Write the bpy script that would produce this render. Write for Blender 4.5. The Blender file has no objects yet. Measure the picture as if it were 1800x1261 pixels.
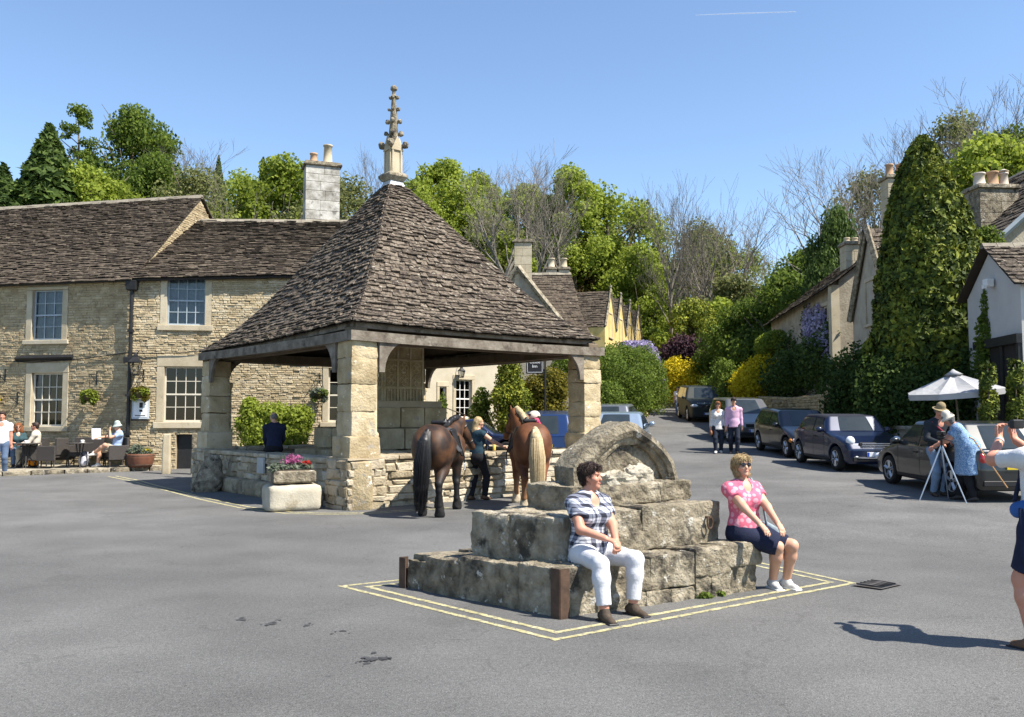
import bpy, bmesh, math, random
import numpy as np
from mathutils import Vector, Matrix
random.seed(7); rng = np.random.default_rng(7)
scene = bpy.context.scene
COL = scene.collection
# ---------------------------------------------------------------- camera
FPX = 1550.0; HOR = 735.0; CAMH = 1.7
PITCH = math.atan((HOR - 630.5) / FPX)
cam_data = bpy.data.cameras.new('camera'); cam = bpy.data.objects.new('camera', cam_data); COL.objects.link(cam)
cam.location = (0, 0, CAMH); cam.rotation_euler = (math.pi/2 + PITCH, 0, 0)
cam_data.sensor_fit = 'HORIZONTAL'; cam_data.sensor_width = 36; cam_data.lens = 36*FPX/1800
cam_data.clip_start = 0.1; cam_data.clip_end = 30000
scene.camera = cam
# ---------------------------------------------------------------- light
SUN_EL = math.radians(53.0)
SUN_H = Vector((0.90, -0.435, 0)).normalized()           # horizontal direction towards the sun
SUN_V = Vector((SUN_H.x*math.cos(SUN_EL), SUN_H.y*math.cos(SUN_EL), math.sin(SUN_EL)))
world = bpy.data.worlds.new('World'); scene.world = world; world.use_nodes = True
wn = world.node_tree.nodes; wl = world.node_tree.links
sky = wn.new('ShaderNodeTexSky'); sky.sky_type = 'NISHITA'; sky.sun_disc = False
sky.sun_elevation = SUN_EL; sky.sun_rotation = math.atan2(SUN_H.x, SUN_H.y)
sky.air_density = 1.0; sky.dust_density = 0.15; sky.ozone_density = 3.0; sky.altitude = 80
wl.new(sky.outputs[0], wn['Background'].inputs[0]); wn['Background'].inputs[1].default_value = 0.108
sun_data = bpy.data.lights.new('sun', 'SUN'); sun_data.energy = 5.0; sun_data.angle = math.radians(0.53)
sun_data.color = (1.0, 0.94, 0.84)
sun = bpy.data.objects.new('sun', sun_data); COL.objects.link(sun)
sun.rotation_euler = SUN_V.to_track_quat('Z', 'Y').to_euler()
sun.location = (30, -20, 60)
scene.view_settings.view_transform = 'Standard'; scene.view_settings.look = 'None'
scene.view_settings.gamma = 1.0; scene.view_settings.use_curve_mapping = False
scene.view_settings.exposure = 1.08
scene.render.engine = 'CYCLES'
# ---------------------------------------------------------------- where things stand
def P(px, py, Y):
    """world point on the viewing ray of photo pixel (px,py) at distance Y in front of the viewer"""
    c0 = (px-900)/FPX; c1 = (630.5-py)/FPX
    dy = math.cos(PITCH)-c1*math.sin(PITCH); dz = math.sin(PITCH)+c1*math.cos(PITCH)
    t = Y/dy
    return Vector((c0*t, Y, CAMH+dz*t))
def sstep(a, b, x):
    t = np.clip((np.asarray(x, float)-a)/(b-a), 0, 1); return t*t*(3-2*t)
_GY = [-50, 12, 16, 23.5, 28, 33, 45, 50, 80, 140]
_GZ = [0, 0.0, .14, .36, .52, .80, 1.38, 1.70, 3.6, 7.0]
def ground_z(x, y):
    x = np.asarray(x, float); y = np.asarray(y, float)
    w = sstep(-1.5, 5.5, x+0.28*np.maximum(0, y-22))
    return np.interp(y, _GY, _GZ)*w+.11*sstep(22, 27.5, y)*sstep(3.5, 7.5, -x)
_HU = [-2, -.60, -.45, -.30, -.1, .05, .12, .2, .3, .42, .55, 2]
_HH = [16, 17, 19, 14.5, 13.5, 13, 12, 8, 4.5, 10, 17, 20]
def terrain_z(x, y):
    x = np.asarray(x, float); y = np.asarray(y, float)
    u = x/np.maximum(y, 1.0)
    h = np.interp(u, _HU, _HH)
    y0 = 40+24*sstep(.05, .11, u)*(1-sstep(.27, .36, u))
    r = np.clip((y-y0)/50, 0, 1.6); r = np.where(r < 1, r*r*(3-2*r)*.9+r*.1, 1+(r-1)*.35)
    return ground_z(x, y)*np.clip(1.6-y/90, .25, 1)+h*r
def gz(x, y): return float(ground_z(x, y))
def G(px, py):
    """ground point seen at photo pixel (px,py)"""
    lo = None
    for Y in np.arange(4.5, 75, .02):
        p = P(px, py, Y)
        if p.z <= gz(p.x, p.y): return Vector((p.x, p.y, gz(p.x, p.y)))
    return P(px, py, 70)
# ---------------------------------------------------------------- materials
MATS = {}
def _ramp(nt, cols):
    r = nt.nodes.new('ShaderNodeValToRGB'); e = r.color_ramp.elements
    while len(e) < len(cols): e.new(0.5)
    for i, c in enumerate(cols):
        e[i].position = i/(max(1, len(cols)-1)); e[i].color = (*c, 1)
    return r
def mat(name, cols, rough=.85, nscale=3.0, nw=1.0, iw=0.0, ow=0.0, bump=0.0, bscale=30.0, metal=0.0, spec=.3,
        spots=None, spots2=None, transl=0.0, coat=0.0, detail=6.0, bdist=.02, emit=None):
    """colour ramp driven by noise (nw), per-island random (iw) and per-object random (ow); optional lichen/stain spots"""
    if name in MATS: return MATS[name]
    m = bpy.data.materials.new(name); m.use_nodes = True; nt = m.node_tree; N = nt.nodes; L = nt.links
    b = N['Principled BSDF']
    geo = N.new('ShaderNodeNewGeometry'); oi = N.new('ShaderNodeObjectInfo')
    def math_(op, a, c=None):
        n = N.new('ShaderNodeMath'); n.operation = op
        for i, v in enumerate((a, c)):
            if v is None: continue
            if isinstance(v, (int, float)): n.inputs[i].default_value = v
            else: L.new(v, n.inputs[i])
        return n.outputs[0]
    def noise(scale, det=6.0, rough_=.6):
        n = N.new('ShaderNodeTexNoise'); n.inputs['Scale'].default_value = scale
        n.inputs['Detail'].default_value = det; n.inputs['Roughness'].default_value = rough_
        L.new(geo.outputs['Position'], n.inputs['Vector']); return n.outputs[0]
    if len(cols) == 1 and not spots:
        b.inputs['Base Color'].default_value = (*cols[0], 1)
        colout = None
    else:
        f = math_('MULTIPLY', math_('SUBTRACT', noise(nscale, detail), .5), 2.2*nw)
        f = math_('ADD', f, .5)
        if iw: f = math_('ADD', f, math_('MULTIPLY', math_('SUBTRACT', geo.outputs['Random Per Island'], .5), iw))
        if ow: f = math_('ADD', f, math_('MULTIPLY', math_('SUBTRACT', oi.outputs['Random'], .5), ow))
        r = _ramp(nt, cols); L.new(f, r.inputs[0]); colout = r.outputs[0]
        for sp in (spots, spots2):
            if not sp: continue
            c, sc, thr, soft = sp
            sn = noise(sc, 4.0, .65)
            mr = N.new('ShaderNodeMapRange'); mr.inputs[1].default_value = thr; mr.inputs[2].default_value = thr+soft
            L.new(sn, mr.inputs[0])
            mx = N.new('ShaderNodeMix'); mx.data_type = 'RGBA'
            L.new(mr.outputs[0], mx.inputs[0]); L.new(colout, mx.inputs[6]); mx.inputs[7].default_value = (*c, 1)
            colout = mx.outputs[2]
        L.new(colout, b.inputs['Base Color'])
    b.inputs['Roughness'].default_value = rough; b.inputs['Metallic'].default_value = metal
    b.inputs['Specular IOR Level'].default_value = spec
    if coat: b.inputs['Coat Weight'].default_value = coat; b.inputs['Coat Roughness'].default_value = .04
    if bump:
        bp = N.new('ShaderNodeBump'); bp.inputs['Strength'].default_value = bump; bp.inputs['Distance'].default_value = bdist
        L.new(noise(bscale, 5.0), bp.inputs['Height']); L.new(bp.outputs[0], b.inputs['Normal'])
    if transl:
        tr = N.new('ShaderNodeBsdfTranslucent'); ms = N.new('ShaderNodeMixShader'); ms.inputs[0].default_value = transl
        if colout: L.new(colout, tr.inputs[0])
        else: tr.inputs[0].default_value = (*cols[0], 1)
        L.new(b.outputs[0], ms.inputs[1]); L.new(tr.outputs[0], ms.inputs[2])
        L.new(ms.outputs[0], N['Material Output'].inputs[0])
    MATS[name] = m
    return m
def glass_mat(name, tint=(.02, .025, .03), mixf=.3, rough=.03):
    if name in MATS: return MATS[name]
    m = bpy.data.materials.new(name); m.use_nodes = True; nt = m.node_tree; N = nt.nodes; L = nt.links
    N.remove(N['Principled BSDF'])
    t = N.new('ShaderNodeBsdfTransparent'); t.inputs[0].default_value = (*tint, 1)
    g = N.new('ShaderNodeBsdfGlossy'); g.inputs['Roughness'].default_value = rough
    fr = N.new('ShaderNodeLayerWeight'); fr.inputs[0].default_value = mixf
    ms = N.new('ShaderNodeMixShader'); L.new(fr.outputs['Fresnel'], ms.inputs[0])
    L.new(t.outputs[0], ms.inputs[1]); L.new(g.outputs[0], ms.inputs[2])
    L.new(ms.outputs[0], N['Material Output'].inputs[0]); MATS[name] = m
    return m
# ---------------------------------------------------------------- objects
def root(name, label, cat, loc=(0, 0, 0), rotz=0.0, group=None):
    o = bpy.data.objects.new(name, None); COL.objects.link(o); o.empty_display_size = .2
    o.location = loc; o.rotation_euler = (0, 0, rotz); o['label'] = label; o['category'] = cat
    if group: o['group'] = group
    return o
def tag(o, label, cat, group=None):
    o['label'] = label; o['category'] = cat
    if group: o['group'] = group
    return o
def rmat(o): return Matrix.Translation(o.location) @ o.rotation_euler.to_matrix().to_4x4()
def link(name, mesh, material, parent=None, wspace=True, kind=None):
    o = bpy.data.objects.new(name, mesh); COL.objects.link(o)
    if material is not None:
        for mm in (material if isinstance(material, (list, tuple)) else [material]): mesh.materials.append(mm)
    if parent is not None:
        o.parent = parent
        if wspace:
            r = parent; M = rmat(r)
            while r.parent is not None:
                M = (rmat(r.parent) @ r.matrix_parent_inverse @ M); r = r.parent
            o.matrix_parent_inverse = M.inverted()
    if kind: o['kind'] = kind
    return o
def npmesh(name, V, F, smooth=False, midx=None):
    """V (n,3); F (m,3) or (m,4) arrays"""
    V = np.asarray(V, np.float32); F = np.asarray(F, np.int32)
    me = bpy.data.meshes.new(name); k = F.shape[1]
    me.vertices.add(len(V)); me.vertices.foreach_set('co', V.ravel())
    me.loops.add(F.size); me.loops.foreach_set('vertex_index', F.ravel())
    me.polygons.add(len(F)); me.polygons.foreach_set('loop_start', np.arange(0, F.size, k, dtype=np.int32))
    me.polygons.foreach_set('loop_total', np.full(len(F), k, np.int32))
    me.polygons.foreach_set('use_smooth', np.full(len(F), bool(smooth)))
    if midx is not None: me.polygons.foreach_set('material_index', np.asarray(midx, np.int32))
    me.update(calc_edges=True); me.validate()
    return me
class MB:
    """collects shapes; build() links them as one mesh object"""
    def __init__(s): s.V = []; s.F = []
    def add(s, V, F):
        o = len(s.V); s.V += [tuple(v) for v in V]; s.F += [tuple(i+o for i in f) for f in F]; return s
    def box(s, c, h, R=None, taper=1.0, bev=0.0):
        c = Vector(c); V = []
        if bev > 0:
            hx, hy, hz = h; b = min(bev, .45*min(h))
            for z, ins in ((-hz, b), (-hz+b, 0), (hz-b, 0), (hz, b)):
                t = taper if z > 0 else 1.0
                for (x, y) in ((-hx+ins+b*.3, -hy+ins), (hx-ins-b*.3, -hy+ins), (hx-ins, -hy+ins+b*.3), (hx-ins, hy-ins-b*.3),
                               (hx-ins-b*.3, hy-ins), (-hx+ins+b*.3, hy-ins), (-hx+ins, hy-ins-b*.3), (-hx+ins, -hy+ins+b*.3)):
                    V.append(Vector((x*t, y*t, z)))
            F = [tuple(range(7, -1, -1)), tuple(range(24, 32))]
            for k in range(3):
                for i in range(8): F.append((k*8+i, k*8+(i+1) % 8, k*8+8+(i+1) % 8, k*8+8+i))
        else:
            for z in (-1, 1):
                t = taper if z > 0 else 1.0
                for (x, y) in ((-1, -1), (1, -1), (1, 1), (-1, 1)): V.append(Vector((x*h[0]*t, y*h[1]*t, z*h[2])))
            F = [(3, 2, 1, 0), (4, 5, 6, 7), (0, 1, 5, 4), (1, 2, 6, 5), (2, 3, 7, 6), (3, 0, 4, 7)]
        if R is not None: V = [R @ v for v in V]
        return s.add([c+v for v in V], F)
    def tube(s, pts, rad, n=8, caps=True, squash=None):
        pts = [Vector(p) for p in pts]
        if not hasattr(rad, '__len__'): rad = [rad]*len(pts)
        V = []; F = []; prev = None
        for i, p in enumerate(pts):
            d = (pts[min(i+1, len(pts)-1)]-pts[max(i-1, 0)])
            d = d.normalized() if d.length > 1e-9 else Vector((0, 0, 1))
            if prev is None:
                a = Vector((0, 0, 1)) if abs(d.z) < .9 else Vector((1, 0, 0)); u = d.cross(a).normalized()
            else:
                u = prev-d*prev.dot(d); u = u.normalized() if u.length > 1e-6 else d.orthogonal().normalized()
            prev = u; w = d.cross(u)
            for k in range(n):
                a = 2*math.pi*k/n; V.append(p+u*math.cos(a)*rad[i]+w*math.sin(a)*rad[i])
        for i in range(len(pts)-1):
            for k in range(n): F.append((i*n+k, i*n+(k+1) % n, (i+1)*n+(k+1) % n, (i+1)*n+k))
        if caps: F.append(tuple(range(n-1, -1, -1))); F.append(tuple(range((len(pts)-1)*n, len(pts)*n)))
        return s.add(V, F)
    def lathe(s, prof, c=(0, 0, 0), n=16, R=None, sq=1.0):
        V = []; F = []; c = Vector(c)
        for r, z in prof:
            for k in range(n):
                a = 2*math.pi*k/n; v = Vector((r*math.cos(a), r*math.sin(a)*sq, z)); V.append(c+(R @ v if R else v))
        for i in range(len(prof)-1):
            for k in range(n): F.append((i*n+k, i*n+(k+1) % n, (i+1)*n+(k+1) % n, (i+1)*n+k))
        if prof[0][0] > 1e-6: F.append(tuple(range(n-1, -1, -1)))
        if prof[-1][0] > 1e-6: F.append(tuple(range((len(prof)-1)*n, len(prof)*n)))
        return s.add(V, F)
    def prism(s, poly, o, u, v, w, t):
        """2-D polygon poly in (u,v) at o, extruded by t along w"""
        o, u, v, w = Vector(o), Vector(u), Vector(v), Vector(w); n = len(poly)
        V = [o+u*a+v*b for a, b in poly]+[o+u*a+v*b+w*t for a, b in poly]
        F = [tuple(range(n)), tuple(range(2*n-1, n-1, -1))]+[(i, n+i, n+(i+1) % n, (i+1) % n) for i in range(n)]
        return s.add(V, F)
    def mesh(s, name, smooth=False, merge=False):
        me = bpy.data.meshes.new(name); me.from_pydata([tuple(v) for v in s.V], [], s.F); 
        bm = bmesh.new(); bm.from_mesh(me)
        if merge: bmesh.ops.remove_doubles(bm, verts=bm.verts, dist=1e-4)
        bmesh.ops.recalc_face_normals(bm, faces=bm.faces); bm.to_mesh(me); bm.free()
        if smooth:
            me.polygons.foreach_set('use_smooth', [True]*len(me.polygons))
            if merge: me.set_sharp_from_angle(angle=.62)
        me.update(); return me
    def build(s, name, material, parent=None, smooth=False, wspace=True, kind=None, merge=False):
        return link(name, s.mesh(name, smooth, merge), material, parent, wspace, kind)
def frame(n, up=(0, 0, 1)):
    """u (to the right seen from the front), v up, n outwards"""
    n = Vector(n).normalized(); v = Vector(up); u = v.cross(n).normalized(); v = n.cross(u).normalized(); return u, v, n
# sine noise for relief
_K = rng.normal(size=(14, 3)); _PH = rng.uniform(0, 6.28, 14)
def snoise(p, sc=1.0, seed=0.0):
    p = np.asarray(p, float)*sc+seed*3.17
    s = 0
    for i in range(14):
        k = _K[i]*(1+.35*i); s = s+np.sin(p @ k+_PH[i]+seed)/(1+.35*i)
    return s/3.2
def rock(c, h, R=None, amp=.02, rnd=.12, sub=6, seed=0, nsc=4.0):
    """block with worn edges: returns V,F (welded later)"""
    c = np.array(c, float); h = np.array(h, float); V = []; F = []
    lin = np.linspace(-1, 1, sub+1)
    for ax in range(3):
        for sg in (-1, 1):
            o = len(V); a1, a2 = (ax+1) % 3, (ax+2) % 3
            for i in lin:
                for j in lin:
                    p = np.zeros(3); p[ax] = sg; p[a1] = i; p[a2] = j; V.append(p)
            for i in range(sub):
                for j in range(sub):
                    q = (o+i*(sub+1)+j, o+(i+1)*(sub+1)+j, o+(i+1)*(sub+1)+j+1, o+i*(sub+1)+j+1)
                    F.append(q if sg > 0 else q[::-1])
    V = np.array(V)*h
    r = rnd*min(h)*2
    inner = np.clip(V, -(h-r), (h-r)); d = V-inner; ln = np.linalg.norm(d, axis=1, keepdims=True); dn = d/np.maximum(ln, 1e-9)
    V = inner+dn*np.minimum(ln, r)
    V = V+dn*(snoise(V+c, nsc, seed)*amp+snoise(V+c, nsc*3.3, seed+1)*amp*.5+(snoise(V+c, nsc*8.1, seed+2)*amp*.35 if sub > 12 else 0))[:, None]
    if R is not None: V = V @ np.array(R).T
    return V+c, F
# ---------------------------------------------------------------- pieces: stones and tiles
F_STONE = [(0, 1, 5, 4), (1, 2, 6, 5), (2, 3, 7, 6), (3, 0, 4, 7), (4, 5, 9, 8), (5, 6, 10, 9), (6, 7, 11, 10), (7, 4, 8, 11), (8, 9, 10, 11)]
F_BOX = [(3, 2, 1, 0), (4, 5, 6, 7), (0, 1, 5, 4), (1, 2, 6, 5), (2, 3, 7, 6), (3, 0, 4, 7)]
def proj_area(pc):
    """rough size in the photograph of a piece (0 if behind or out of frame)"""
    c = pc.mean(0)
    if c[1] < 1: return 0
    px = 900+c[0]/c[1]*FPX
    if px < -20 or px > 1820: return 0
    q = np.stack([pc[:, 0]/pc[:, 1], pc[:, 2]/pc[:, 1]], 1)*FPX
    e = q.max(0)-q.min(0); return float(e[0]*e[1])
def emit(pieces, F, name, material, parent, nmax=300, minpx=60.0, joined=None, smooth=False):
    """the pieces that show largest become parts of their own, the rest one part"""
    if not pieces: return
    ar = np.array([proj_area(p) for p in pieces]); order = np.argsort(-ar)
    single = set(int(i) for i in order[:nmax] if ar[i] >= minpx)
    rest = []
    for i, p in enumerate(pieces):
        if i in single: link(name, npmesh(name, p, F, smooth), material, parent)
        else: rest.append(p)
    if rest:
        k = len(rest[0]); V = np.concatenate(rest); Fa = np.array(F)
        FF = (Fa[None]+(np.arange(len(rest))*k)[:, None, None]).reshape(-1, Fa.shape[1])
        link(joined or name+'_mass', npmesh(name+'_mass', V, FF, smooth), material, parent, kind='stuff')
def rubble(o, u, v, n, W, H, ch=(.09, .19), ln=(.16, .5), depth=(.02, .05), gap=.012, holes=(), top=None, jit=.3, dark=None):
    """rubble masonry on the plane o,u,v: list of 12-vertex stones; holes are (u0,v0,u1,v1); top(u) limits the height"""
    o, u, v, n = (np.array(a, float) for a in (o, u, v, n)); out = []; y = 0.0
    while y < H-.02:
        h = random.uniform(*ch); h = min(h, H-y) if H-y > .05 else H-y
        x = -random.uniform(0, .1)
        while x < W-.02:
            w = random.uniform(*ln); x0 = max(x, 0); x1 = min(x+w, W); x += w
            if x1-x0 < .04: continue
            y0, y1 = y, y+h
            if top is not None and y1 > top((x0+x1)/2)+.03: continue
            segs = [(x0, x1, y0, y1)]
            for (a, b, c, d) in holes:
                ns = []
                for (p0, p1, q0, q1) in segs:
                    if p1 <= a or p0 >= c or q1 <= b+.01 or q0 >= d-.01: ns.append((p0, p1, q0, q1)); continue
                    if q0 < b-.03: ns.append((p0, p1, q0, b)); continue
                    if q1 > d+.03: ns.append((p0, p1, d, q1)); continue
                    if a-p0 > .04: ns.append((p0, a, q0, q1))
                    if p1-c > .04: ns.append((c, p1, q0, q1))
                segs = ns
            for (p0, p1, q0, q1) in segs:
                d = random.uniform(*depth); g = gap*random.uniform(.3, 1.0)
                def ring(ins, dep, jj):
                    r = []
                    for (a, b) in ((p0+ins, q0+ins), (p1-ins, q0+ins), (p1-ins, q1-ins), (p0+ins, q1-ins)):
                        a += random.uniform(-jj, jj)*min(p1-p0, .3)*.25; b += random.uniform(-jj, jj)*(q1-q0)*.25
                        r.append(o+u*a+v*b+n*(dep*random.uniform(.75, 1.2) if dep > 0 else dep))
                    return r
                s = random.getstate(); back = ring(g, -.01, jit); random.setstate(s); mid = ring(g, d*.6, jit); random.setstate(s)
                fr = ring(g+min(.02, (q1-q0)*.14), d, jit)
                out.append(np.array(back+mid+fr))
        y += h
    return out
def tiles(S, T, wid, th=.022, over=.55, jit=.01, wmul=None, urange=(0, 1)):
    """stone slates on surface S(u,t); T the course positions from eave up; wid (min,max) in metres"""
    out = []
    for k in range(len(T)-1):
        t0 = T[k]; t1 = min(1.0, T[k+1]+(T[k+1]-t0)*over)
        a0 = np.array(S(urange[0], t0)); a1 = np.array(S(urange[1], t0)); L = np.linalg.norm(a1-a0)
        x = -random.uniform(0, wid[0])
        while x < L:
            w = random.uniform(*wid)*(1 if wmul is None else wmul(t0)); u0 = max(0, x)/L; u1 = min(L, x+w-.006)/L; x += w
            if (u1-u0)*L < .03: continue
            u0 = urange[0]+u0*(urange[1]-urange[0]); u1 = urange[0]+u1*(urange[1]-urange[0])
            j = random.uniform(-1, 1)*jit; tj = (t1-t0)*random.uniform(-.13, .13); lift = random.uniform(0, .014)
            b0 = np.array(S(u0, t0+tj)); b1 = np.array(S(u1, t0+tj+(t1-t0)*random.uniform(-.05, .05))); c1 = np.array(S(u1, t1)); c0 = np.array(S(u0, t1))
            n = np.cross(b1-b0, c0-b0); n /= (np.linalg.norm(n)+1e-9)
            if n[2] < 0: n = -n
            tt = th*random.uniform(.7, 1.5)
            lo = tt*.9+lift
            out.append(np.array([b0+n*lo, b1+n*(lo+j), c1+n*.0, c0+n*.0, b0+n*(lo+tt), b1+n*(lo+tt+j), c1+n*tt*.6, c0+n*tt*.6]))
    return out
def bil(p00, p10, p11, p01):
    p00, p10, p11, p01 = (np.array(a, float) for a in (p00, p10, p11, p01))
    return lambda u, t: (p00*(1-u)+p10*u)*(1-t)+(p01*(1-u)+p11*u)*t
def courses(n, f0=1.0, f1=1.0):
    w = np.linspace(f0, f1, n)*rng.uniform(.85, 1.15, n); c = np.concatenate([[0], np.cumsum(w)]); return c/c[-1]
def sheet(S, nu, nt, name, material, parent, off=0.0):
    V = [S(i/nu, j/nt) for j in range(nt+1) for i in range(nu+1)]
    F = [(j*(nu+1)+i, j*(nu+1)+i+1, (j+1)*(nu+1)+i+1, (j+1)*(nu+1)+i) for j in range(nt) for i in range(nu)]
    V = np.array(V); V[:, 2] += off
    return link(name, npmesh(name, V, F), material, parent)
# ---------------------------------------------------------------- surface materials
m_asphalt = mat('asphalt', [(.088, .087, .085), (.120, .118, .114), (.152, .149, .143)], rough=.9, nscale=.55, nw=.75, bump=.9, bscale=120, spec=.25, detail=9, bdist=.01,
                spots=((.20, .196, .188), 75, .60, .06), spots2=((.045, .045, .046), 60, .60, .06))
def asphalt_extra():
    nt = m_asphalt.node_tree; N = nt.nodes; L = nt.links; b = N['Principled BSDF']
    src = b.inputs['Base Color'].links[0].from_socket
    geo = N.new('ShaderNodeNewGeometry')
    # long drag marks, repaired patches and fine cracks
    mp = N.new('ShaderNodeMapping'); mp.inputs['Rotation'].default_value = (0, 0, .35); mp.inputs['Scale'].default_value = (.8, 1.1, 1)
    L.new(geo.outputs['Position'], mp.inputs[0])
    nz = N.new('ShaderNodeTexNoise'); nz.inputs['Scale'].default_value = 1.1; nz.inputs['Detail'].default_value = 7; L.new(mp.outputs[0], nz.inputs[0])
    mr = N.new('ShaderNodeMapRange'); mr.inputs[1].default_value = .3; mr.inputs[2].default_value = .7; mr.inputs[3].default_value = .90; mr.inputs[4].default_value = 1.10
    L.new(nz.outputs[0], mr.inputs[0])
    mx = N.new('ShaderNodeMix'); mx.data_type = 'RGBA'; mx.blend_type = 'MULTIPLY'; mx.inputs[0].default_value = 1
    L.new(src, mx.inputs[6]); L.new(mr.outputs[0], mx.inputs[7])
    dn = N.new('ShaderNodeTexNoise'); dn.inputs['Scale'].default_value = 1.4; dn.inputs['Detail'].default_value = 5; L.new(geo.outputs['Position'], dn.inputs[0])
    ma = N.new('ShaderNodeVectorMath'); ma.operation = 'ADD'; L.new(geo.outputs['Position'], ma.inputs[0])
    sc = N.new('ShaderNodeVectorMath'); sc.operation = 'SCALE'; sc.inputs[3].default_value = 1.3; L.new(dn.outputs[1], sc.inputs[0]); L.new(sc.outputs[0], ma.inputs[1])
    vo = N.new('ShaderNodeTexVoronoi'); vo.feature = 'DISTANCE_TO_EDGE'; vo.inputs['Scale'].default_value = .33; L.new(ma.outputs[0], vo.inputs[0])
    mc = N.new('ShaderNodeMapRange'); mc.inputs[1].default_value = .002; mc.inputs[2].default_value = .007; mc.inputs[3].default_value = .86; mc.inputs[4].default_value = 1.0
    L.new(vo.outputs[0], mc.inputs[0])
    mx2 = N.new('ShaderNodeMix'); mx2.data_type = 'RGBA'; mx2.blend_type = 'MULTIPLY'; mx2.inputs[0].default_value = 1
    L.new(mx.outputs[2], mx2.inputs[6]); L.new(mc.outputs[0], mx2.inputs[7])
    def mul(prev, vec, scale, det, a, b_, lo, hi):
        t = N.new('ShaderNodeTexNoise'); t.inputs['Scale'].default_value = scale; t.inputs['Detail'].default_value = det; L.new(vec, t.inputs[0])
        r = N.new('ShaderNodeMapRange'); r.inputs[1].default_value = a; r.inputs[2].default_value = b_; r.inputs[3].default_value = lo; r.inputs[4].default_value = hi; L.new(t.outputs[0], r.inputs[0])
        x = N.new('ShaderNodeMix'); x.data_type = 'RGBA'; x.blend_type = 'MULTIPLY'; x.inputs[0].default_value = 1; L.new(prev, x.inputs[6]); L.new(r.outputs[0], x.inputs[7]); return x.outputs[2]
    o = mul(mx2.outputs[2], geo.outputs['Position'], 85, 3, .3, .7, .62, 1.38)
    o = mul(o, geo.outputs['Position'], 28, 2, .35, .65, .88, 1.12)         # aggregate grain
    o = mul(o, geo.outputs['Position'], .9, 4, .62, .70, 1.0, .88)                          # old stains
    o = mul(o, geo.outputs['Position'], 7.0, 3, .68, .74, 1.0, .72)                         # drips and scuffs
    o = mul(o, geo.outputs['Position'], .16, 2, .42, .58, .90, 1.08)                        # patches of different age
    L.new(o, b.inputs['Base Color'])
asphalt_extra()
m_ground = mat('grass_bank', [(.035, .05, .015), (.06, .085, .025), (.10, .10, .04)], rough=.95, nscale=.4, bump=.6, bscale=8, bdist=.1)
m_stone = mat('rubble_limestone', [(.25, .19, .11), (.35, .275, .165), (.43, .35, .22), (.54, .465, .33)], rough=.92, nscale=3, nw=.7, iw=.42, ow=.42, bump=.7, bscale=28,
              spots=((.16, .13, .09), 2.2, .60, .12), bdist=.025)
m_mortar = mat('lime_mortar', [(.30, .245, .165), (.40, .335, .235)], rough=.95, nscale=4, bump=.5, bscale=40)
m_ashlar = mat('dressed_limestone', [(.34, .285, .19), (.45, .385, .27), (.52, .455, .34)], rough=.9, nscale=2.2, nw=.8, ow=.35, bump=.35, bscale=45, spots=((.25, .22, .16), 3.1, .60, .15))
m_pillar = mat('weathered_pillar_stone', [(.27, .205, .115), (.41, .33, .20), (.52, .445, .31)], rough=.92, nscale=2.6, nw=.9, ow=.5, bump=.8, bscale=22, spots=((.30, .27, .22), 4, .60, .1), spots2=((.66, .62, .52), 7, .64, .06), bdist=.03)
m_oldstone = mat('lichened_old_stone', [(.085, .070, .048), (.18, .152, .106), (.285, .245, .175), (.40, .355, .275)], rough=.95, nscale=6.5, nw=1.0, ow=.4, bump=1.0, bscale=24, detail=9,
                 spots=((.055, .048, .038), 3.2, .53, .12), spots2=((.48, .455, .395), 8, .62, .06), bdist=.04)
m_tile = mat('stone_slates', [(.020, .0145, .011), (.045, .034, .025), (.085, .066, .048), (.17, .138, .104)], rough=.93, nscale=13, nw=1.05, iw=.5, ow=.5, bump=.9, bscale=30,
             spots=((.022, .017, .014), 8, .55, .07), spots2=((.30, .265, .21), 9, .60, .06), bdist=.02)
m_tile2 = mat('pub_stone_slates', [(.026, .018, .013), (.052, .039, .028), (.085, .066, .047), (.145, .117, .083)], rough=.93, nscale=9, nw=.95, iw=.6, bump=.8, bscale=26,
              spots=((.022, .017, .013), 5, .56, .08), spots2=((.36, .33, .27), 9, .67, .05))
m_under = mat('roof_boarding', [(.035, .027, .02), (.06, .045, .032)], rough=.95, nscale=3)
m_oak = mat('silvered_oak', [(.075, .058, .042), (.16, .135, .105), (.25, .22, .18)], rough=.9, nscale=3.5, nw=1.0, bump=.7, bscale=18, spots=((.06, .047, .035), 3, .56, .12))
m_oakdark = mat('dark_oak', [(.10, .075, .05), (.17, .13, .09)], rough=.9, nscale=4, bump=.6, bscale=16)  # darker brown oak, tone varied by noise
m_lead = mat('lead_sheet', [(.36, .37, .39), (.52, .53, .55)], rough=.6, nscale=4)
m_white = mat('white_paint', [(.68, .67, .64), (.80, .79, .76)], rough=.55, nscale=6)
m_creampaint = mat('cream_paint', [(.55, .50, .40), (.66, .61, .50)], rough=.6, nscale=4)
m_black = mat('black_paint', [(.012, .012, .013), (.024, .024, .025)], rough=.45, nscale=8)
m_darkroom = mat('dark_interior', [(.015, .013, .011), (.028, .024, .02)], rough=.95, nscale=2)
m_glass = glass_mat('window_glass', (.62, .66, .68), .35)
m_curtain = mat('net_curtain', [(.30, .37, .43), (.48, .55, .60)], rough=.9, nscale=9)
m_rust = mat('rusty_steel', [(.045, .028, .020), (.080, .048, .032), (.11, .066, .044)], rough=.75, nscale=9, bump=.3, bscale=60)
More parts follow.
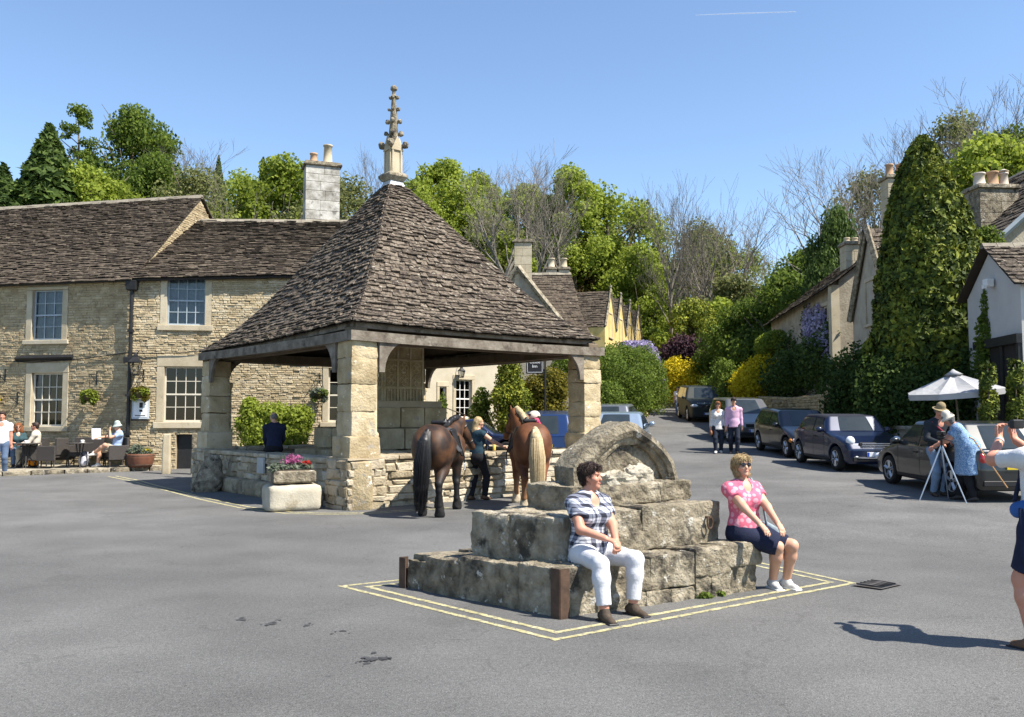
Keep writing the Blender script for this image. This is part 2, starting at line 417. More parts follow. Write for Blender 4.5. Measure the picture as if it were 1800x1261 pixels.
# ---------------------------------------------------------------- ground and road
xs = np.unique(np.concatenate([np.linspace(-2500, -260, 8), np.linspace(-260, -60, 30), np.linspace(-60, 60, 81), np.linspace(60, 260, 30), np.linspace(260, 2500, 8)]))
ys = np.unique(np.concatenate([np.linspace(-400, -20, 8), np.linspace(-20, 140, 107), np.linspace(140, 400, 20), np.linspace(400, 3500, 10)]))
XX, YY = np.meshgrid(xs, ys); ZZ = terrain_z(XX, YY)-.05
V = np.stack([XX.ravel(), YY.ravel(), ZZ.ravel()], 1); nx = len(xs)
ii, jj = np.meshgrid(np.arange(len(ys)-1), np.arange(nx-1), indexing='ij'); q = (ii*nx+jj).ravel()
link('ground', npmesh('ground', V, np.stack([q, q+1, q+nx+1, q+nx], 1), True), m_ground, kind='structure')
ry = np.arange(-14, 74.01, .5); rows = []
for y in ry:
    xl = float(np.interp(y, [-14, 30, 33, 45, 55, 75], [-34, -34, 1.2, 6.2, 8.6, 13])); xr = float(np.interp(y, [-14, 12, 26, 45, 55, 75], [34, 34, 11.2, 11.6, 12.6, 17]))
    x = np.linspace(xl, xr, 90); rows.append(np.stack([x, np.full(90, y), ground_z(x, y)], 1))
V = np.concatenate(rows); ii, jj = np.meshgrid(np.arange(len(ry)-1), np.arange(89), indexing='ij'); q = (ii*90+jj).ravel()
link('road', npmesh('road', V, np.stack([q, q+1, q+91, q+90], 1), True), m_asphalt, kind='structure')
# ---------------------------------------------------------------- painted lines
m_yellow = mat('worn_yellow_paint', [(.26, .235, .12), (.40, .36, .19), (.47, .43, .27)], rough=.85, nscale=9, nw=1.2, bump=.4, bscale=80, spots=((.14, .135, .12), 22, .52, .09))
def strip(pts, w, name, label, material, side=0.0, z=.0035):
    pts = [Vector((p[0], p[1], 0)) for p in pts]; n = len(pts); mit = []
    for i in range(n):
        d0 = (pts[i]-pts[i-1]).normalized() if i else (pts[1]-pts[0]).normalized(); d1 = (pts[i+1]-pts[i]).normalized() if i < n-1 else d0
        a = Vector((-d0.y, d0.x, 0)); m = (a+Vector((-d1.y, d1.x, 0))).normalized(); mit.append(m/max(.4, m.dot(a)))
    L = [pts[i]+mit[i]*(side+w/2) for i in range(n)]; R = [pts[i]+mit[i]*(side-w/2) for i in range(n)]; V = []
    for i in range(n-1):
        k = max(1, int((pts[i+1]-pts[i]).length/.06))
        for t in range(k+(i == n-2)):
            a, b = L[i].lerp(L[i+1], t/k), R[i].lerp(R[i+1], t/k); c = (a+b)/2; e = (a-b)*.5; ja, jb = (1, 1) if t == 0 else (random.uniform(.72, 1.1), random.uniform(.72, 1.1))
            for q in (c-e*jb, c+e*ja): V.append((q.x, q.y, gz(q.x, q.y)+z))
    F = [(2*i, 2*i+1, 2*i+3, 2*i+2) for i in range(len(V)//2-1)]
    o = link(name, npmesh(name, V, F), material); o['kind'] = 'structure'; o['label'] = label; return o
ya, yb, yc, yd = G(600, 1031), G(976, 1126), G(1500, 1026), G(1335, 990)
for s, nm in ((0, 'outer'), (.17, 'inner')):
    strip([ya+Vector((.9, .55, 0)), ya, yb, yc, yc+(yd-yc)*2.0], .062, 'yellow_line', nm+' of the two yellow lines painted round the stone steps', m_yellow, side=s)
hl = [G(190, 838), G(232, 846), G(290, 862), G(350, 878), G(420, 893), G(500, 903), G(570, 905), G(640, 904), G(720, 899), G(790, 893)]
for s, nm in ((0, 'nearer'), (.2, 'farther')):
    strip(hl, .075, 'yellow_line', nm+' of the two yellow lines curving past the market hall', m_yellow, side=s)
# ---------------------------------------------------------------- stone steps with the broken arch (old cross base)
N0 = G(985, 1087); L0 = G(716, 1033); R0 = G(1336, 1037)
e1 = (R0-N0); lenR = e1.length; e1.normalize(); e2 = (L0-N0); lenL = e2.length; e2.normalize()
e1.z = e2.z = 0
BR = Matrix(((e1.x, e2.x, 0), (e1.y, e2.y, 0), (0, 0, 1)))
steps = root('stone_steps', 'worn ancient stone steps with a broken arched stone on top, mid foreground', 'stone steps', N0)
def blk(a0, a1, b0, b1, z0, z1, amp=.03, rnd=.16, sub=18, name='stone_block'):
    rnd = rnd*.30; amp = amp*.68
    c = N0+e1*((a0+a1)/2)+e2*((b0+b1)/2); c.z = (z0+z1)/2
    mb = MB(); sd = random.random()*9
    V, F = rock((0, 0, 0), ((a1-a0)/2+.004, (b1-b0)/2+.004, (z1-z0)/2+.002), None, amp, rnd, sub, sd, 5.0)
    V = V @ np.array(BR).T+np.array(c)
    mb.add(V, F); return mb.build(name, m_oldstone, steps, smooth=True, merge=True)
# lower tier: front right face (b=0), left face (a=0)
for (a0, a1, z0, z1, b1) in ((0.0, .40, -.05, .41, .5), (.40, 1.0, .14, .42, .5), (.40, .70, -.05, .14, .4), (.70, .95, -.05, .135, .4), (1.0, 1.55, .12, .44, .5), (.95, 1.25, -.05, .12, .4), (1.25, 1.55, -.05, .12, .4),
                             (1.55, 1.98, .2, .45, .5), (1.55, 1.75, -.05, .20, .4), (1.75, 1.98, -.05, .20, .4), (1.98, lenR, .27, .46, .5), (1.98, lenR-.03, -.05, .27, .4)):
    blk(a0, a1, 0, b1, z0, z1, amp=.035, rnd=.2)
for (b0, b1, z0, z1) in ((.5, 1.25, -.05, .38), (1.25, 1.72, -.05, .335), (1.72, lenL, -.05, .29)):
    blk(0, .55, b0, b1, z0, z1, amp=.035)
blk(.5, lenR, .5, 1.9, -.05, .36, amp=.02); blk(.1, 1.0, 1.5, lenL+.05, -.05, .33, amp=.03)
# second tier
for (a0, a1, z0, z1) in ((.22, .74, .40, .80), (.74, 1.25, .41, .62), (.74, 1.25, .62, .83), (1.25, 2.26, .44, .86)):
    blk(a0, a1, .32, .85, z0, z1, amp=.03)
blk(.2, .75, .84, 1.34, .33, .79, amp=.035); blk(.22, .6, .55, .86, .35, .79, amp=.03)
blk(.7, 2.2, .84, 1.5, .34, .80, amp=.02)
# third tier
for (a0, a1, z0, z1) in ((.76, 1.08, .79, 1.05), (1.08, 1.46, .82, 1.02), (1.46, 1.86, .84, 1.04), (1.86, 2.28, .85, 1.06)):
    blk(a0, a1, .66, 1.24, z0, z1, amp=.04, rnd=.25)
# broken arch stone: outline traced in its own plane, arched recess in the front
AO = N0+e1*.92+e2*.80; AO.z = 1.03
af = -e2; fn = Vector((e1.y, -e1.x, 0)).normalized()
k0 = 9.0/FPX
outl = [(0, -.02), (-.02, .18), (.10, .33), (.30, .46), (.52, .58), (.68, .64), (.80, .61), (.98, .50), (1.16, .38), (1.30, .22), (1.36, .02), (1.36, -.04)]
inner = [(.34, 0.0), (.36, .14), (.46, .28), (.62, .38), (.80, .40), (.98, .33), (1.12, .20), (1.19, .05), (1.19, 0.0)]
def arch_pt(p, d): return AO+e1*p[0]+Vector((0, 0, p[1]))-fn*d
def dense2(pl, n):
    pl = [np.array(p, float) for p in pl]; L = np.concatenate([[0], np.cumsum([np.linalg.norm(pl[i+1]-pl[i]) for i in range(len(pl)-1)])])
    return [tuple(np.array([np.interp(t, L, [p[k] for p in pl]) for k in (0, 1)])) for t in np.linspace(0, L[-1], n)]
NO = 40; od = dense2(outl, NO); idn = dense2(inner, NO); mid = [((a[0]*.35+b[0]*.65), (a[1]*.35+b[1]*.65)) for a, b in zip(od, idn)]
mb = MB(); V = []; rows_ = []
for ring, dep in ((od, .34), (od, .27), (od, .17), (od, .09), ([(a[0]*.96+b[0]*.04, a[1]*.96+b[1]*.04) for a, b in zip(od, idn)], .025),
                  ([(a[0]*.6+b[0]*.4, a[1]*.6+b[1]*.4) for a, b in zip(od, idn)], 0.0), (mid, .03), (mid, .055), ([(a[0]*.15+b[0]*.85, a[1]*.15+b[1]*.85) for a, b in zip(od, idn)], .06), (idn, .085), (idn, .12)):
    rows_.append([np.array(arch_pt(p, dep)) for p in ring])
for r in rows_:
    for p in r: V.append(p+np.array(fn)*.010*float(snoise(p, 7))+np.array((0, 0, 1))*.012*float(snoise(p, 9, 2)))
F = [(i*NO+k, i*NO+k+1, (i+1)*NO+k+1, (i+1)*NO+k) for i in range(len(rows_)-1) for k in range(NO-1)]
c0 = len(V); V.append(np.array(arch_pt((.8, .0), .12)))
F += [((len(rows_)-1)*NO+k, (len(rows_)-1)*NO+k+1, c0) for k in range(NO-1)]
c1 = len(V); V.append(np.array(arch_pt((.7, .0), .34))); F += [(k+1, k, c1) for k in range(NO-1)]
mb.add(V, F); mb.build('arch_stone', m_oldstone, steps, smooth=False)
mb = MB(); V1, F1 = rock((.56, .03, .02), (.22, .09, .10), None, .07, .4, 14, 3.3, 5); V2, F2 = rock((.78, .03, .06), (.20, .09, .13), None, .07, .45, 14, 5.1, 5); V = np.concatenate([V1, V2]); F = F1+[tuple(i+len(V1) for i in f) for f in F2]; V = V @ np.array(Matrix((e1, -fn, (0, 0, 1))).transposed()).T+np.array(AO); mb.add(V, F)
mb.build('rubble_fill', mat('pale_broken_stone', [(.25, .22, .165), (.37, .335, .265), (.46, .43, .36)], rough=.95, nscale=6, bump=1, bscale=25), steps, smooth=True, merge=True)
# rust-brown corner guards
for (c, za, sgn) in ((N0, .42, 1), (L0, .30, 1)):
    mb = MB(); w = .095
    d1 = e1 if c is N0 else -e2; d2 = e2 if c is N0 else e1
    o = c - (e1*.05+e2*.05) if c is N0 else c+(e2*.05-e1*.05)
    for d, other in ((d1, d2), (d2, d1)):
        nrm = Vector((d.y, -d.x, 0)); nrm = nrm if nrm.dot(other) < 0 else -nrm
        mb.prism([(0, -.05), (w, -.05), (w, za-c.z), (0, za-c.z)], o, d, (0, 0, 1), nrm, .008)
    mb.build('corner_guard', m_rust, steps)
# iron ring
mb = MB(); rc = N0+e1*2.06+e2*.29; rc.z = .66
mb.tube([rc+e1*(.035*math.cos(a))+Vector((0, 0, .06*math.sin(a)))-e2*.02 for a in np.linspace(0, 6.28, 17)], .009, 6, caps=False)
mb.tube([rc+Vector((0, 0, .05))+e2*.05, rc+Vector((0, 0, .05))-e2*.03], .011, 6); mb.build('iron_ring', m_rust, steps)
# ---------------------------------------------------------------- market hall
EF, EL, ER = Vector((-2.98, 16.45, 3.53)), Vector((-7.95, 22.5, 3.38)), Vector((2.03, 20.7, 3.54))
EB = Vector((EL.x+ER.x-EF.x, EL.y+ER.y-EF.y, 3.45)); HC = (EL+ER)/2; HC.z = 0
hall = root('market_hall', 'open stone market hall with pyramid stone-slate roof and carved pinnacle', 'market hall', (HC.x, HC.y, 0))
uR = Vector((ER.x-EF.x, ER.y-EF.y, 0)).normalized(); uL = Vector((EL.x-EF.x, EL.y-EF.y, 0)).normalized()
def hp(c, f): p = Vector((c.x, c.y, 0)).lerp(Vector((HC.x, HC.y, 0)), f); return p
PF, PL, PR, PB = hp(EF, .095), hp(EL, .085), hp(ER, .065), hp(EB, .1)
HR = Matrix(((uR.x, uL.x, 0), (uR.y, uL.y, 0), (0, 0, 1)))
def pillar(pc, tall, hw=.275):
    z = .95
    mb = MB(); V, F = rock((0, 0, 0), (hw+.07, hw+.07, .24), None, .022, .10, 8, random.random()*9, 6); mb.add(V @ np.array(HR).T+np.array((pc.x, pc.y, 1.12)), F)
    mb.build('plinth_stone', m_pillar, hall, smooth=True, merge=True)
    z = 1.30
    while z < tall-.02:
        h = min(random.uniform(.30, .55), tall-z)
        if tall-z-h < .15: h = tall-z
        mb = MB(); V, F = rock((0, 0, 0), (hw*random.uniform(.97, 1.03), hw*random.uniform(.97, 1.03), h/2-.001), None, .024, .06, 9, random.random()*9, 5)
        mb.add(V @ np.array(HR).T+np.array((pc.x, pc.y, z+h/2)), F); mb.build('pillar_stone', m_pillar, hall, smooth=True, merge=True); z += h
    for s1, s2 in ((1, -1), (-1, 1)):
        b = pc+uR*(s1*(hw+.03))+uL*(s2*(hw-.12)) if s1 > 0 else pc+uR*(s1*(hw-.12))+uL*(s2*(hw+.03))
        mb = MB(); mb.lathe([(.085, 1.3), (.085, 1.4), (.05, 1.44), (.045, 2.45), (.075, 2.5), (.08, 2.56), (.05, 2.6)], (b.x, b.y, 0), 10); mb.build('colonette', m_pillar, hall, smooth=True)
for pc, tall in ((PF, 3.24), (PL, 3.12), (PR, 3.24), (PB, 3.2)): pillar(pc, tall)
# plate beams, braces, rafters' boarding
def beam(a, b, w, h, name, material, sag=0.0, par=None):
    a, b = Vector(a), Vector(b); n = 10; d = (b-a).normalized(); s = Vector((-d.y, d.x, 0)).normalized(); mb = MB(); V = []
    for i in range(n+1):
        p = a.lerp(b, i/n); p.z -= sag*math.sin(math.pi*i/n); k = .008*float(snoise(np.array(p), 3.0))
        for (x, z) in ((-w, -h), (w, -h), (w, h), (-w, h)): V.append(p+s*(x+k)+Vector((0, 0, z+k)))
    F = [(3, 2, 1, 0), (n*4, n*4+1, n*4+2, n*4+3)]+[(i*4+j, i*4+(j+1) % 4, i*4+4+(j+1) % 4, i*4+4+j) for i in range(n) for j in range(4)]
    mb.add(V, F); return mb.build(name, material, par or hall)
def lift(p, z): return Vector((p.x, p.y, z))
for a, b, ea, eb in ((PF, PR, EF, ER), (PL, PF, EL, EF), (PR, PB, ER, EB), (PB, PL, EB, EL)):
    d = (b-a).normalized()
    out = Vector((d.y, -d.x, 0))
    if out.dot(a-Vector((HC.x, HC.y, 0))) < 0: out = -out
    beam(lift(a, 3.26)-d*.33+out*.27, lift(b, 3.25)+d*.22+out*.27, .08, .095, 'wall_plate', m_oak, .03)
    beam(lift(ea.lerp(HC, .035), ea.z-.06), lift(eb.lerp(HC, .035), eb.z-.06), .05, .06, 'eaves_board', m_oak, .02)
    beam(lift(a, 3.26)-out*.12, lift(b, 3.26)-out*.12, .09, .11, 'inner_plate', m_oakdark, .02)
    for p, dd in ((a, d), (b, -d)):
        s = p+dd*.31+out*.27; arc = []
        for t in np.linspace(0, math.pi/2, 9): arc.append((.62*(1-math.cos(t)) if False else .60*(1-math.sin(t)), .62*(1-math.cos(t))))
        poly = [(0, 0), (.12, 0)]+[(.12+.50*(1-math.cos(t)), .60*math.sin(t)) for t in np.linspace(.1, math.pi/2, 8)]+[(0, .60)]
        mb = MB(); mb.prism(poly, Vector((s.x, s.y, 2.58))-out*.04, dd, (0, 0, 1), out, .08); mb.build('curved_brace', m_oak, hall)
for pc, e in ((PF, EF), (PL, EL), (PR, ER), (PB, EB)):
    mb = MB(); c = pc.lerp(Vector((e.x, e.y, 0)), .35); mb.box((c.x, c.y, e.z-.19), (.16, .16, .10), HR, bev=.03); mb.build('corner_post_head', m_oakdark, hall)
AZ = 7.42; capw = .055
def hslope(t):
    s = 0; n = 40; tot = 0; f = lambda x: .50+.62*min(x/.42, 1)
    ts = np.linspace(0, 1, 81); g = np.array([f(x) for x in ts]); c = np.concatenate([[0], np.cumsum((g[1:]+g[:-1])/2)]); return float(np.interp(t, ts, c/c[-1]))
_HS = [hslope(t) for t in np.linspace(0, 1, 60)]
def hface(A, B):
    A, B, C = np.array(A), np.array(B), np.array((HC.x, HC.y, AZ))
    def S(u, t):
        t = min(max(t, -.05), 1.0); s = float(np.interp(t, np.linspace(0, 1, 60), _HS)) if t >= 0 else t*.5
        e = A*(1-u)+B*u; f = t*(1-capw); p = e*(1-f)+C*f; p[2] = e[2]+(AZ-e[2])*s - .05*math.sin(math.pi*u)*(1-t); return p
    return S
allt = []
for A, B in ((EF, ER), (EL, EF), (ER, EB), (EB, EL)):
    S = hface(A, B); sheet(S, 24, 30, 'roof_boarding', m_under, hall, -.02)
    T = courses(44, 1.35, .72)*1.012-.012
    allt += tiles(S, T, (.13, .33), .027, .6, .014, wmul=lambda t: 1.1-.45*t)
emit(allt, F_BOX, 'roof_slate', m_tile, hall, 300, 60, 'roof_slates')
# hip slates
for A in (EF, EL, ER, EB):
    pcs = []
    for k in range(46):
        t = k/46*.985; S = hface(A, ER if A is not ER else EB); p = np.array(S(0, t)); p2 = np.array(S(0, min(1, t+.035)))
        d = p2-p; side = np.cross(d, (0, 0, 1)); side /= np.linalg.norm(side); n = np.cross(side, d); n /= np.linalg.norm(n)
        w = random.uniform(.05, .085)
        for s in (-1, 1):
            a = p+n*.05; b = p2+n*.035
            sd = side*s*w+n*(-.045)
            pcs.append(np.array([a-n*.02, a+sd-n*.02, b+sd-n*.02, b-n*.02, a+n*.012, a+sd+n*.008, b+sd+n*.0, b+n*.0]))
    emit(pcs, F_BOX, 'hip_slate', m_tile, hall, 0, 1e9, 'hip_slates')
# lead cap and pinnacle
mb = MB(); mb.lathe([(.42, 7.22), (.33, 7.40), (.24, 7.55), (.22, 7.60)], (HC.x, HC.y, 0), 4, Matrix.Rotation(math.atan2(uR.y, uR.x)+math.pi/4, 3, 'Z')); mb.build('lead_cap', m_lead, hall)
RZ = Matrix.Rotation(math.atan2(uR.y, uR.x)+math.pi/4, 3, 'Z'); r2 = math.sqrt(2)
mb = MB(); mb.lathe([(.20*r2, 7.56), (.27*r2, 7.66), (.27*r2, 7.71), (.20*r2, 7.77)], (HC.x, HC.y, 0), 4, RZ); mb.build('pinnacle_base', m_oldstone, hall)
mb = MB(); mb.lathe([(.165*r2, 7.76), (.15*r2, 8.42)], (HC.x, HC.y, 0), 4, RZ)
for k in range(4):
    n = Matrix.Rotation(k*math.pi/2, 3, 'Z') @ uR; s = Vector((-n.y, n.x, 0)); c = Vector((HC.x, HC.y, 0))+n*.16
    for a in (-.12, .12): mb.box((c.x+s.x*a, c.y+s.y*a, 8.08), (.022, .022, .30), HR)
    mb.prism([(-.17, 8.33), (.17, 8.33), (0, 8.70)], c-n*.02, s, (0, 0, 1), n, .05)
mb.build('pinnacle_shaft', m_ashlar, hall)
mb = MB(); mb.lathe([(.15, 8.40), (.135, 8.6), (.10, 9.0), (.075, 9.4), (.055, 9.66), (.05, 9.70), (.085, 9.73), (.05, 9.78), (.045, 9.86), (.09, 9.91), (.085, 9.97), (.03, 10.02)], (HC.x, HC.y, 0), 8, RZ); mb.build('pinnacle_spire', m_oldstone, hall)
for zc, rr, sz in ((8.48, .30, .085), (8.78, .19, .06), (9.09, .155, .052), (9.40, .125, .045), (9.70, .09, .04)):
    for k in range(4):
        n = Matrix.Rotation(k*math.pi/2+math.pi/4, 3, 'Z') @ uR; c = Vector((HC.x, HC.y, zc))+n*rr
        mb = MB(); V, F = rock(tuple(c), (sz, sz, sz*1.1), None, sz*.35, .48, 4, random.random()*9, 14); mb.add(V, F)
        mb.tube([c-n*rr*.7-Vector((0, 0, sz)), c], [sz*.7, sz*.6], 6); mb.build('crocket', m_oldstone, hall)
# stepped cross base inside the hall
def tier(h, z0, z1, n, name='step_block'):
    for i in range(n):
        for j in range(n):
            if 0 < i < n-1 and 0 < j < n-1: continue
            a0, a1 = -h+2*h*i/n, -h+2*h*(i+1)/n; b0, b1 = -h+2*h*j/n, -h+2*h*(j+1)/n
            mb = MB(); V, F = rock((0, 0, 0), ((a1-a0)/2-.004, (b1-b0)/2-.004, (z1-z0)/2), None, .012, .09, 5, random.random()*9, 4)
            V = V+np.array(((a0+a1)/2, (b0+b1)/2, 0)); mb.add(V @ np.array(HR).T+np.array((HC.x, HC.y, (z0+z1)/2)), F); mb.build(name, m_pillar, hall, smooth=True, merge=True)
tier(1.75, 0, .98, 3); tier(1.38, .98, 1.47, 3); tier(1.0, 1.47, 1.95, 3)
mb = MB(); mb.box((HC.x, HC.y, 1.2), (.9, .9, .9), HR); mb.build('step_core', m_mortar, hall)
ped = MB(); ped.box((HC.x, HC.y, 2.75), (.56, .56, .80), HR, bev=.03); pedo = ped.build('carved_pedestal', m_pillar, hall)
for n, s in ((-uR, uL), (-uL, uR)):
    c0 = Vector((HC.x, HC.y, 0))+n*.56
    mb = MB()
    for zz in (2.02, 2.42, 3.08, 3.40): mb.box(c0+Vector((0, 0, zz))+n*.01, (.56, .03, .025), Matrix((s, n, (0, 0, 1))).transposed())
    for a in (-.54, -.18, .18, .54): mb.box(c0+s*a+Vector((0, 0, 2.75)), (.025, .035, .65), Matrix((s, n, (0, 0, 1))).transposed())
    for a in (-.36, 0, .36):
        for zz in (2.60, 2.90):
            for dx, dz in ((.07, 0), (-.07, 0), (0, .07), (0, -.07)):
                mb.tube([c0+s*(a+dx+.06*math.cos(t))+Vector((0, 0, zz+dz+.06*math.sin(t)))+n*.012 for t in np.linspace(0, 6.283, 11)], .014, 5, caps=False)
        for k in (-.1, 0, .1): mb.box(c0+s*(a+k)+Vector((0, 0, 2.22)), (.012, .03, .17), Matrix((s, n, (0, 0, 1))).transposed())
    mb.build('tracery', m_pillar, pedo)
# low walls between the pillars
m_dry = mat('dry_wall_stone', [(.21, .17, .11), (.33, .275, .185), (.43, .37, .27), (.51, .46, .36)], rough=.93, nscale=5, nw=.7, ow=.7, iw=.4, bump=.9, bscale=24, spots=((.15, .125, .09), 3.5, .58, .1), spots2=((.66, .62, .54), 9, .65, .06), bdist=.03)
pieces = []
def low_wall(a, b, h, thick=.42, base=-.05):
    a, b = Vector(a), Vector(b); d = (b-a).normalized(); out = Vector((d.y, -d.x, 0))
    if out.dot(a-Vector((HC.x, HC.y, 0))) < 0: out = -out
    W = (b-a).length
    mb = MB(); c = (a+b)/2; mb.box((c.x, c.y, (h+base)/2-.03), (W/2, thick/2-.03, (h-base)/2-.03), Matrix((d, Vector((-d.y, d.x, 0)), (0, 0, 1))).transposed()); mb.build('wall_core', m_mortar, hall)
    for sg in (1, -1):
        n = out*sg; u = d if sg > 0 else -d; o = (a if sg > 0 else b)+n*(thick/2-.03)
        if Vector((0, 0, 1)).cross(n).dot(u) < 0: u = -u; o = (b if sg > 0 else a)+n*(thick/2-.03)
        pcs = rubble((o.x, o.y, base), u, (0, 0, 1), n, W, h-base-.08, (.07, .23), (.16, .66), (.02, .085), .012, jit=.75)
        emit(pcs, F_STONE, 'wall_stone', m_dry, hall, 120 if sg > 0 else 0, 60, 'wall_stones')
    x = 0
    while x < W-.05:
        w = min(random.uniform(.45, .95), W-x); mb = MB(); c = a+d*(x+w/2)
        V, F = rock((0, 0, 0), (w/2-.008, thick/2+.05, .05), None, .016, .3, 6, random.random()*9, 4); V = V @ np.array(Matrix((d, Vector((-d.y, d.x, 0)), (0, 0, 1))).transposed()).T+np.array((c.x, c.y, h-.03)); mb.add(V, F)
        mb.build('coping_stone', m_dry, hall, smooth=True, merge=True); x += w
low_wall(PF, PR, .97, .46); low_wall(PF, PL, .90, .5); low_wall(PR, PB, .96); low_wall(PL, PB, .95)
# plinth ledge along the shaded left wall and the pillar's rubble foot
lo_n = -uR
for k, (f0, f1) in enumerate(((.10, .36), (.37, .62), (.63, .93))):
    c = PF.lerp(PL, (f0+f1)/2)+lo_n*.36; W = (PL-PF).length*(f1-f0)
    mb = MB(); V, F = rock((0, 0, 0), (.16, W/2-.01, .18), None, .03, .3, 7, k*2.3, 4); mb.add(V @ np.array(HR).T+np.array((c.x, c.y, .14)), F); mb.build('ledge_stone', m_dry, hall, smooth=True, merge=True)
for pc in (PF, PL):
    for n, u in ((-uR, uL), (-uL, uR)):
        pcs = rubble(tuple(pc+n*.40-u*.42+Vector((0, 0, -.05))), u if Vector((0, 0, 1)).cross(n).dot(u) > 0 else u, (0, 0, 1), n, .84, .98, (.09, .22), (.16, .45), (.02, .06), .012, jit=.7)
        emit(pcs, F_STONE, 'foot_stone', m_dry, hall, 60, 40, 'foot_stones')
    mb = MB(); mb.box((pc.x, pc.y, .45), (.40, .40, .5), HR); mb.build('pillar_foot', m_mortar, hall)
# small plaque on the left wall
c = PF.lerp(PL, .50)+lo_n*.34; mb = MB(); mb.box((c.x, c.y, .66), (.02, .17, .17), HR); mb.build('stone_plaque', mat('grey_plaque', [(.33, .33, .32), (.42, .42, .41)], nscale=5), hall)
# ---------------------------------------------------------------- stones standing round the hall
def standing(name, label, c, h, rot, amp=.02, rnd=.15, m=None, taper=0.0, lean=0.0):
    V, F = rock((0, 0, 0), h, None, amp, rnd, 10, random.random()*9, 5)
    V[:, :2] *= (1-taper*(V[:, 2:3]+h[2])/(2*h[2])); V[:, 0] += lean*(V[:, 2]+h[2])
    R = np.array(Matrix.Rotation(rot, 3, 'Z')); mb = MB(); mb.add(V @ R.T+np.array((0, 0, h[2]-.05)), F)
    o = mb.build(name, m or m_pillar, None, smooth=True, merge=True); o.location = c; tag(o, label, 'stone'); return o
ang = math.atan2(uR.y, uR.x)
p = G(629, 897); standing('guard_stone', 'upright weathered stone slab at the foot of the front hall pillar', (p.x, p.y+.13, p.z), (.225, .15, .47), ang-.5, .025, .12)
p = G(352, 866); standing('boulder', 'rough sloping boulder at the foot of the far left hall pillar', (p.x, p.y+.25, p.z), (.34, .30, .46), .3, .06, .45, m_oldstone, .55, .25)
for px, py, h, lab in ((292, 833, .60, 'pale stone post by the pub door, left of the pair'), (343, 834, .62, 'grey stone post by the pub door, right of the pair, nearest the hall')):
    p = G(px, py); standing('stone_post', lab, p, (.12, .11, h), .2, .008, .2, m_ashlar if px < 300 else m_oldstone, .12)['category'] = 'post'
# planter: big block below, trough on top
p = G(518, 899); pl = root('stone_planter', 'pale stone block carrying a small trough of pink flowers', 'planter', p, .48)
mb = MB(); V, F = rock((0, .25, .235), (.50, .33, .255), None, .02, .22, 9, 5.5, 3); mb.add(V, F); mb.build('stone_block', mat('pale_planter_stone', [(.30, .265, .20), (.40, .36, .28), (.46, .42, .34)], nscale=3, bump=.5, bscale=25, spots=((.30, .26, .19), 4, .58, .1)), pl, True, False, merge=True)
mb = MB()
for z0, z1, hx, hy in ((.50, .74, .38, .24),):
    mb.box((0, .25, .62), (.39, .25, .115), bev=.03)
mb.build('trough', m_oldstone, pl, False, False)
mb = MB(); mb.box((0, .25, .745), (.34, .20, .012)); mb.build('soil', mat('soil', [(.03, .022, .015), (.05, .037, .025)], nscale=20), pl, False, False)
# old hand pump
p = G(557, 857); pump = root('hand_pump', 'dark rusty iron hand pump beside the stone planter', 'pump', (p.x, p.y+.15, p.z))
mb = MB(); mb.lathe([(.10, 0), (.10, .05), (.075, .08), (.075, .62), (.12, .64), (.12, .70), (.09, .72), (.09, 1.0), (.115, 1.02), (.115, 1.06), (.05, 1.16), (.02, 1.2), (.03, 1.24), (.005, 1.32)], n=14); mb.build('pump_body', m_rust, pump, True, False)
mb = MB(); mb.tube([(-.09, 0, .82), (-.2, -.02, .84), (-.22, -.02, .78)], .025, 8); mb.build('spout', m_rust, pump, True, False)
mb = MB(); mb.tube([(.08, 0, .98), (.2, .03, .95), (.22, .04, .6)], .014, 6); mb.build('pump_handle', m_rust, pump, True, False)
# ---------------------------------------------------------------- buildings
Z = Vector((0, 0, 1))
def wall_face(parent, A, B, z0, z1, holes, material, name='wall', rev=.22):
    """wall from A to B with real openings; z1 = (left,right) heights; holes (u0,v0,u1,v1) with v absolute height"""
    A, B = Vector((A[0], A[1], 0)), Vector((B[0], B[1], 0)); u = (B-A).normalized(); n = u.cross(Z); W = (B-A).length
    us = sorted({0.0, W, *[h[0] for h in holes], *[h[2] for h in holes]}); mb = MB()
    top = lambda x: z1[0]+(z1[1]-z1[0])*x/W
    for i in range(len(us)-1):
        a, b = us[i], us[i+1]; m = (a+b)/2; vs = [z0]
        for h in sorted(holes, key=lambda h: h[1]):
            if h[0] <= m <= h[2]: vs += [h[1], h[3]]
        vs.append(None)
        for k in range(0, len(vs), 2):
            lo, hi = vs[k], vs[k+1]
            pa, pb = A+u*a, A+u*b
            mb.add([pa+Z*lo, pb+Z*lo, pb+Z*(hi if hi is not None else top(b)), pa+Z*(hi if hi is not None else top(a))], [(0, 1, 2, 3)])
    for (a, lo, b, hi) in holes:
        q = [A+u*a+Z*lo, A+u*b+Z*lo, A+u*b+Z*hi, A+u*a+Z*hi]
        for i in range(4): mb.add([q[i], q[(i+1) % 4], q[(i+1) % 4]-n*rev, q[i]-n*rev], [(0, 1, 2, 3)])
    me = bpy.data.meshes.new(name); me.from_pydata([tuple(v) for v in mb.V], [], mb.F); me.update()
    return link(name, me, material, parent)
def uvz(A, B, px, py):
    """where the ray of pixel (px,py) meets the wall A-B: (distance along, height)"""
    A, B = Vector((A[0], A[1], 0)), Vector((B[0], B[1], 0)); u = (B-A).normalized(); W = (B-A).length
    k = (px-900)/FPX/(math.cos(PITCH)-((630.5-py)/FPX)*math.sin(PITCH))
    # A.x+u.x s = k (A.y+u.y s)
    s = (k*A.y-A.x)/(u.x-k*u.y); y = A.y+u.y*s; return s, P(px, py, y).z
